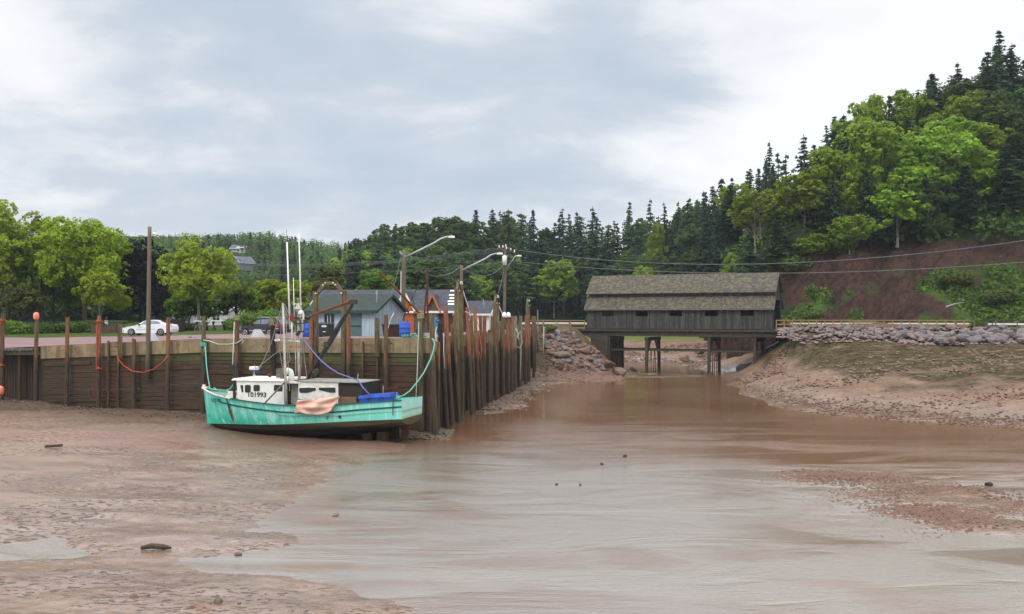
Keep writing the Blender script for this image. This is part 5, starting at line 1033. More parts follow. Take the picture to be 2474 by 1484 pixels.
m['grey_board'] = plank_mat('grey_board', (.12,.10,.08), (.075,.062,.05), (.16,.14,.11), .16, (-math.cos(R(8)), math.sin(R(8))))
front_panel(Xs(1000), Xs(960)+.0, -.3, 2.1, m['orange_shingle'], t_=-.06); front_panel(Xs(960), Xs(940), -.3, 1.9, m['orange_shingle'], t_=-.05)
front_panel(Xs(1056), Xs(1001), -.3, 1.86, m['grey_board'], t_=-.05)
def dormer(u0, u1, zpk, z_e, wm, tm, lb):
    s0, s1 = Xs(u1), Xs(u0); t0_ = -.1; mb = MB(); n_ = (X(0,1,0)-X(0,0,0))*3.2
    mb.prism([X(s0+.1,t0_,1.2),X(s1-.1,t0_,1.2),X(s1-.1,t0_,z_e),X((s0+s1)/2,t0_,zpk-.05),X(s0+.1,t0_,z_e)], n_*.03); part('gable', mb, wm, H)
    mb = MB()
    for a, b in ((s0,1),(s1,-1)):
        p, q = X(a-.12*b,t0_-.25,z_e-.13), X((s0+s1)/2,t0_-.25,zpk); up = Vector((0,0,.1)); mb.hexa([p,q,q+n_,p+n_,p+up,q+up,q+n_+up,p+n_+up])
    part('gable_roof', mb, m['grey_shingle'], H)
    mb = MB(); pk = X((s0+s1)/2,t0_-.28,zpk+.02)
    for a, b in ((s0,1),(s1,-1)): mb.beam(X(a-.14*b,t0_-.28,z_e-.12), pk, .06, .16)
    part('bargeboard', mb, tm, H)
dormer(957, 1001, 3.75, 2.1, m['orange_shingle'], m['white'], '')
dormer(1030, 1063, 3.45, 1.95, m['grey_board'], m['orange_trim'], '')
mb = MB(); mb.beam(X(Xs(1030),-.3,1.88), X(Xs(1001),-.3,1.88), .06, .22); part('eave_trim', mb, m['orange_trim'], H)
mb = MB(); mb.beam(X(Xs(940),-.32,2.0), X(Xs(957),-.32,2.0), .06, .2); part('eave_trim', mb, m['white'], H)
mb = MB(); [mb.hexa([X(Xs(u_)-L_,-.0+f*3.25,z_),X(Xs(u_),f*3.25,z_),X(Xs(u_),f*3.25+.22,z_+.13),X(Xs(u_)-L_,f*3.25+.22,z_+.13),X(Xs(u_)-L_,f*3.25,z_+.03),X(Xs(u_),f*3.25,z_+.03),X(Xs(u_),f*3.25+.22,z_+.16),X(Xs(u_)-L_,f*3.25+.22,z_+.16)]) for u_, f, L_ in ((1072,.88,.9),(1073,.66,1.1),(1077,.50,.6),(1075,.34,.9),(1078,.2,.8)) for z_ in (2.05+f*1.9+.13,)]; part('bare_roof_patch', mb, m['white_worn'], H)
mb = MB(); a, b = Xs(980), Xs(975.5); mb.hexa([X(a,-.1,-.2),X(b,-.1,-.2),X(b,-.05,-.2),X(a,-.05,-.2),X(a,-.1,1.2),X(b,-.1,1.2),X(b,-.05,1.2),X(a,-.05,1.2)]); part('door_trim', mb, m['white'], H)
mb = MB(); a, b = Xs(1024.5), Xs(1019); mb.hexa([X(a,-.14,-.6),X(b,-.14,-.6),X(b,-.07,-.6),X(a,-.07,-.6),X(a,-.14,1.5),X(b,-.14,1.5),X(b,-.07,1.5),X(a,-.07,1.5)]); part('door', mb, M('blue_door',(.08,.16,.38),None,3,.6), H)
mb = MB(); a = Xs(1053); mb.beam(X(a,-.12,-.3),X(a,-.12,1.9),.12,.12); part('corner_board', mb, m['orange_trim'], H)
mb = MB(); mb.beam(X(Xs(972),-.6,.75),X(Xs(988),-.6,.6),.35,.08); part('shelf', mb, m['new_wood'], H)
# white cottage
cR = P(1181,0,106); H, X = building('cottage', 'small white cottage with dark roof behind the creek-side piles', (cR.x,cR.y), R(14), 6.5, 4.4, -.4, 1.9, 3.15, (m['white_clap'],m['white_clap']), m['grey_shingle'], m['white'], .3, cat='cottage')
bwin(H, X, 4.0, 4.9, .5, 1.4, m['white'], (1,1)); mb = MB(); mb.tube([X(.9,1.2,2.4),X(.9,1.2,3.3),X(1.0,1.2,3.4)], .04, 6); part('service_mast', mb, m['grey_metal'], H)
# far houses on the left hill and the white house behind the park trees
m['slate'] = M('slate_roof', (.12,.13,.15), (.09,.10,.12), 3, .85)
m['grey_clap'] = M('grey_clap', (.24,.24,.25), (.2,.2,.21), 2, .8); m['pale_clap'] = M('pale_clap', (.42,.44,.48), (.38,.4,.44), 2, .8)
q = P(591,608,372); H, X = building('hill_house', 'small blue-grey house with a front gable high on the left hill', (q.x,q.y), R(5), 5.4, 6, q.z-.8, q.z+1.3, q.z+2.7, (m['pale_clap'],m['pale_clap']), m['slate'], m['white'], .4, cat='house', grp='houses on the far left hill')
bwin(H, X, 1.9, 3.1, q.z, q.z+1.1, m['white'], (2,0)); mb = MB(); mb.beam(X(-.2,-1,q.z-.8),X(-.2,-1,q.z+1.3),.2,.2); mb.beam(X(1.4,-1,q.z-.8),X(1.4,-1,q.z+1.3),.2,.2); mb.hexa([X(-.4,-1.3,q.z+1.3),X(1.8,-1.3,q.z+1.3),X(1.8,0,q.z+1.3),X(-.4,0,q.z+1.3),X(-.4,-1.3,q.z+1.5),X(1.8,-1.3,q.z+1.5),X(1.8,0,q.z+1.7),X(-.4,0,q.z+1.7)]); part('porch', mb, m['white'], H)
mb = MB(); nd = (X(0,1,0)-X(0,0,0)); mb.prism([X(1.5,-.2,q.z+1.2),X(3.7,-.2,q.z+1.2),X(2.6,-.2,q.z+2.1)], nd*2); part('gable', mb, m['white'], H)
q = P(614,650,332); H, X = building('hill_house', 'grey gabled house with white trim lower on the left hill', (q.x,q.y), R(-38), 5.0, 7.5, q.z-.6, q.z+2.0, q.z+4.2, (m['grey_clap'],m['grey_clap']), m['slate'], m['white'], .35, cat='house', grp='houses on the far left hill')
q0 = Vector((q.x,q.y,0)); e_ = X(0,1,0)-X(0,0,0)
for tt_, z_ in ((1.8,1.0),(3.75,1.0),(2.6,2.6)) :
    mb = MB(); c_ = X(-.08,tt_+.6,q.z+z_); mb.box(c_, (.12,.9,1.2), R(38)); w_ = part('window', mb, m['white'], H); mb = MB(); mb.box(c_-(X(1,0,0)-X(0,0,0))*.05, (.1,.6,.9), R(38)); part('pane', mb, m['glass'], w_)
q = P(552,0,132); H, X = building('white_house', 'long white house half hidden behind the park trees', (q.x,q.y), R(6), 8.2, 6, -.4, 2.3, 3.3, (m['white_clap'],m['white_clap']), m['slate'], m['white'], .3, cat='house')
for s_ in (1.2,3.4,5.6): bwin(H, X, s_, s_+1.0, .9, 2.1, m['white'], (1,1))
# ------------------------------------------------------------------ cars
def car(name, lb, cat, pos, ang, L, Wd, prof, glass_prof, belt, paint, wheels, wr, rim_mat, suv=False):
    """profile in car length direction (0 = front bumper), extruded over the width with rounded shoulders"""
    d = Vector((math.cos(ang), math.sin(ang), 0)); n_ = Vector((math.sin(ang), -math.cos(ang), 0)); pos = Vector(pos); U = Vector((0,0,1))   # d: front->rear, n_: near side
    X = lambda s, t_, z: pos+d*s+n_*t_+U*z
    C_ = thing(name, lb, cat, pos)
    def shell(pr, w0, w1, mat, nm, par=C_, mi=None):
        mb = MB(); n = len(pr); zs = [p[1] for p in pr]; z0, z1 = min(zs), max(zs); rows = []
        for t_ in (1, .86, -.86, -1):
            k = .97 if abs(t_) == 1 else 1.0
            cx = sum(p[0] for p in pr)/n; cz = sum(p[1] for p in pr)/n
            rows.append([X(cx+(p[0]-cx)*k, t_*lerp(w0, w1, (p[1]-z0)/(z1-z0)), cz+(p[1]-cz)*k) for p in pr])
        for a, b in zip(rows[:-1], rows[1:]): mb.add(a+b, [(i,(i+1)%n,n+(i+1)%n,n+i) for i in range(n)])
        mb.add(rows[0], [tuple(range(n))]); mb.add(rows[-1], [tuple(range(n))[::-1]]); return part(nm, mb, mat, par)
    body = shell(prof, Wd/2, Wd/2-.04, paint, 'body')
    cab = shell(glass_prof, Wd/2-.06, Wd/2-.24, paint, 'cabin')
    return C_, X, body, cab, n_
def wheel(C_, X, s_, side, wr, Wd, rimm):
    t0_ = side*(Wd/2-.12); mb = MB(); mb.tube([X(s_,t0_-side*.1,wr), X(s_,t0_+side*.125,wr)], wr, 20); mb2 = MB()
    W_ = part('wheel', mb, m['tyre'], C_); rr = wr*.64; mb2.tube([X(s_,t0_+side*.11,wr), X(s_,t0_+side*.132,wr)], [rr,rr*.92], 16); part('rim', mb2, m['rim_dark'], W_)
    mb3 = MB(); c_ = X(s_,t0_+side*.14,wr)
    for k in range(5): a = k*1.2566+.3; mb3.beam(c_, c_+(X(1,0,0)-X(0,0,0))*math.cos(a)*rr*.95+Vector((0,0,math.sin(a)*rr*.95)), .035, .10, up=(X(0,1,0)-X(0,0,0)))
    ring = [c_+(X(1,0,0)-X(0,0,0))*math.cos(k/16*6.2832)*rr*.95+Vector((0,0,math.sin(k/16*6.2832)*rr*.95)) for k in range(17)]; mb3.tube(ring, .025, 5, caps=False); part('rim_spokes', mb3, rimm, W_)
m['tyre'] = M('tyre', (.018,.018,.019), None, 8, .85); m['rim_dark'] = M('rim_dark', (.06,.06,.065), None, 5, .5); m['alloy'] = M('alloy', (.5,.5,.51), None, 5, .35, .5, 0, metal=.5)
m['car_white'] = M('car_white', (.72,.73,.75), (.69,.70,.72), 2, .22, .6, 0); m['car_black'] = M('car_black', (.012,.013,.016), (.018,.018,.02), 2, .18, .6, 0)
m['lamp_red'] = M('lamp_red', (.5,.02,.015), None, 4, .25, .6, 0); m['lamp_clear'] = M('lamp_clear', (.6,.6,.6), None, 4, .2, .6, 0); m['plastic_dark'] = M('plastic_dark', (.03,.03,.032), None, 5, .6)
def arch(c_, r, n=7): return [(c_+r*math.cos(math.pi*i/n), .17+max(0,r*math.sin(math.pi*i/n))*1.0+.12) for i in range(n+1)]
def glass_side(C_, cab, X, polys, Wd, z_lo, z_hi, glass):
    for side in (1,-1):
        mb = MB()
        for poly in polys: mb.prism([X(s_, side*(lerp(Wd/2-.06, Wd/2-.24, (z-z_lo)/(z_hi-z_lo))+.012), z) for s_, z in poly], (X(0,1,0)-X(0,0,0))*-.02*side)
        part('side_windows', mb, glass, cab)
# white sedan, nose to the left
L, Wd = 4.8, 1.84
p0 = P(302,0,91.5); pos = Vector((p0.x, 91.5, P(0,812,91.5).z+.05))
fw, rw = .98, 3.76
prof = [(.05,.28),(fw-.40,.22)]+[(fw-.36*math.cos(math.pi*i/8), .30+.36*math.sin(math.pi*i/8)*1.02) for i in range(9)]+[(fw+.42,.22),(rw-.42,.22)]+[(rw-.36*math.cos(math.pi*i/8), .30+.36*math.sin(math.pi*i/8)*1.02) for i in range(9)]+[(rw+.40,.24),(4.72,.34),(4.8,.6),(4.74,.86),(4.66,1.02),(4.1,1.08),(3.0,1.0),(1.55,.95),(1.1,.90),(.45,.78),(.10,.66),(.0,.5)]
C_, X, body, cab, n_ = car('sedan', 'white sedan parked on the lot behind the left light pole', 'car', pos, R(-3), L, Wd, prof, [(1.30,.90),(2.05,1.32),(2.35,1.42),(2.9,1.45),(3.5,1.38),(4.05,1.18),(4.35,1.05),(3.0,.96)], .95, m['car_white'], (fw,rw), .33, m['alloy'])
for s_ in (fw, rw):
    for sd_ in (1,-1): wheel(C_, X, s_, sd_, .33, Wd, m['alloy'])
glass_side(C_, cab, X, [[(1.72,1.0),(2.62,1.02),(2.62,1.36),(2.25,1.34)],[(2.68,1.02),(3.78,1.10),(3.5,1.30),(2.95,1.38),(2.68,1.37)]], Wd, .90, 1.45, M('car_glass', (.14,.18,.2), (.2,.25,.27), 1.2, .08, .6, 0))
mb = MB(); mb.prism([X(1.42,.62,.99),X(1.42,-.62,.99),X(2.1,-.56,1.37),X(2.1,.56,1.37)], Vector((0,0,.02))-(X(1,0,0)-X(0,0,0))*.02); part('windscreen', mb, m['glass'], cab)
mb = MB(); mb.prism([X(4.3,.6,1.10),X(4.3,-.6,1.10),X(3.6,-.55,1.38),X(3.6,.55,1.38)], Vector((0,0,.02))+(X(1,0,0)-X(0,0,0))*.02); part('rear_window', mb, m['glass'], cab)
mb = MB(); mb.prism([X(-.01,.6,.35),X(.02,.6,.62),X(.02,-.6,.62),X(-.01,-.6,.35)], (X(1,0,0)-X(0,0,0))*-.02); mb.prism([X(.1,.86,.34),X(.32,.9,.36),X(.3,.9,.52),X(.06,.8,.56)], n_*.02); part('grille', mb, m['black'], C_)
for sd_ in (1,-1):
    mb = MB(); mb.prism([X(.12,sd_*.80,.60),X(.55,sd_*.905,.70),X(.50,sd_*.905,.78),X(.12,sd_*.80,.69)], n_*.02*sd_); part('headlight', mb, m['lamp_clear'], C_)
    mb = MB(); mb.prism([X(4.45,sd_*.90,.80),X(4.77,sd_*.78,.74),X(4.75,sd_*.78,.95),X(4.45,sd_*.90,.95)], n_*.02*sd_); part('taillight', mb, m['lamp_red'], C_)
    mb = MB(); mb.box(X(1.75,sd_*.98,1.0), (.14,.2,.13), R(-3)); part('mirror', mb, m['black'], C_)
    mb = MB(); mb.beam(X(1.5,sd_*.905,.55),X(3.25,sd_*.905,.6),.02,.03); mb.beam(X(2.63,sd_*.908,.32),X(2.63,sd_*.908,.95),.012,.02); part('door_line', mb, M('line_grey',(.25,.25,.27),None,4,.5) if 'line_grey' not in bpy.data.materials else bpy.data.materials['line_grey'], C_)
# black suv, nose to the left, tail turned a little to the camera
L, Wd = 4.55, 1.86; A_ = R(-24)
p0 = P(578.5,0,88.5); pos = Vector((p0.x+.35, 88.8, P(0,812,88.5).z-.05)); fw, rw = .86, 3.52
prof = [(.06,.38),(fw-.46,.30)]+[(fw-.40*math.cos(math.pi*i/8), .36+.42*math.sin(math.pi*i/8)) for i in range(9)]+[(fw+.46,.28),(rw-.46,.28)]+[(rw-.40*math.cos(math.pi*i/8), .36+.42*math.sin(math.pi*i/8)) for i in range(9)]+[(rw+.46,.34),(4.45,.42),(4.55,.6),(4.5,.95),(4.42,1.12),(3.0,1.08),(1.4,1.05),(.95,1.0),(.3,.90),(.04,.78),(.0,.6)]
C_, X, body, cab, n_ = car('suv', 'black four-door suv parked by the concrete cap', 'car', pos, A_, L, Wd, prof, [(1.15,1.02),(1.95,1.52),(2.3,1.64),(3.0,1.68),(4.0,1.62),(4.18,1.52),(4.42,1.08),(3,1.03)], 1.05, m['car_black'], (fw,rw), .37, m['alloy'])
for s_ in (fw, rw):
    for sd_ in (1,-1): wheel(C_, X, s_, sd_, .37, Wd, m['alloy'])
glass_side(C_, cab, X, [[(1.58,1.12),(2.42,1.13),(2.42,1.53),(2.05,1.48)],[(2.5,1.13),(3.36,1.14),(3.36,1.56),(2.5,1.54)],[(3.44,1.14),(4.12,1.18),(3.98,1.52),(3.44,1.56)]], Wd, 1.02, 1.68, M('suv_glass', (.16,.18,.2), (.08,.09,.1), 1.2, .08, .6, 0))
mb = MB(); mb.prism([X(1.28,.62,1.12),X(1.28,-.62,1.12),X(1.98,-.56,1.56),X(1.98,.56,1.56)], Vector((0,0,.02))-(X(1,0,0)-X(0,0,0))*.02); part('windscreen', mb, m['glass'], cab)
mb = MB(); mb.prism([X(4.44,.66,1.14),X(4.44,-.66,1.14),X(4.23,-.6,1.5),X(4.23,.6,1.5)], (X(1,0,0)-X(0,0,0))*.025); part('rear_window', mb, M('rear_glass',(.2,.24,.25),(.1,.12,.12),1.5,.08,.6,0), cab)
for sd_ in (1,-1):
    mb = MB(); mb.tube([X(1.95,sd_*.62,1.66),X(2.4,sd_*.64,1.74),X(3.9,sd_*.64,1.72),X(4.05,sd_*.62,1.64)], .035, 6); part('roof_rail', mb, m['grey_metal'], C_)
    mb = MB(); mb.prism([X(3.98,sd_*.915,.88),X(4.5,sd_*.86,.88),X(4.46,sd_*.86,1.14),X(4.1,sd_*.915,1.16)], n_*.025*sd_); mb.box(X(4.5,sd_*.76,1.0), (.05,.22,.26), A_); part('taillight', mb, m['lamp_red'], C_)
    mb = MB(); mb.prism([X(.04,sd_*.72,.78),X(.4,sd_*.905,.82),X(.38,sd_*.905,.92),X(.08,sd_*.72,.88)], n_*.02*sd_); part('headlight', mb, m['lamp_clear'], C_)
    mb = MB(); mb.beam(X(1.3,sd_*.94,.55),X(3.1,sd_*.94,.55),.03,.07); mb.beam(X(3.98,sd_*.925,.74),X(4.5,sd_*.9,.74),.03,.08); mb.beam(X(.02,sd_*.9,.68),X(.42,sd_*.93,.68),.03,.07); part('side_moulding', mb, m['grey_metal'], C_)
    mb = MB(); mb.box(X(1.62,sd_*1.0,1.14), (.14,.2,.16), A_); part('mirror', mb, m['black'], C_)
mb = MB(); mb.beam(X(4.56,.9,.6),X(4.56,-.9,.6),.08,.2); mb.beam(X(4.57,.6,.75),X(4.57,-.6,.75),.04,.07); part('rear_bumper', mb, m['plastic_dark'], C_)
# ------------------------------------------------------------------ small things on the wharf
def barrel(q, r, h_, lb, grp='blue plastic barrels on the wharf'):
    T = thing('barrel', lb, 'barrel', q, grp); q = Vector(q); mb = MB(); prf = [(0,.92),(.04,1),(.3,1),(.32,1.03),(.36,1.03),(.38,1),(.62,1),(.64,1.03),(.68,1.03),(.70,1),(.95,1),(1,.94)]
    mb.tube([q+Vector((0,0,h_*a)) for a,_ in prf], [r*b for _,b in prf], 16); part('drum', mb, m['blue_plastic'], T, True); mb = MB(); mb.tube([q+Vector((0,0,h_)), q+Vector((0,0,h_+.05))], [r*.95,r*.9], 16); part('lid', mb, m['blue_plastic'], T)
    mb = MB(); mb.tube([q+Vector((r*.5,0,h_+.05)), q+Vector((r*.5,0,h_+.09))], .06, 8); part('bung', mb, m['black'], T)
g = lambda u, D, dz=0: P(u,0,D).xy.to_3d()+Vector((0,0,lot_z(P(u,0,D).x, D)+.02+dz))
barrel(g(743,68.3), .30, .92, 'blue barrel by the blue shed, left of the ladder frame post'); barrel(g(770,68.6), .29, .92, 'blue barrel by the blue shed, beside the black wheeled bin'); barrel(g(978,64.5), .37, .95, 'blue barrel on the wharf before the orange front')
bn = g(789,68.2); T = thing('wheeled_bin', 'black wheeled rubbish bin by the blue shed door', 'bin', bn); mb = MB(); mb.box(bn+Vector((0,0,.46)), (.72,.7,.84), R(-20), 0, 1.1); part('bin_body', mb, m['black'], T)
mb = MB(); mb.box(bn+Vector((0,0,.95)), (.84,.82,.10), R(-20), 0, .85); part('lid', mb, m['black'], T); mb = MB(); e_ = Vector((.94,-.34,0)); f_ = Vector((-.34,-.94,0)); [mb.box(bn+f_*.385+e_*k+Vector((0,0,.74)), (.11,.02,.12), R(-20)) for k in (-.10,.03,.15)]; mb.box(bn+f_*.37+e_*.03+Vector((0,0,.36)), (.2,.02,.05), R(-20)); part('bin_marking', mb, m['white'], T)
mb = MB(); [mb.tube([bn+e_*s_*.3-f_*.3+Vector((0,0,.1))-e_*.04, bn+e_*s_*.3-f_*.3+Vector((0,0,.1))+e_*.04], .1, 10) for s_ in (-1,1)]; part('bin_wheels', mb, m['tyre'], T)
q = g(948,66.5); T = thing('tub', 'dark brown open tub beside the right shed corner', 'tub', q); mb = MB(); mb.hexa([q+Vector(p) for p in ((-.55,-.35,0),(.5,-.35,0),(.5,.4,0),(-.55,.4,0),(-.65,-.42,.8),(.6,-.42,.8),(.6,.48,.8),(-.65,.48,.8))]); part('tub_body', mb, M('tub_brown',(.05,.025,.02),None,4,.6), T); mb = MB(); mb.beam(q+Vector((-.68,-.44,.8)),q+Vector((.63,-.44,.8)),.08,.08); mb.beam(q+Vector((-.68,.5,.8)),q+Vector((.63,.5,.8)),.08,.08); part('rim', mb, m['dark_metal'], T)
mb = MB(); mb.tube([P(937,795,65.5),P(944,770,65.5),P(952,756,66)], .02, 5); solo('leaning_rod', mb, m['white_worn'], 'pale rod leaning on the shed corner by the brown tub', 'rod')
mb = MB(); q = g(1000,62); mb.quads(np.array(q)+npr.uniform(-1,1,(160,3))*np.array((.75,.3,.10))+np.array((0,0,.1)), npr.normal(size=(160,3)), npr.uniform(.05,.14,160)); solo('net_heap', mb, m['rope_green'], 'small heap of green netting on the cap near the corner', 'net heap', q, recalc=False)
q = g(1013,62.3); mb = MB(); mb.tube([q, q+Vector((0,0,.55)), q+Vector((0,0,.56)), q+Vector((0,0,.1))], [.19,.22,.19,.17], 12); solo('bucket', mb, m['black'], 'black bucket beside the green netting on the wharf', 'bucket', q)
q = g(1052.5,63,.62); mb = MB(); mb.quads(np.array(q)+npr.normal(size=(120,3))*np.array((.13,.13,.28)), npr.normal(size=(120,3)), npr.uniform(.05,.12,120)); solo('net_bag', mb, M('net_blue',(.06,.3,.5),(.05,.2,.4),9,.8), 'bright blue net bag hung behind the corner piles', 'net bag', q, recalc=False)
for (u, D, w_, h_, k, lb) in ((624,71.5,1.0,.42,.45,'pale grey wedge-shaped concrete block on the lot before the black car'),(370,70.5,.75,.42,.4,'pale grey wedge-shaped concrete block behind the light pole')):
    q = g(u, D, .12); mb = MB(); mb.hexa([q+Vector(p) for p in ((-w_/2,-.3,-.2),(w_/2,-.3,-.2),(w_/2,.3,-.2),(-w_/2,.3,-.2),(-w_/2*k-.05,-.18,h_),(w_/2*k-.1,-.18,h_),(w_/2*k-.1,.18,h_),(-w_/2*k-.05,.18,h_))]); solo('concrete_block', mb, M('conc_pale',(.50,.51,.52),(.4,.41,.42),3,.85) if 'conc_pale' not in bpy.data.materials else bpy.data.materials['conc_pale'], lb, 'concrete block', q, 'wedge-shaped concrete blocks on the lot')
mb = MB(); q = g(471,70,.05); pts_ = [q+Vector((a,b,.04+.08*rnd.random())) for a in np.linspace(-.75,.8,9) for b in np.linspace(-.5,.5,5)]; mb.add(pts_, [(i*5+j,(i+1)*5+j,(i+1)*5+j+1,i*5+j+1) for i in range(8) for j in range(4)]); solo('tarpaulin', mb, M('tarp_blue',(.06,.16,.55),None,4,.5), 'bright blue tarpaulin lying flat on the lot edge', 'tarpaulin', q, smooth=True, recalc=False)
# park furniture
def bollard(u, D, lb):
    q = P(u,0,D); q.z = float(hill(np.array([q.x]),np.array([D]))[0]); T = thing('white_post', lb, 'post', q, 'white posts in the park'); mb = MB(); mb.beam(q, q+Vector((0,0,1.25)), .28, .28); part('post_shaft', mb, m['white'], T); mb = MB(); mb.tube([q+Vector((0,0,1.25)), q+Vector((0,0,1.5)), q+Vector((0,0,1.62))], [.12,.14,.04], 8); part('lamp_top', mb, m['dark_metal'], T)
bollard(257,108,'white lamp post in the park, behind the square post of the left ladder'); bollard(372,108,'white lamp post in the park behind the white sedan bonnet')
for (u, lb) in ((487,'white picnic table under the round maple, left one'),(527,'white picnic table under the round maple, right one')):
    q = P(u,0,103); q.z = float(hill(np.array([q.x]),np.array([103]))[0])-.05; T = thing('picnic_table', lb, 'picnic table', q, 'white picnic tables in the park'); mb = MB(); mb.box(q+Vector((0,0,1.05)), (1.35,.9,.1)); part('table_top', mb, m['white'], T)
    for s_ in (-1,1): mb = MB(); mb.box(q+Vector((0,s_*.8,.55)), (1.35,.32,.07)); part('bench', mb, m['grey_wood'], T); mb = MB(); mb.beam(q+Vector((s_*.5,-.7,0)), q+Vector((s_*.5,.3,1.0)), .12,.12); mb.beam(q+Vector((s_*.5,.7,0)), q+Vector((s_*.5,-.3,1.0)), .12,.12); part('leg', mb, m['grey_wood'], T)
q = P(427,0,99); q.z = float(hill(np.array([q.x]),np.array([99]))[0]); T = thing('planter', 'dark round planter tub on the lawn by the white sedan tail', 'planter', q); mb = MB(); mb.tube([q, q+Vector((0,0,.1)), q+Vector((0,0,1.25)), q+Vector((0,0,1.26)), q+Vector((0,0,1.1))], [.72,.78,.8,.7,.68], 18); part('tub', mb, M('planter_dark',(.035,.022,.02),None,4,.7), T); mb = MB(); mb.tube([q+Vector((0,0,1.05)),q+Vector((0,0,1.12))],.68,14); part('soil', mb, M('soil_dark',(.03,.022,.018),None,4,.95), T)
q = P(252,0,101); q.z = float(hill(np.array([q.x]),np.array([101]))[0]); T = thing('low_wall', 'low red-brown stone wall with a rail on the lawn left of the sedan', 'low wall', q); mb = MB(); mb.box(q+Vector((0,0,.3)), (2.6,.5,1.0)); part('stones', mb, M('redstone',(.12,.07,.05),(.07,.045,.04),3,.9,.2,.6), T); mb = MB(); mb.beam(q+Vector((-1.9,0,1.25)), q+Vector((2.4,0,1.25)), .06,.08); part('top_rail', mb, m['grey_wood'], T)
# ------------------------------------------------------------------ trees
def hz(x, y): return float(hill(np.array([x]), np.array([y]))[0])
def fib(n): i = np.arange(n)+.5; ph = np.arccos(1-2*i/n); th_ = math.pi*(1+5**.5)*i; return np.stack([np.cos(th_)*np.sin(ph), np.sin(th_)*np.sin(ph), np.cos(ph)],1)
def broad_mesh(h, r, crown0, nl, nleaf, sz, seed, trunk_r=.25, lobes=None, flat=.8, gap=.0, multi=1):
    """broad-leaved tree around the origin: (trunk builder, crown builder). Leaves sit on many overlapping lobes so gaps and clumps appear"""
    rg = np.random.default_rng(seed); C_ = []
    cz, rz_ = (h+crown0)/2, (h-crown0)/2
    for k in range(nl):
        while True:
            d = rg.normal(size=3); d /= np.linalg.norm(d)
            if d[2] > -.75: break
        rad = rg.uniform(.35,.86)
        c_ = np.array([d[0]*r*rad, d[1]*r*rad, cz+d[2]*rz_*rad]); lr = rg.uniform(.15,.34)*r*(1.15-.3*rad)*(1.25 if rg.random() < .25 else 1); C_.append((c_, lr))
    cr = MB(); per = nleaf//nl; allc = []; alln = []; alls = []
    for c_, lr in C_:
        u = rg.normal(size=(per,3)); u /= np.linalg.norm(u,axis=1)[:,None]; rr = lr*rg.uniform(.55,1.08,per)**.6
        # leaves bunch into sprays on each lobe
        ks = max(6, per//14); sp = rg.normal(size=(ks,3)); sp /= np.linalg.norm(sp,axis=1)[:,None]; pick = rg.integers(0,ks,per)
        u = sp[pick]+u*.32; u /= np.linalg.norm(u,axis=1)[:,None]
        p = c_+u*rr[:,None]*np.array([1,1,flat]); allc.append(p); nn = u*.6+rg.normal(size=(per,3))*.55+np.array([0,0,.55]); alln.append(nn); alls.append(rg.uniform(.6,1.25,per)*sz)
    cr.quads(np.concatenate(allc), np.concatenate(alln), np.concatenate(alls), .66)
    tr = MB()
    for q in range(multi):
        ox, oy = (0,0) if multi == 1 else (rg.uniform(-.6,.6), rg.uniform(-.6,.6)); bend = rg.uniform(-.35,.35,2)
        top = crown0+(h-crown0)*.55; pts_ = [(ox+bend[0]*s*s*2*(q > 0 or 1), oy+bend[1]*s*s*2, -.4+(top+.4)*s) for s in np.linspace(0,1,7)]; tr.tube(pts_, [trunk_r*(1.25 if s == 0 else 1.0)*(1-.72*s) for s in np.linspace(0,1,7)], 8)
        for c_, lr in C_[q::multi][:9]:
            a = np.array(pts_[rg.integers(2,6)]); mid = (a+c_)/2+np.array([0,0,-.06*h]); tr.tube([a, mid, c_], [trunk_r*.36, trunk_r*.24, trunk_r*.08], 5)
    return tr, cr
def conifer_mesh(h, r, seed, dens=1.0, bare=.10, thin=0.0, rnd_=0):
    rg = np.random.default_rng(seed); cr = MB(); tr = MB(); lv = int(30*h/14*dens); lean = rg.uniform(-.012,.012,2)*h
    ax = lambda z: np.array([lean[0]*(z/h)**2, lean[1]*(z/h)**2, z])
    tr.tube([ax(-.5), ax(h*.5), ax(h*.985)], [.018*h, .010*h, .002*h], 7)
    P_ = []; N_ = []; S_ = []
    for k in range(lv):
        f = (k+rg.uniform(-.3,.3))/lv; z = h*(bare+(.99-bare)*f); env = (1-f)**.72*(1-.35*thin*rg.random())*(1 if f > .12 else .8) if not rnd_ else max(.08, math.sin(math.pi*min(.99,.22+.77*f)))**.6*rg.uniform(.75,1.1); nb = int(6+4*(1-f)+rg.integers(0,2))
        for b in range(nb):
            if rg.random() < .10+.25*thin: continue
            a = rg.uniform(0,6.283); L = r*env*rg.uniform(.62,1.12)+.10; dr = rg.uniform(.10,.34); d = np.array([math.cos(a), math.sin(a), 0]); side = np.array([-d[1], d[0], 0]); ns = max(2, int(L/.36))
            for s in range(ns):
                q = (s+.6)/ns; c_ = ax(z)+d*L*q+np.array([0,0,-dr*L*q*q+.16*L*q*(1-q)+ (.10*L*q*q if q > .8 else 0)])
                wdt = .34*(1-.55*q)*min(1,L/1.2)
                for sg in (-1,0,1):
                    if sg and rg.random() < .15: continue
                    P_.append(c_+side*sg*wdt+np.array([0,0,-.08*abs(sg)+rg.uniform(-.05,.05)])); N_.append(np.array([d[0]*.25,d[1]*.25,1])+rg.normal(size=3)*.38+side*sg*.35); S_.append(rg.uniform(.26,.46)*(.7+.4*(1-f)))
    cr.quads(np.array(P_), np.array(N_), np.array(S_), .55)
    return tr, cr
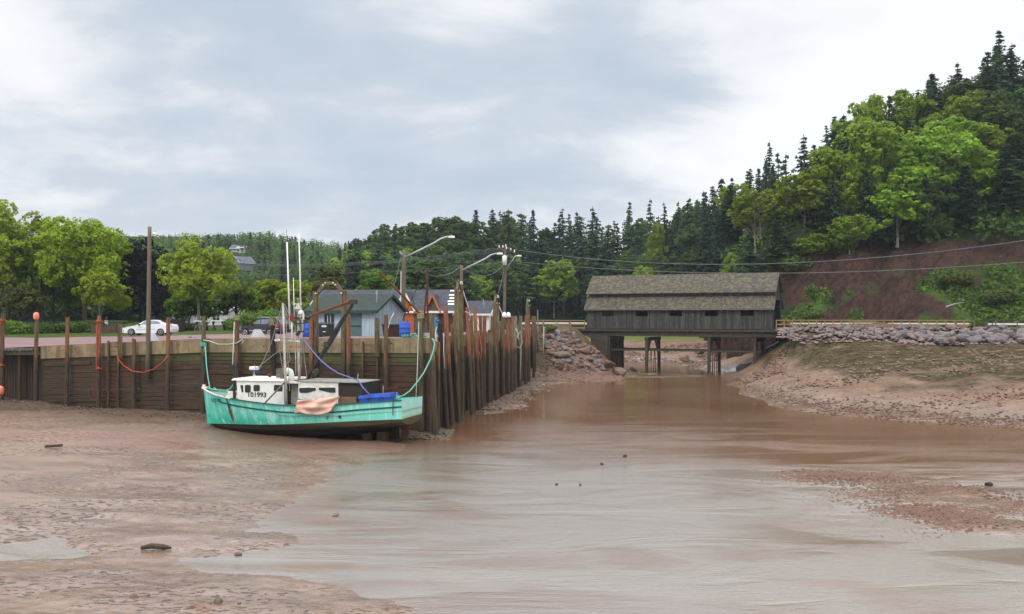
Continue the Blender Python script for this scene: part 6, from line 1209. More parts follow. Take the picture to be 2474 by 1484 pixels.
def make_tree(name, tc, bark, leaf, lb, cat, loc, rz=0, sc=1.0, grp=None):
    T = bpy.data.objects.new(name, None); link(T); T.location = loc; T.rotation_euler = (0,0,rz); T.scale = (sc,sc,sc) if isinstance(sc,(int,float)) else sc; tag(T, lb, cat, grp)
    for nm, mb, mt in (('trunk', tc[0], bark), ('crown', tc[1], leaf)): o = bpy.data.objects.new(nm, mb.mesh(nm, mt)); link(o, T)
    return T
park = [  # u, D, height, radius, crown base, lobes, leaves, leaf size, trunk radius, material, bark, label
 (8,112,15.4,5.0,4.0,30,13000,.21,.32,'leaf_maple','bark_pale','tall pale-trunked maple at the left edge of the park'),
 (100,116,14.6,4.2,4.6,22,9500,.21,.28,'leaf_bright','bark','tall loose-crowned tree between the left edge maple and the biggest maple'),
 (205,113,14.4,5.9,4.4,38,17500,.21,.36,'leaf_bright','bark','biggest bright green maple in the park, with a dark trunk'),
 (243,104,7.7,3.1,2.1,20,8500,.165,.11,'leaf_bright','bark_pale','small young maple with pale slim trunk in front of the biggest maple'),
 (48,107,5.6,2.7,1.6,16,6000,.17,.14,'leaf_olive','bark_dark','low olive-brown tree under the left edge maple'),
 (340,119,11.6,4.1,1.0,26,13500,.20,.24,'leaf_purple','bark_dark','dark purple-leaved tree behind the light pole'),
 (425,117,6.2,3.6,1.2,22,7000,.20,.2,'leaf_purple','bark_dark','low spreading dark purple tree behind the sedan'),
 (481,106,10.3,4.05,2.7,36,17000,.165,.20,'leaf_maple','bark_pale','round yellow-green maple with pale trunk behind the sedan'),
 (456,111,6.2,1.9,1.4,14,4500,.17,.13,'leaf_mid','bark_dark','narrow dark-stemmed tree beside the round maple'),
 (572,113,6.4,2.5,1.6,20,8000,.18,.26,'leaf_mid','bark_dark','dark green thick-trunked tree right of the round maple'),
 (655,114,6.6,2.2,1.2,16,6500,.18,.16,'leaf_bright','bark','bright green tree behind the black car bonnet'),
 (712,112,6.5,2.3,1.4,16,6500,.18,.15,'leaf_maple','bark_pale','bright green tree behind the boat antennas'),
 (795,128,8.3,3.0,1.8,22,8000,.19,.2,'leaf_olive','bark_dark','round brownish green tree behind the blue shed roof'),
 (905,128,7.8,3.2,1.4,20,8000,.19,.2,'leaf_mid','bark_dark','dense green tree behind the long grey roof'),
 (848,133,5.2,2.6,1.0,14,4500,.2,.18,'leaf_mid','bark_dark','low dark tree between the two trees behind the roofs'),
 (620,121,6.0,2.4,1.0,16,5500,.2,.18,'leaf_mid','bark_dark','dark tree standing back between the thick-trunked tree and the bright tree'),
 (-60,110,12,4.5,3.0,22,9000,.21,.3,'leaf_maple','bark','maple just outside the left edge of the park view'),
 (300,125,9.0,3.2,1.5,18,6000,.22,.2,'leaf_mid','bark_dark','mid green tree in the back row behind the biggest maple'),
 (130,124,9.5,4.6,1.2,22,7500,.23,.22,'leaf_mid','bark_dark','mid green tree filling the back row left of the biggest maple trunk'),
 (20,126,8.5,4.2,1.0,18,6500,.23,.22,'leaf_mid','bark_dark','mid green tree filling the back row at the left edge'),
 (500,112,4.6,1.9,.5,14,5000,.17,.12,'leaf_mid','bark_dark','small dark low-branched tree behind the picnic tables'),
 (440,113,5.0,2.2,.5,14,5200,.17,.12,'leaf_mid','bark_dark','small dark green tree behind the planter'),
 (400,131,9.5,3.6,1.5,18,6500,.23,.22,'leaf_mid','bark_dark','mid green tree in the back row behind the purple tree'),
]
for k, (u, D, h_, r_, c0_, nl, nf, sz, trr, lf_, bk, lb) in enumerate(park):
    q = P(u,0,D); make_tree('maple_tree' if lf_ in ('leaf_maple','leaf_bright') else 'purple_tree' if lf_ == 'leaf_purple' else 'park_tree', broad_mesh(h_, r_, c0_*.8, int(nl*1.9), int(nf*1.25), sz*.92, 100+k, trr), m[bk], m[lf_], lb, 'tree', (q.x, D, hz(q.x,D)-.05), grp='trees of the park behind the wharf')
def bush_mesh(w_, h_, n, sz, seed):
    rg = np.random.default_rng(seed); mb = MB(); c_ = []; nn = []
    for k in range(9):
        o = np.array([rg.uniform(-w_,w_)*.6, rg.uniform(-w_,w_)*.45, h_*rg.uniform(.25,.62)]); u = rg.normal(size=(n//9,3)); u /= np.linalg.norm(u,axis=1)[:,None]; rr = rg.uniform(.6,1.05,n//9)[:,None]
        p = o+u*rr*np.array([w_*.45,w_*.4,h_*.42]); p[:,2] = np.abs(p[:,2]); c_.append(p); nn.append(u+rg.normal(size=u.shape)*.5+np.array([0,0,.4]))
    mb.quads(np.concatenate(c_), np.concatenate(nn), rg.uniform(.6,1.3,9*(n//9))*sz, .66); return mb
bushes = [(35,103,2.6,1.5,'bush','leafy green bush at the left edge behind the lawn'),(95,104,2.2,1.3,'under','dark green bush right of the left edge bush'),(150,105,2.4,1.3,'under','dark bush under the tall loose-crowned tree'),(215,106,1.8,1.2,'bush','bright bush beside the biggest maple trunk'),(300,105,2.4,1.1,'bush','low bright hedge bush left of the sedan'),(345,104,2.0,1.0,'bush','low hedge bush behind the sedan bonnet'),
 (585,101,1.6,1.7,'bush','bright green bush behind the black car nose'),(625,102,2.2,2.6,'bush','tall bright green bush behind the black car roof'),(668,103,2.0,2.0,'bush','bright bush behind the black car tail'),(700,104,1.8,1.5,'under','dark bush left of the blue shed'),(560,104,1.4,1.4,'bush','small bush between thick trunk and black car'),(455,107,1.5,1.0,'under','dark low bush behind the picnic tables'),
 (1105,101,1.2,.8,'under','weedy bush in front of the white cottage'),(1330,121.3,.9,.6,'bush','small bush at the wharf end by the wooden fence'),(2362,109.3,1.3,1.35,'under','dark green bush growing over the old fence on the right road edge'),(2290,109.8,.8,.8,'under','small bush by the old fence left of the larger bush')]
for k, (u, D, w_, h_, mt, lb) in enumerate(bushes):
    q = P(u,0,D); zz = hz(q.x,D) if u < 1200 else -.1; mb = bush_mesh(w_, h_, 1500, .13, 300+k); o = bpy.data.objects.new('bush', mb.mesh('bush', m[mt])); o.location = (q.x,D,zz-.05); link(o); tag(o, lb, 'bush', 'bushes around the wharf and road')
# ---- hill forest: conifers and broad-leaved trees, placed on the slopes
sky_line = [(300,572),(430,572),(560,566),(640,560),(700,572),(760,568),(830,574),(880,560),(930,530),(980,512),(1050,502),(1090,494),(1150,500),(1220,494),(1300,492),(1360,494),(1400,505),(1432,490),(1475,500),(1520,480),(1545,500),(1572,472),(1590,505),(1612,478),(1650,478),(1690,462),(1720,440),(1760,408),(1800,398),(1830,372),(1850,338),(1885,310),(1905,318),(1950,296),(1990,296),(2020,262),(2050,246),(2082,228),(2110,222),(2160,188),(2200,176),(2240,164),(2262,150),(2300,152),(2340,132),(2380,110),(2414,66),(2440,96),(2474,104),(2700,60),(3200,30)]
con = [make_tree('spruce_tree', conifer_mesh(14, (3.0,2.7,3.3,2.9,2.5,3.2,2.9,3.5)[k], 40+k, (1.0,1.1,.9,1.0,1.0,.9,1.0,.85)[k], (.08,.14,.1,.2,.06,.22,.3,.15)[k], (0,.2,.5,.95,.2,.3,.6,.7)[k], (0,0,0,0,0,1,1,0)[k]), m['bark_dark'], m[('needle','needle_dark','needle','needle','needle_dark','leaf_wood','needle','needle_dark')[k]], '', 'spruce', (0,0,-500)) for k in range(8)]
dec = [make_tree('hill_tree', broad_mesh(13, 4.4, 1.0, 46, 9500, .25, 60+k, .17, multi=(1,2,1,1,2)[k]), m['bark_pale'], m['leaf_hill' if k < 3 else 'leaf_wood'], '', 'tree', (0,0,-500)) for k in range(5)]
used = set()
def plant(protos, k, loc, sc, rz, lb, grp):
    p = protos[k]
    o = p if p.name not in used else copy_tree(p)
    if p.name not in used: used.add(p.name)
    o.location = loc; o.rotation_euler = (rt.gauss(0,.03),rt.gauss(0,.03),rz); o.scale = sc; o['label'] = lb; o['group'] = grp; return o
rt = random.Random(21); placed = []
def can(x, y, dmin):
    for a, b in placed:
        if (a-x)**2+(b-y)**2 < dmin*dmin: return False
    placed.append((x,y)); return True
def zone_tree(x, y, kind, hmin, hmax, lb, grp, fit=False, dmin=3.0, wide=1.0):
    u = U0+F*x/y; z = hz(x,y); zt = CZ+(V0-interp(u, sky_line))*y/F; room = zt-z
    if z < .5 and y > 136 and x > 4: return False
    if room < 3.5 or not can(x, y, dmin): return False
    h_ = rt.uniform(hmin, hmax)
    if fit: h_ = max(hmin*.8, min(hmax*1.5, room*rt.choice((1.0,.95,.85,.75,.66))*rt.uniform(.93,1.0)))
    h_ = min(h_, room)
    if kind == 'c': s = h_/14; w_ = wide*min(1.35, max(.75, s**.55))*rt.uniform(.8,1.35); plant(con, rt.randrange(5 if fit and u > 1640 else 8), (x,y,z-.3), (w_,w_,s), rt.uniform(0,6.28), lb, grp)
    else: s = h_/13; w_ = s*rt.uniform(.95,1.25)*wide; plant(dec, rt.randrange(3) if kind == 'd' else 3+rt.randrange(2), (x,y,z-.3), (w_,w_,s), rt.uniform(0,6.28), lb, grp)
    return True
LM, LR = 'dark green spruce in the forest on the middle hill', 'dark green spruce in the forest on the right hill'
GM, GR = 'spruces on the middle hill', 'spruces on the right hill'
nM = nR = 0
# singled-out trees on the skyline and by the bridge
for (u, D, vt, kind, wide, lb) in ((1363,245,496,'c',1.15,'lone open-branched spruce standing above the middle hill skyline'),(1428,232,489,'c',1.5,'broad double-topped spruce on the middle hill skyline'),(1572,228,471,'c',1.1,'tallest spruce on the middle hill skyline left of the right hill'),(1519,232,480,'c',1.0,'slim spruce on the skyline left of the tallest one'),(1608,229,479,'c',.9,'slim spruce on the skyline between the tallest one and the right hill'),(1632,226,479,'c',.9,'thin spruce pair-mate near the right hill on the skyline'),(1655,222,476,'c',1.0,'dark spruce where the two hill skylines meet'),
  (2414,163,66,'c',1.3,'tallest spruce at the top of the right hill'),(2444,162,98,'c',1.3,'second tall spruce at the top right of the hill'),(1886,166,309,'c',1.0,'pointed spruce high on the right hill skyline'),(1850,165,340,'c',1.0,'pointed spruce lower on the right hill skyline'),
  (1545,205,622,'d',.8,'bright yellow-green tree above the covered bridge roof'),(1452,190,655,'d',.55,'small bright tree at the left end of the bridge roof'),(1108,225,640,'d',.7,'yellow-green tree above the second slanting lamp arm'),(1232,222,600,'d',.5,'small yellow-green tree above the utility pole'),(930,215,598,'d',.9,'round yellow-green tree on the lower left shoulder of the middle hill'),(1000,225,585,'d',.7,'green tree above the first slanting lamp arm'),(870,222,600,'d',.9,'green tree at the left foot of the middle hill'),(1590,225,520,'d',.6,'pale green tree among skyline spruces near the right hill'),
  (2115,141,255,'d',1.15,'huge bright green tree at the top of the red slide'),(2255,140,285,'d',1.15,'huge pale-leaved tree right of the red slide top'),(2010,146,330,'d',.95,'tall green tree left of the huge slide-top tree'),(2340,152,200,'d',1.0,'tall green tree below the hilltop spruces'),(2200,158,190,'d',1.0,'bright crown behind the huge slide-top trees'),(1960,137,560,'d',.6,'small light green tree over the left end of the red slide'),(2060,136.5,500,'d',.6,'light green tree leaning over the red slide'),(1790,152,590,'d',.6,'yellow-green tree low on the right hill behind the bridge'),(1830,158,540,'d',.6,'yellow-green sapling above the bridge roof end'),(2425,141,430,'d',.7,'yellowish tree at the right edge above the slide'),(2110,160,200,'d',.8,'pale crown near the skyline of the right hill'),(2460,150,300,'d',.9,'green tree at the right edge of the hill')):
    x = (u-U0)*D/F; z = hz(x,D); h_ = CZ+(V0-vt)*D/F-z; h_ = min(h_, 24); placed.append((x,D))
    if kind == 'c': plant(con, rt.choice([2,3,0]), (x,D,z-.3), (1.1*wide,1.1*wide,h_/14), rt.uniform(0,6.28), lb, GM if D > 200 else GR); nM += D > 200; nR += D <= 200
    else: s = max(.35, h_/13); plant(dec, rt.randrange(3), (x,D,z-.3), (max(.5,wide*1.15),max(.5,wide*1.15),s), rt.uniform(0,6.28), lb, 'broad-leaved trees on the hills')
# ridge lines first (they make the skyline), then the slopes
LW_ = 'mid green broad-leaved tree in the forest on the middle hill'
for u in np.arange(846, 1745, 11):
    u += rt.uniform(-6,6); D = rt.uniform(226,250); k_ = 'm' if rt.random() < (.55 if u < 1110 else .16) else 'c'; ok_ = zone_tree((u-U0)*D/F, D, k_, 9, 16, LM if k_ == 'c' else LW_, GM if k_ == 'c' else 'broad-leaved trees on the hills', True, 2.4); nM += ok_ and k_ == 'c'
for u in list(np.arange(1690, 1880, 8))+list(np.arange(1880, 2520, 17)):
    D = rt.uniform(155,172) if u > 1880 else rt.uniform(198,224); nR += zone_tree((u-U0)*D/F, D, 'c', 8, 15 if u > 1880 else 17, LR, GR, True, 2.2)
for i in range(1500):
    if nM > 150: break
    D = rt.uniform(172, 240); u = rt.uniform(850, 1720); x = (u-U0)*D/F
    if hz(x,D) < .6 or (x > 4 and D < 207): continue
    kind = rt.choices('cmd', (.64,.29,.07))[0]
    if zone_tree(x, D, kind, 9, 15, LM if kind == 'c' else LW_ if kind == 'm' else 'bright broad-leaved tree among the spruces of the middle hill', GM if kind == 'c' else 'broad-leaved trees on the hills', False, 4.2, 1.15): nM += kind == 'c'
for i in range(2500):
    if nR > 120: break
    D = rt.uniform(137, 172); u = rt.uniform(1650, 2560); x = (u-U0)*D/F; z = hz(x,D)
    if z < (8.5 if u > 1900 else 1.2): continue
    dz_ = 1950 < u < 2400 and z < 26
    kind = 'd' if rt.random() < (.66 if dz_ else .22 if u < 1960 and D < 151 else .10) else ('m' if rt.random() < .22 else 'c')
    if zone_tree(x, D, kind, 8, 13, LR if kind == 'c' else 'bright broad-leaved tree in the wood on the right hill' if kind == 'd' else 'mid green broad-leaved tree in the wood on the right hill', GR if kind == 'c' else 'broad-leaved trees on the hills', False, 3.4, 1.1): nR += kind == 'c'
for p in con+dec:
    if p.name not in used: p.location = (-20, 300, hz(-20,300)); p['label'] = 'spruce behind the middle hill'
# far wood on the left hill: one mass
wood = MB(); wood2 = MB(); rg = np.random.default_rng(77)
for i in range(1250):
    u = rg.uniform(250, 980); D = rg.uniform(270, 460)
    if i >= 900: u = rg.uniform(-120, 440); D = rg.uniform(142, 260)
    x = (u-U0)*D/F; z = hz(x,D); zt = CZ+(V0-interp(u, sky_line))*D/F
    if abs(x+106) < 9 and 335 < D < 372 or abs(x+91) < 9 and 290 < D < 331: continue
    h_ = min(rg.uniform(7,13), zt-z)
    if 548 < u < 604 and D < 374: h_ = min(h_, CZ+(V0-614)*D/F-z)
    if 566 < u < 624 and D < 336: h_ = min(h_, CZ+(V0-656)*D/F-z)
    if h_ < 2: continue
    if rg.random() < .45:
        n = 260; f = rg.random(n); a = rg.uniform(0,6.28,n); rr = 2.3*(1-f)*h_/11*rg.uniform(.5,1.05,n); c_ = np.stack([x+np.cos(a)*rr, D+np.sin(a)*rr, z+h_*(.08+.92*f)],1); wood.quads(c_, np.stack([np.cos(a)*.4,np.sin(a)*.4,1+0*a],1)+rg.normal(size=(n,3))*.3, rg.uniform(.28,.5,n))
    else:
        n = 330; d = rg.normal(size=(n,3)); d /= np.linalg.norm(d,axis=1)[:,None]; rr = rg.uniform(.7,1.05,n)[:,None]; c_ = np.array([x,D,z+h_*.58])+d*rr*np.array([h_*.36,h_*.36,h_*.42])*(1+.25*np.sin(d[:,:1]*5+i)); wood2.quads(c_, d+rg.normal(size=(n,3))*.5+np.array([0,0,.3]), rg.uniform(.26,.48,n))
o = solo('far_wood', wood, m['needle'], 'distant dark conifers of the left hill wood', 'wood', (-90,380,20), kind='stuff', recalc=False); o = solo('far_wood', wood2, m['leaf_wood'], 'distant broad-leaved trees of the left hill wood', 'wood', (-90,380,20), kind='stuff', recalc=False)
# undergrowth on the hills and along the slide foot
ug = MB(); N = 26000; U_ = rg.uniform(830, 2560, N); D_ = np.where(U_ < 1700, rg.uniform(165,245,N), rg.uniform(124,172,N)); X_ = (U_-U0)*D_/F; Z_ = hill(X_, D_)
ok = (Z_ > 1.0)&~((X_ > 30)&(Z_ < 11.6)&(D_ < 144)); n_ = ok.sum()
ug.quads(np.stack([X_,D_,Z_+rg.uniform(.1,2.4,N)],1)[ok], rg.normal(size=(n_,3))+np.array([0,0,.5]), rg.uniform(.3,.65,n_)); solo('undergrowth', ug, m['under'], 'tangled undergrowth between the hill trees', 'undergrowth', (0,200,5), kind='stuff', recalc=False)
sg_ = MB(); N = 42000; U_ = rg.uniform(1850, 2620, N); D_ = rg.uniform(118, 141, N); X_ = (U_-U0)*D_/F; Z_ = hill(X_, D_); nn_ = vnoise(X_, D_, 4, 34)+vnoise(X_, D_, 1.6, 35)*.6
gl_ = green_f(X_, Z_, D_, nn_); ok = (gl_ > .45)&(Z_ > .1)&(X_ > 31); n_ = ok.sum()
sg_.quads(np.stack([X_,D_,Z_+rg.uniform(.0,1.0,N)*(.25+np.abs(vnoise(X_, D_, 1.4, 71))*2.2)],1)[ok], rg.normal(size=(n_,3))+np.array([0,0,.5]), rg.uniform(.14,.34,n_)); solo('slide_shrubbery', sg_, m['bush_dull'], 'low green growth creeping up the red slide', 'shrubbery', (60,125,2), kind='stuff', recalc=False)
for k, (u, D, w_, h_, lb) in enumerate(((1925,137,3.2,2.6,'dark green shrub on the slide edge right of the bridge gable'),(1990,138,2.8,3.0,'dark shrub high on the left part of the red slide'),(1905,139,2.6,2.6,'shrub on the slope behind the bridge gable'),(1975,127,2.2,1.6,'bright bush at the slide foot behind the fence'),(2300,128,2.4,1.8,'bright bush half way up the right part of the slide'),(2420,123,2.6,1.9,'wide bright bush at the right edge slope'),(2260,137,3.0,2.4,'shrub under the trees at the top of the slide'),(2040,137.5,2.5,2.4,'shrub on the rib of the red slide'))):
    x = (u-U0)*D/F; mb = bush_mesh(w_, h_, 2200, .17, 400+k); o = bpy.data.objects.new('shrub', mb.mesh('shrub', m['under' if k in (0,1,2,6,7) else 'bush_dull'])); o.location = (x,D,hz(x,D)-.1); link(o); tag(o, lb, 'shrub', 'shrubs on the red slide')
for (u0_, v0_, u1_, v1_, D, lb) in ((1700,705,1712,735,150,'bare pale stem in the wood behind the bridge roof'),(1893,600,1888,640,150,'pale bare birch stems low on the right hill'),(1900,598,1905,640,150.5,'pale bare birch beside another low on the right hill')):
    mb = MB(); a, b = P(u1_,v1_,D), P(u0_,v0_,D); mb.tube([a, a.lerp(b,.5)+Vector((.15,0,0)), b], [.12,.09,.04], 6); mb.tube([a.lerp(b,.4), b+Vector((1.0,0,-.5))], [.06,.02], 5); solo('bare_stem', mb, m['bark_pale'], lb, 'dead tree', a, 'bare stems in the wood')
mb = MB(); a, b = P(2285,742,121), P(2330,731,121); mb.tube([a, a.lerp(b,.5)+Vector((0,0,.1)), b], [.14,.1,.05], 7); solo('driftwood', mb, m['bark_pale'], 'pale fallen trunk lying on the green slope above the right fence', 'log', a)
# ------------------------------------------------------------------ rocks
def rock_mesh(seed, sub=2):
    import bmesh
    rg = np.random.default_rng(seed); b = bmesh.new(); bmesh.ops.create_icosphere(b, subdivisions=sub, radius=1)
    cuts = [(d/np.linalg.norm(d), rg.uniform(.55,.85)) for d in rg.normal(size=(9,3))]
    for v in b.verts:
        p = np.array(v.co); 
        for d, k in cuts:
            s = p@d
            if s > k: p = p-d*(s-k)*.92
        v.co = p*(1+rg.uniform(-.035,.035))*np.array([1.15,.95,.78])
    me = bpy.data.meshes.new('rock'); b.to_mesh(me); b.free(); return me
def rockmat(name, c1, c2, c3):
    t = NT(name); oi = t.n('ShaderNodeObjectInfo').outputs['Random']; c_ = t.mix(oi, c1, c2); n0 = t.noise(t.pos(), 2.5, 6, .7); c_ = t.mix(t.mapr(n0, .48, .68), c_, c3); t.bump(t.noise(t.pos(), 7, 6, .7), .5, .06); return t.done(c_, .85, .25)
m['rk_grey'] = rockmat('rock_grey', (.13,.115,.115), (.21,.16,.16), (.075,.075,.068)); m['rk_pink'] = rockmat('rock_pink', (.20,.135,.12), (.14,.11,.105), (.25,.20,.175)); m['rk_brown'] = rockmat('rock_brown', (.12,.095,.07), (.19,.12,.085), (.065,.058,.042)); m['rk_mud'] = rockmat('rock_mud', (.15,.085,.06), (.22,.135,.10), (.09,.055,.04)); m['rk_wet'] = rockmat('rock_wet', (.03,.027,.025), (.05,.042,.038), (.02,.02,.02))
RM = {k: [] for k in ('rk_grey','rk_pink','rk_brown','rk_mud','rk_wet')}
for k in RM:
    for s in range(5): me = rock_mesh(500+s); me.materials.append(m[k]); RM[k].append(me)
def bz(x, y): return float(bed(np.array([x]), np.array([y]))[0])
def rock(name, kind, x, y, z, s, lb, cat, grp, fl=None):
    o = bpy.data.objects.new(name, RM[kind][rt.randrange(5)]); o.location = (x,y,z); o.rotation_euler = (rt.uniform(-.5,.5), rt.uniform(-.5,.5), rt.uniform(0,6.28)); k = rt.uniform(.8,1.2); o.scale = (s*k, s/k, s*(fl or rt.uniform(.7,1.0))); link(o); return tag(o, lb, cat, grp)
# right bank: large armour stones to the right, smaller pink rubble towards the bridge; slope from road edge to the mud
def bank_pt(u, q):          # q 0 = top at the road edge, 1 = foot
    v = lerp(789, interp(u, [(1900,812),(1960,832),(2060,840),(2200,843),(2474,848),(2700,850)]), q); z = lerp(-.12, interp(u, [(1900,-1.2),(2000,-1.75),(2700,-1.85)]), q); D = lerp(109.3, 103.5, q)+interp(u,[(1900,3.2),(2100,.8),(2474,-2.5),(2700,-4)]); z = CZ-(v-V0)*D/F; return (u-U0)*D/F, D, z
for i in range(150):
    q = rt.random()**.9; u = rt.uniform(2150,2640); x, y, z = bank_pt(u, q); z = max(z, bz(x,y)+.3); s = rt.uniform(.34,.66)*(1+.35*q)*interp(u,[(2150,.7),(2300,1),(2640,1.15)])
    rock('boulder', 'rk_grey' if rt.random() < .75 else 'rk_pink', x, y-.25, z, s, 'grey-purple boulder in the armour stone bank below the right road', 'boulder', 'boulders of the right armour stone bank')
for i in range(265):
    q = rt.random()**.85; u = 1895+rt.random()*360*(1 if q < .75 else .8); x, y, z = bank_pt(u, q*.95); s = rt.uniform(.16,.38)*interp(u,[(1900,.95),(2250,1.15)]); z = max(z, bz(x,y)+.15+s*.35)
    rock('riprap_stone', rt.choice(['rk_pink','rk_pink','rk_grey']), x, y-.15, z, s, 'pinkish stone in the rubble bank between the bridge and the boulders', 'stone', 'stones of the pink rubble bank')
# left bank between wharf end and bridge
for i in range(165):
    q = rt.random(); a = rt.random(); x = lerp(lerp(2.6,9.8,a), lerp(5.4,13.2,a), q); y = lerp(lerp(121.2,126.2,a), lerp(115,121.3,a), q)
    if q < .30 and a > .72: continue
    rock('bank_boulder', rt.choice(['rk_brown','rk_brown','rk_grey','rk_mud']), x, y, bz(x,y)+.05, rt.uniform(.3,.64), 'brown-grey boulder in the rock bank between wharf end and bridge', 'boulder', 'boulders between wharf end and bridge')
for (u, v, D, s, k, lb) in ((1357,858,114,1.05,'rk_brown','largest squarish boulder at the foot of the rock bank by the wharf end'),(1471,880,117,.9,'rk_mud','reddish boulder half way along the bank at the bridge leg'),(1412,850,117,.75,'rk_mud','pale orange boulder in the middle of the left rock bank'),(1497,897,117,1.0,'rk_brown','boulder at the water under the left bridge legs'),(1832,905,112,.8,'rk_mud','flat reddish boulder at the right foot of the bridge'),(1792,888,121,.9,'rk_wet','black wet boulder under the right end of the bridge'),(1812,885,121,.7,'rk_wet','smaller wet boulder beside the black one under the bridge'),(1530,893,123,.55,'rk_wet','wet dark stone in the stream under the bridge'),(1420,882,115,.6,'rk_brown','mossy flat boulder on the mud before the left bridge leg'),(1655,865,150,1.2,'rk_mud','brown mud lump on the gravel beyond the bridge'),(1690,850,160,1.0,'rk_brown','dark boulder beyond the bridge on the gravel')):
    q = P(u,v,D); rock('boulder', k, q.x, D, q.z, s, lb, 'boulder', 'single boulders near the bridge', .7)
for (u, v, s, k, lb) in ((324,1455,.13,'rk_mud','stone at the bottom left of the mud flat, left of a smaller one'),(358,1449,.07,'rk_mud','small stone right of the bottom left stone'),(472,1414,.085,'rk_mud','stone on the mud above the bottom stones'),(527,1462,.125,'rk_brown','largest stone at the bottom of the mud flat'),(505,1468,.08,'rk_mud','stone touching the largest bottom stone'),(810,1245,.12,'rk_mud','lone stone standing in the shallow water edge'),(577,1466,.06,'rk_mud','small stone right of the largest bottom stone'),(576,1339,.12,'rk_brown','small dark stick-like stone at the puddle edge'),(1345,1170,.08,'rk_wet','dark stone starting the line of stones in mid stream'),(1402,1171,.07,'rk_wet','dark stone ending the line of stones in mid stream'),(1454,1121,.09,'rk_wet','dark stone alone in mid stream'),(1510,1102,.10,'rk_wet','flat dark stone upstream in mid stream'),(2388,1172,.18,'rk_wet','black stone on the gravel bar'),(1968,971,.0,'rk_mud','')):
    if not s: continue
    D = (CZ-(WATER+.03))*F/(v-V0); x = (u-U0)*D/F; rock('stone', k, x, D, max(bz(x,D),WATER)+s*.25, s, lb, 'stone', 'loose stones on the mud and in the stream')
q = G(378,1325,-5.5); mb = MB(); d_ = Vector((1,.12,0)).normalized(); mb.tube([q-d_*.45+Vector((0,0,.02)), q-d_*.15+Vector((.0,.03,.07)), q+d_*.2+Vector((0,0,.04)), q+d_*.43], [.05,.085,.08,.03], 8); solo('driftwood', mb, m['pile_brown'], 'short muddy log lying by the puddle on the mud flat', 'log', q, smooth=True)
q = G(110,1079,-4.95) ; mb = MB(); mb.beam(q, q+Vector((.78,.05,.05)), .2, .12); solo('driftwood', mb, m['pile_brown'], 'flat muddy board lying on the left mud below the wharf', 'board', q)
# gravel: bars, water margins, foot of the piles, beyond the bridge
def gravel(name, pts, sizes, mat, lb):
    mb = MB(); ic = np.array([(1,0,0),(0,1,0),(-1,0,0),(0,-1,0),(0,0,1),(0,0,-1),(.7,.7,.35),(-.7,.7,-.3),(.7,-.7,-.35),(-.7,-.7,.3)]); FC = [(0,6,4),(6,1,4),(1,2,4),(2,9,4),(9,3,4),(3,0,4),(0,5,6),(6,5,1),(1,5,7),(1,7,2),(7,5,2),(2,5,3),(2,3,9),(3,5,8),(3,8,0),(8,5,0)]
    for p, s in zip(pts, sizes): a = rg.uniform(0,6.28); cs, sn = math.cos(a), math.sin(a); q = ic*rg.uniform(.65,1.25,(10,1))*s*np.array([1.25,.9,.62]); q = np.stack([q[:,0]*cs-q[:,1]*sn, q[:,0]*sn+q[:,1]*cs, q[:,2]],1)+p; mb.add(q, FC)
    return solo(name, mb, mat, lb, 'gravel', pts[0], kind='stuff', recalc=False)
def scat(n, uf, vf, z0=None, dz=.0):
    out_ = []
    while len(out_) < n:
        u, v = uf(), vf()
        if callable(v): v = v(u)
        D = (CZ-(WATER if z0 is None else z0))*F/(v-V0); x = (u-U0)*D/F; zb = bz(x,D); out_.append((x,D,zb+dz))
    return out_
wl = lambda u: interp(u, [(1780,935),(1850,966),(2000,1000),(2200,1018),(2474,1033),(2700,1045)])
pts_ = scat(1100, lambda: rg.uniform(1790,2620), lambda: (lambda u: wl(u)+rg.normal()*6-4), dz=.03); gravel('gravel', pts_, rg.uniform(.04,.13,len(pts_)), m['rk_mud'], 'muddy gravel along the waterline of the right bank')
pts_ = scat(500, lambda: rg.uniform(1850,2620), lambda: (lambda u: wl(u)-interp(u,[(1850,14),(2474,45)])+rg.normal()*5), -5.3, .03); gravel('gravel', pts_, rg.uniform(.05,.15,len(pts_)), m['rk_mud'], 'second line of muddy gravel higher on the right bank')
B_ = []
for cu, cv, su, sv, n in ((1960,1150,130,9,800),(2130,1153,90,8,600),(2280,1184,150,6,700),(2180,1240,120,12,900),(2330,1248,120,16,900),(2230,1285,90,12,500),(2440,1225,60,12,400),(1900,1158,90,12,450),(2050,1200,110,14,500)):
    for i in range(n): u, v = cu+rg.normal()*su*.6, cv+rg.normal()*sv; D = (CZ-WATER)*F/(v-V0); x = (u-U0)*D/F; B_.append((x,D,max(bz(x,D),WATER-.05)+.01))
gravel('gravel', B_, rg.uniform(.025,.10,len(B_))*rg.uniform(.7,1.2,len(B_)), m['rk_mud'], 'pebbly gravel bars breaking the water on the right')
B_ = [(x,y,bz(x,y)+.03) for x,y in zip(rg.uniform(-9,-3.6,700), rg.uniform(56,62,700)) if y < wall_y(x)+.4-.0 or x > -4.6]; gravel('gravel', B_, rg.uniform(.05,.15,len(B_)), m['rk_brown'], 'broken stones under the stern at the wharf corner')
B_ = []
for i in range(900): y = rg.uniform(74,121); x = float(ret_x(y))+1.0+abs(rg.normal())*1.3; B_.append((x,y,max(bz(x,y),WATER)+.02))
gravel('gravel', B_, rg.uniform(.06,.2,len(B_)), m['rk_brown'], 'stones along the foot of the creek-side piles')
B_ = []
for i in range(1100): u = rg.uniform(1320,1500); v = rg.uniform(884,915); D = lerp(117,107,(v-884)/31); x = (u-U0)*D/F; B_.append((x,D,bz(x,D)+.03))
for i in range(2600): D = rg.uniform(138,178); u = rg.uniform(1500,1840); x = (u-U0)*D/F; B_.append((x,D,bz(x,D)+rg.uniform(-.05,.15)))
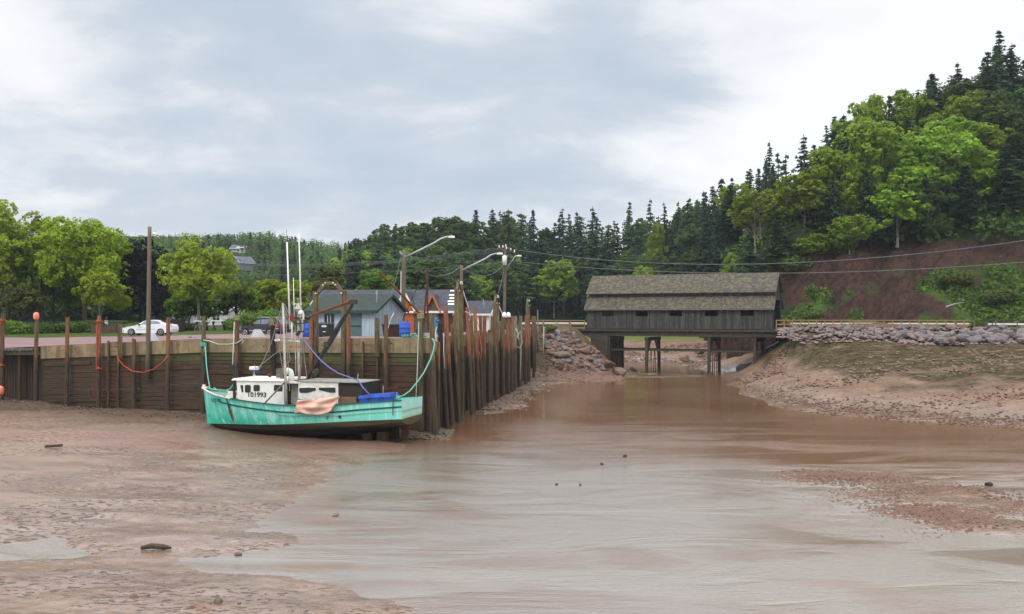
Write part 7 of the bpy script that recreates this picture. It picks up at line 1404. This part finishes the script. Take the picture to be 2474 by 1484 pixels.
for i in range(700): u = rg.uniform(1790,1900); v = rg.uniform(880,930); D = lerp(112,100,(v-880)/50); x = (u-U0)*D/F; B_.append((x,D,bz(x,D)+.03))
gravel('gravel', B_, rg.uniform(.07,.26,len(B_)), m['rk_mud'], 'muddy gravel and cobbles around and beyond the bridge legs')
B_ = []
for i in range(1500): u = rg.uniform(1880,2640); q = rg.uniform(0,1.08); x, y, z = bank_pt(u, q); B_.append((x,y,max(z-.12,bz(x,y)+.05)))
gravel('rubble', B_, rg.uniform(.12,.3,len(B_)), m['rk_pink'], 'small rubble filling the right stone bank'); B_ = []
for i in range(1200): u = rg.uniform(1835,2640); v = rg.uniform(846,915); z = interp(v,[(840,-1.7),(905,-3.6),(930,-4.2)]); D = (CZ-z)*F/(v-V0); x = (u-U0)*D/F; B_.append((x,D,bz(x,D)))
gravel('gravel', B_, rg.uniform(.06,.2,len(B_))*rg.uniform(.6,1.3,len(B_)), m['rk_brown'], 'algae-dark stones on the upper right bank')
B_ = []
for i in range(700): x = rg.uniform(-40,-17); y = wall_y(x)-.5-abs(rg.normal())*2.0; B_.append((x,y,bz(x,y)+.02))
gravel('gravel', B_, rg.uniform(.025,.09,len(B_)), m['rk_brown'], 'scattered stones on the silt under the front wharf wall')
# ------------------------------------------------------------------ thin damp air over the valley
hz_ = MB(); hz_.hexa([(-700,-6,-12),(900,-6,-12),(900,760,-12),(-700,760,-12),(-700,-6,130),(900,-6,130),(900,760,130),(-700,760,130)])
hm = bpy.data.materials.new('haze'); hm.use_nodes = True; nt = hm.node_tree; nt.nodes.remove(nt.nodes['Principled BSDF'])
pv = nt.nodes.new('ShaderNodeVolumePrincipled'); pv.inputs['Color'].default_value = (.86,.92,1,1); pv.inputs['Density'].default_value = .00017; pv.inputs['Anisotropy'].default_value = .2
nt.links.new(pv.outputs[0], nt.nodes['Material Output'].inputs['Volume'])
ho = bpy.data.objects.new('haze', hz_.mesh('haze', hm)); link(ho); ho['kind'] = 'stuff'; cy.volume_bounces = 0
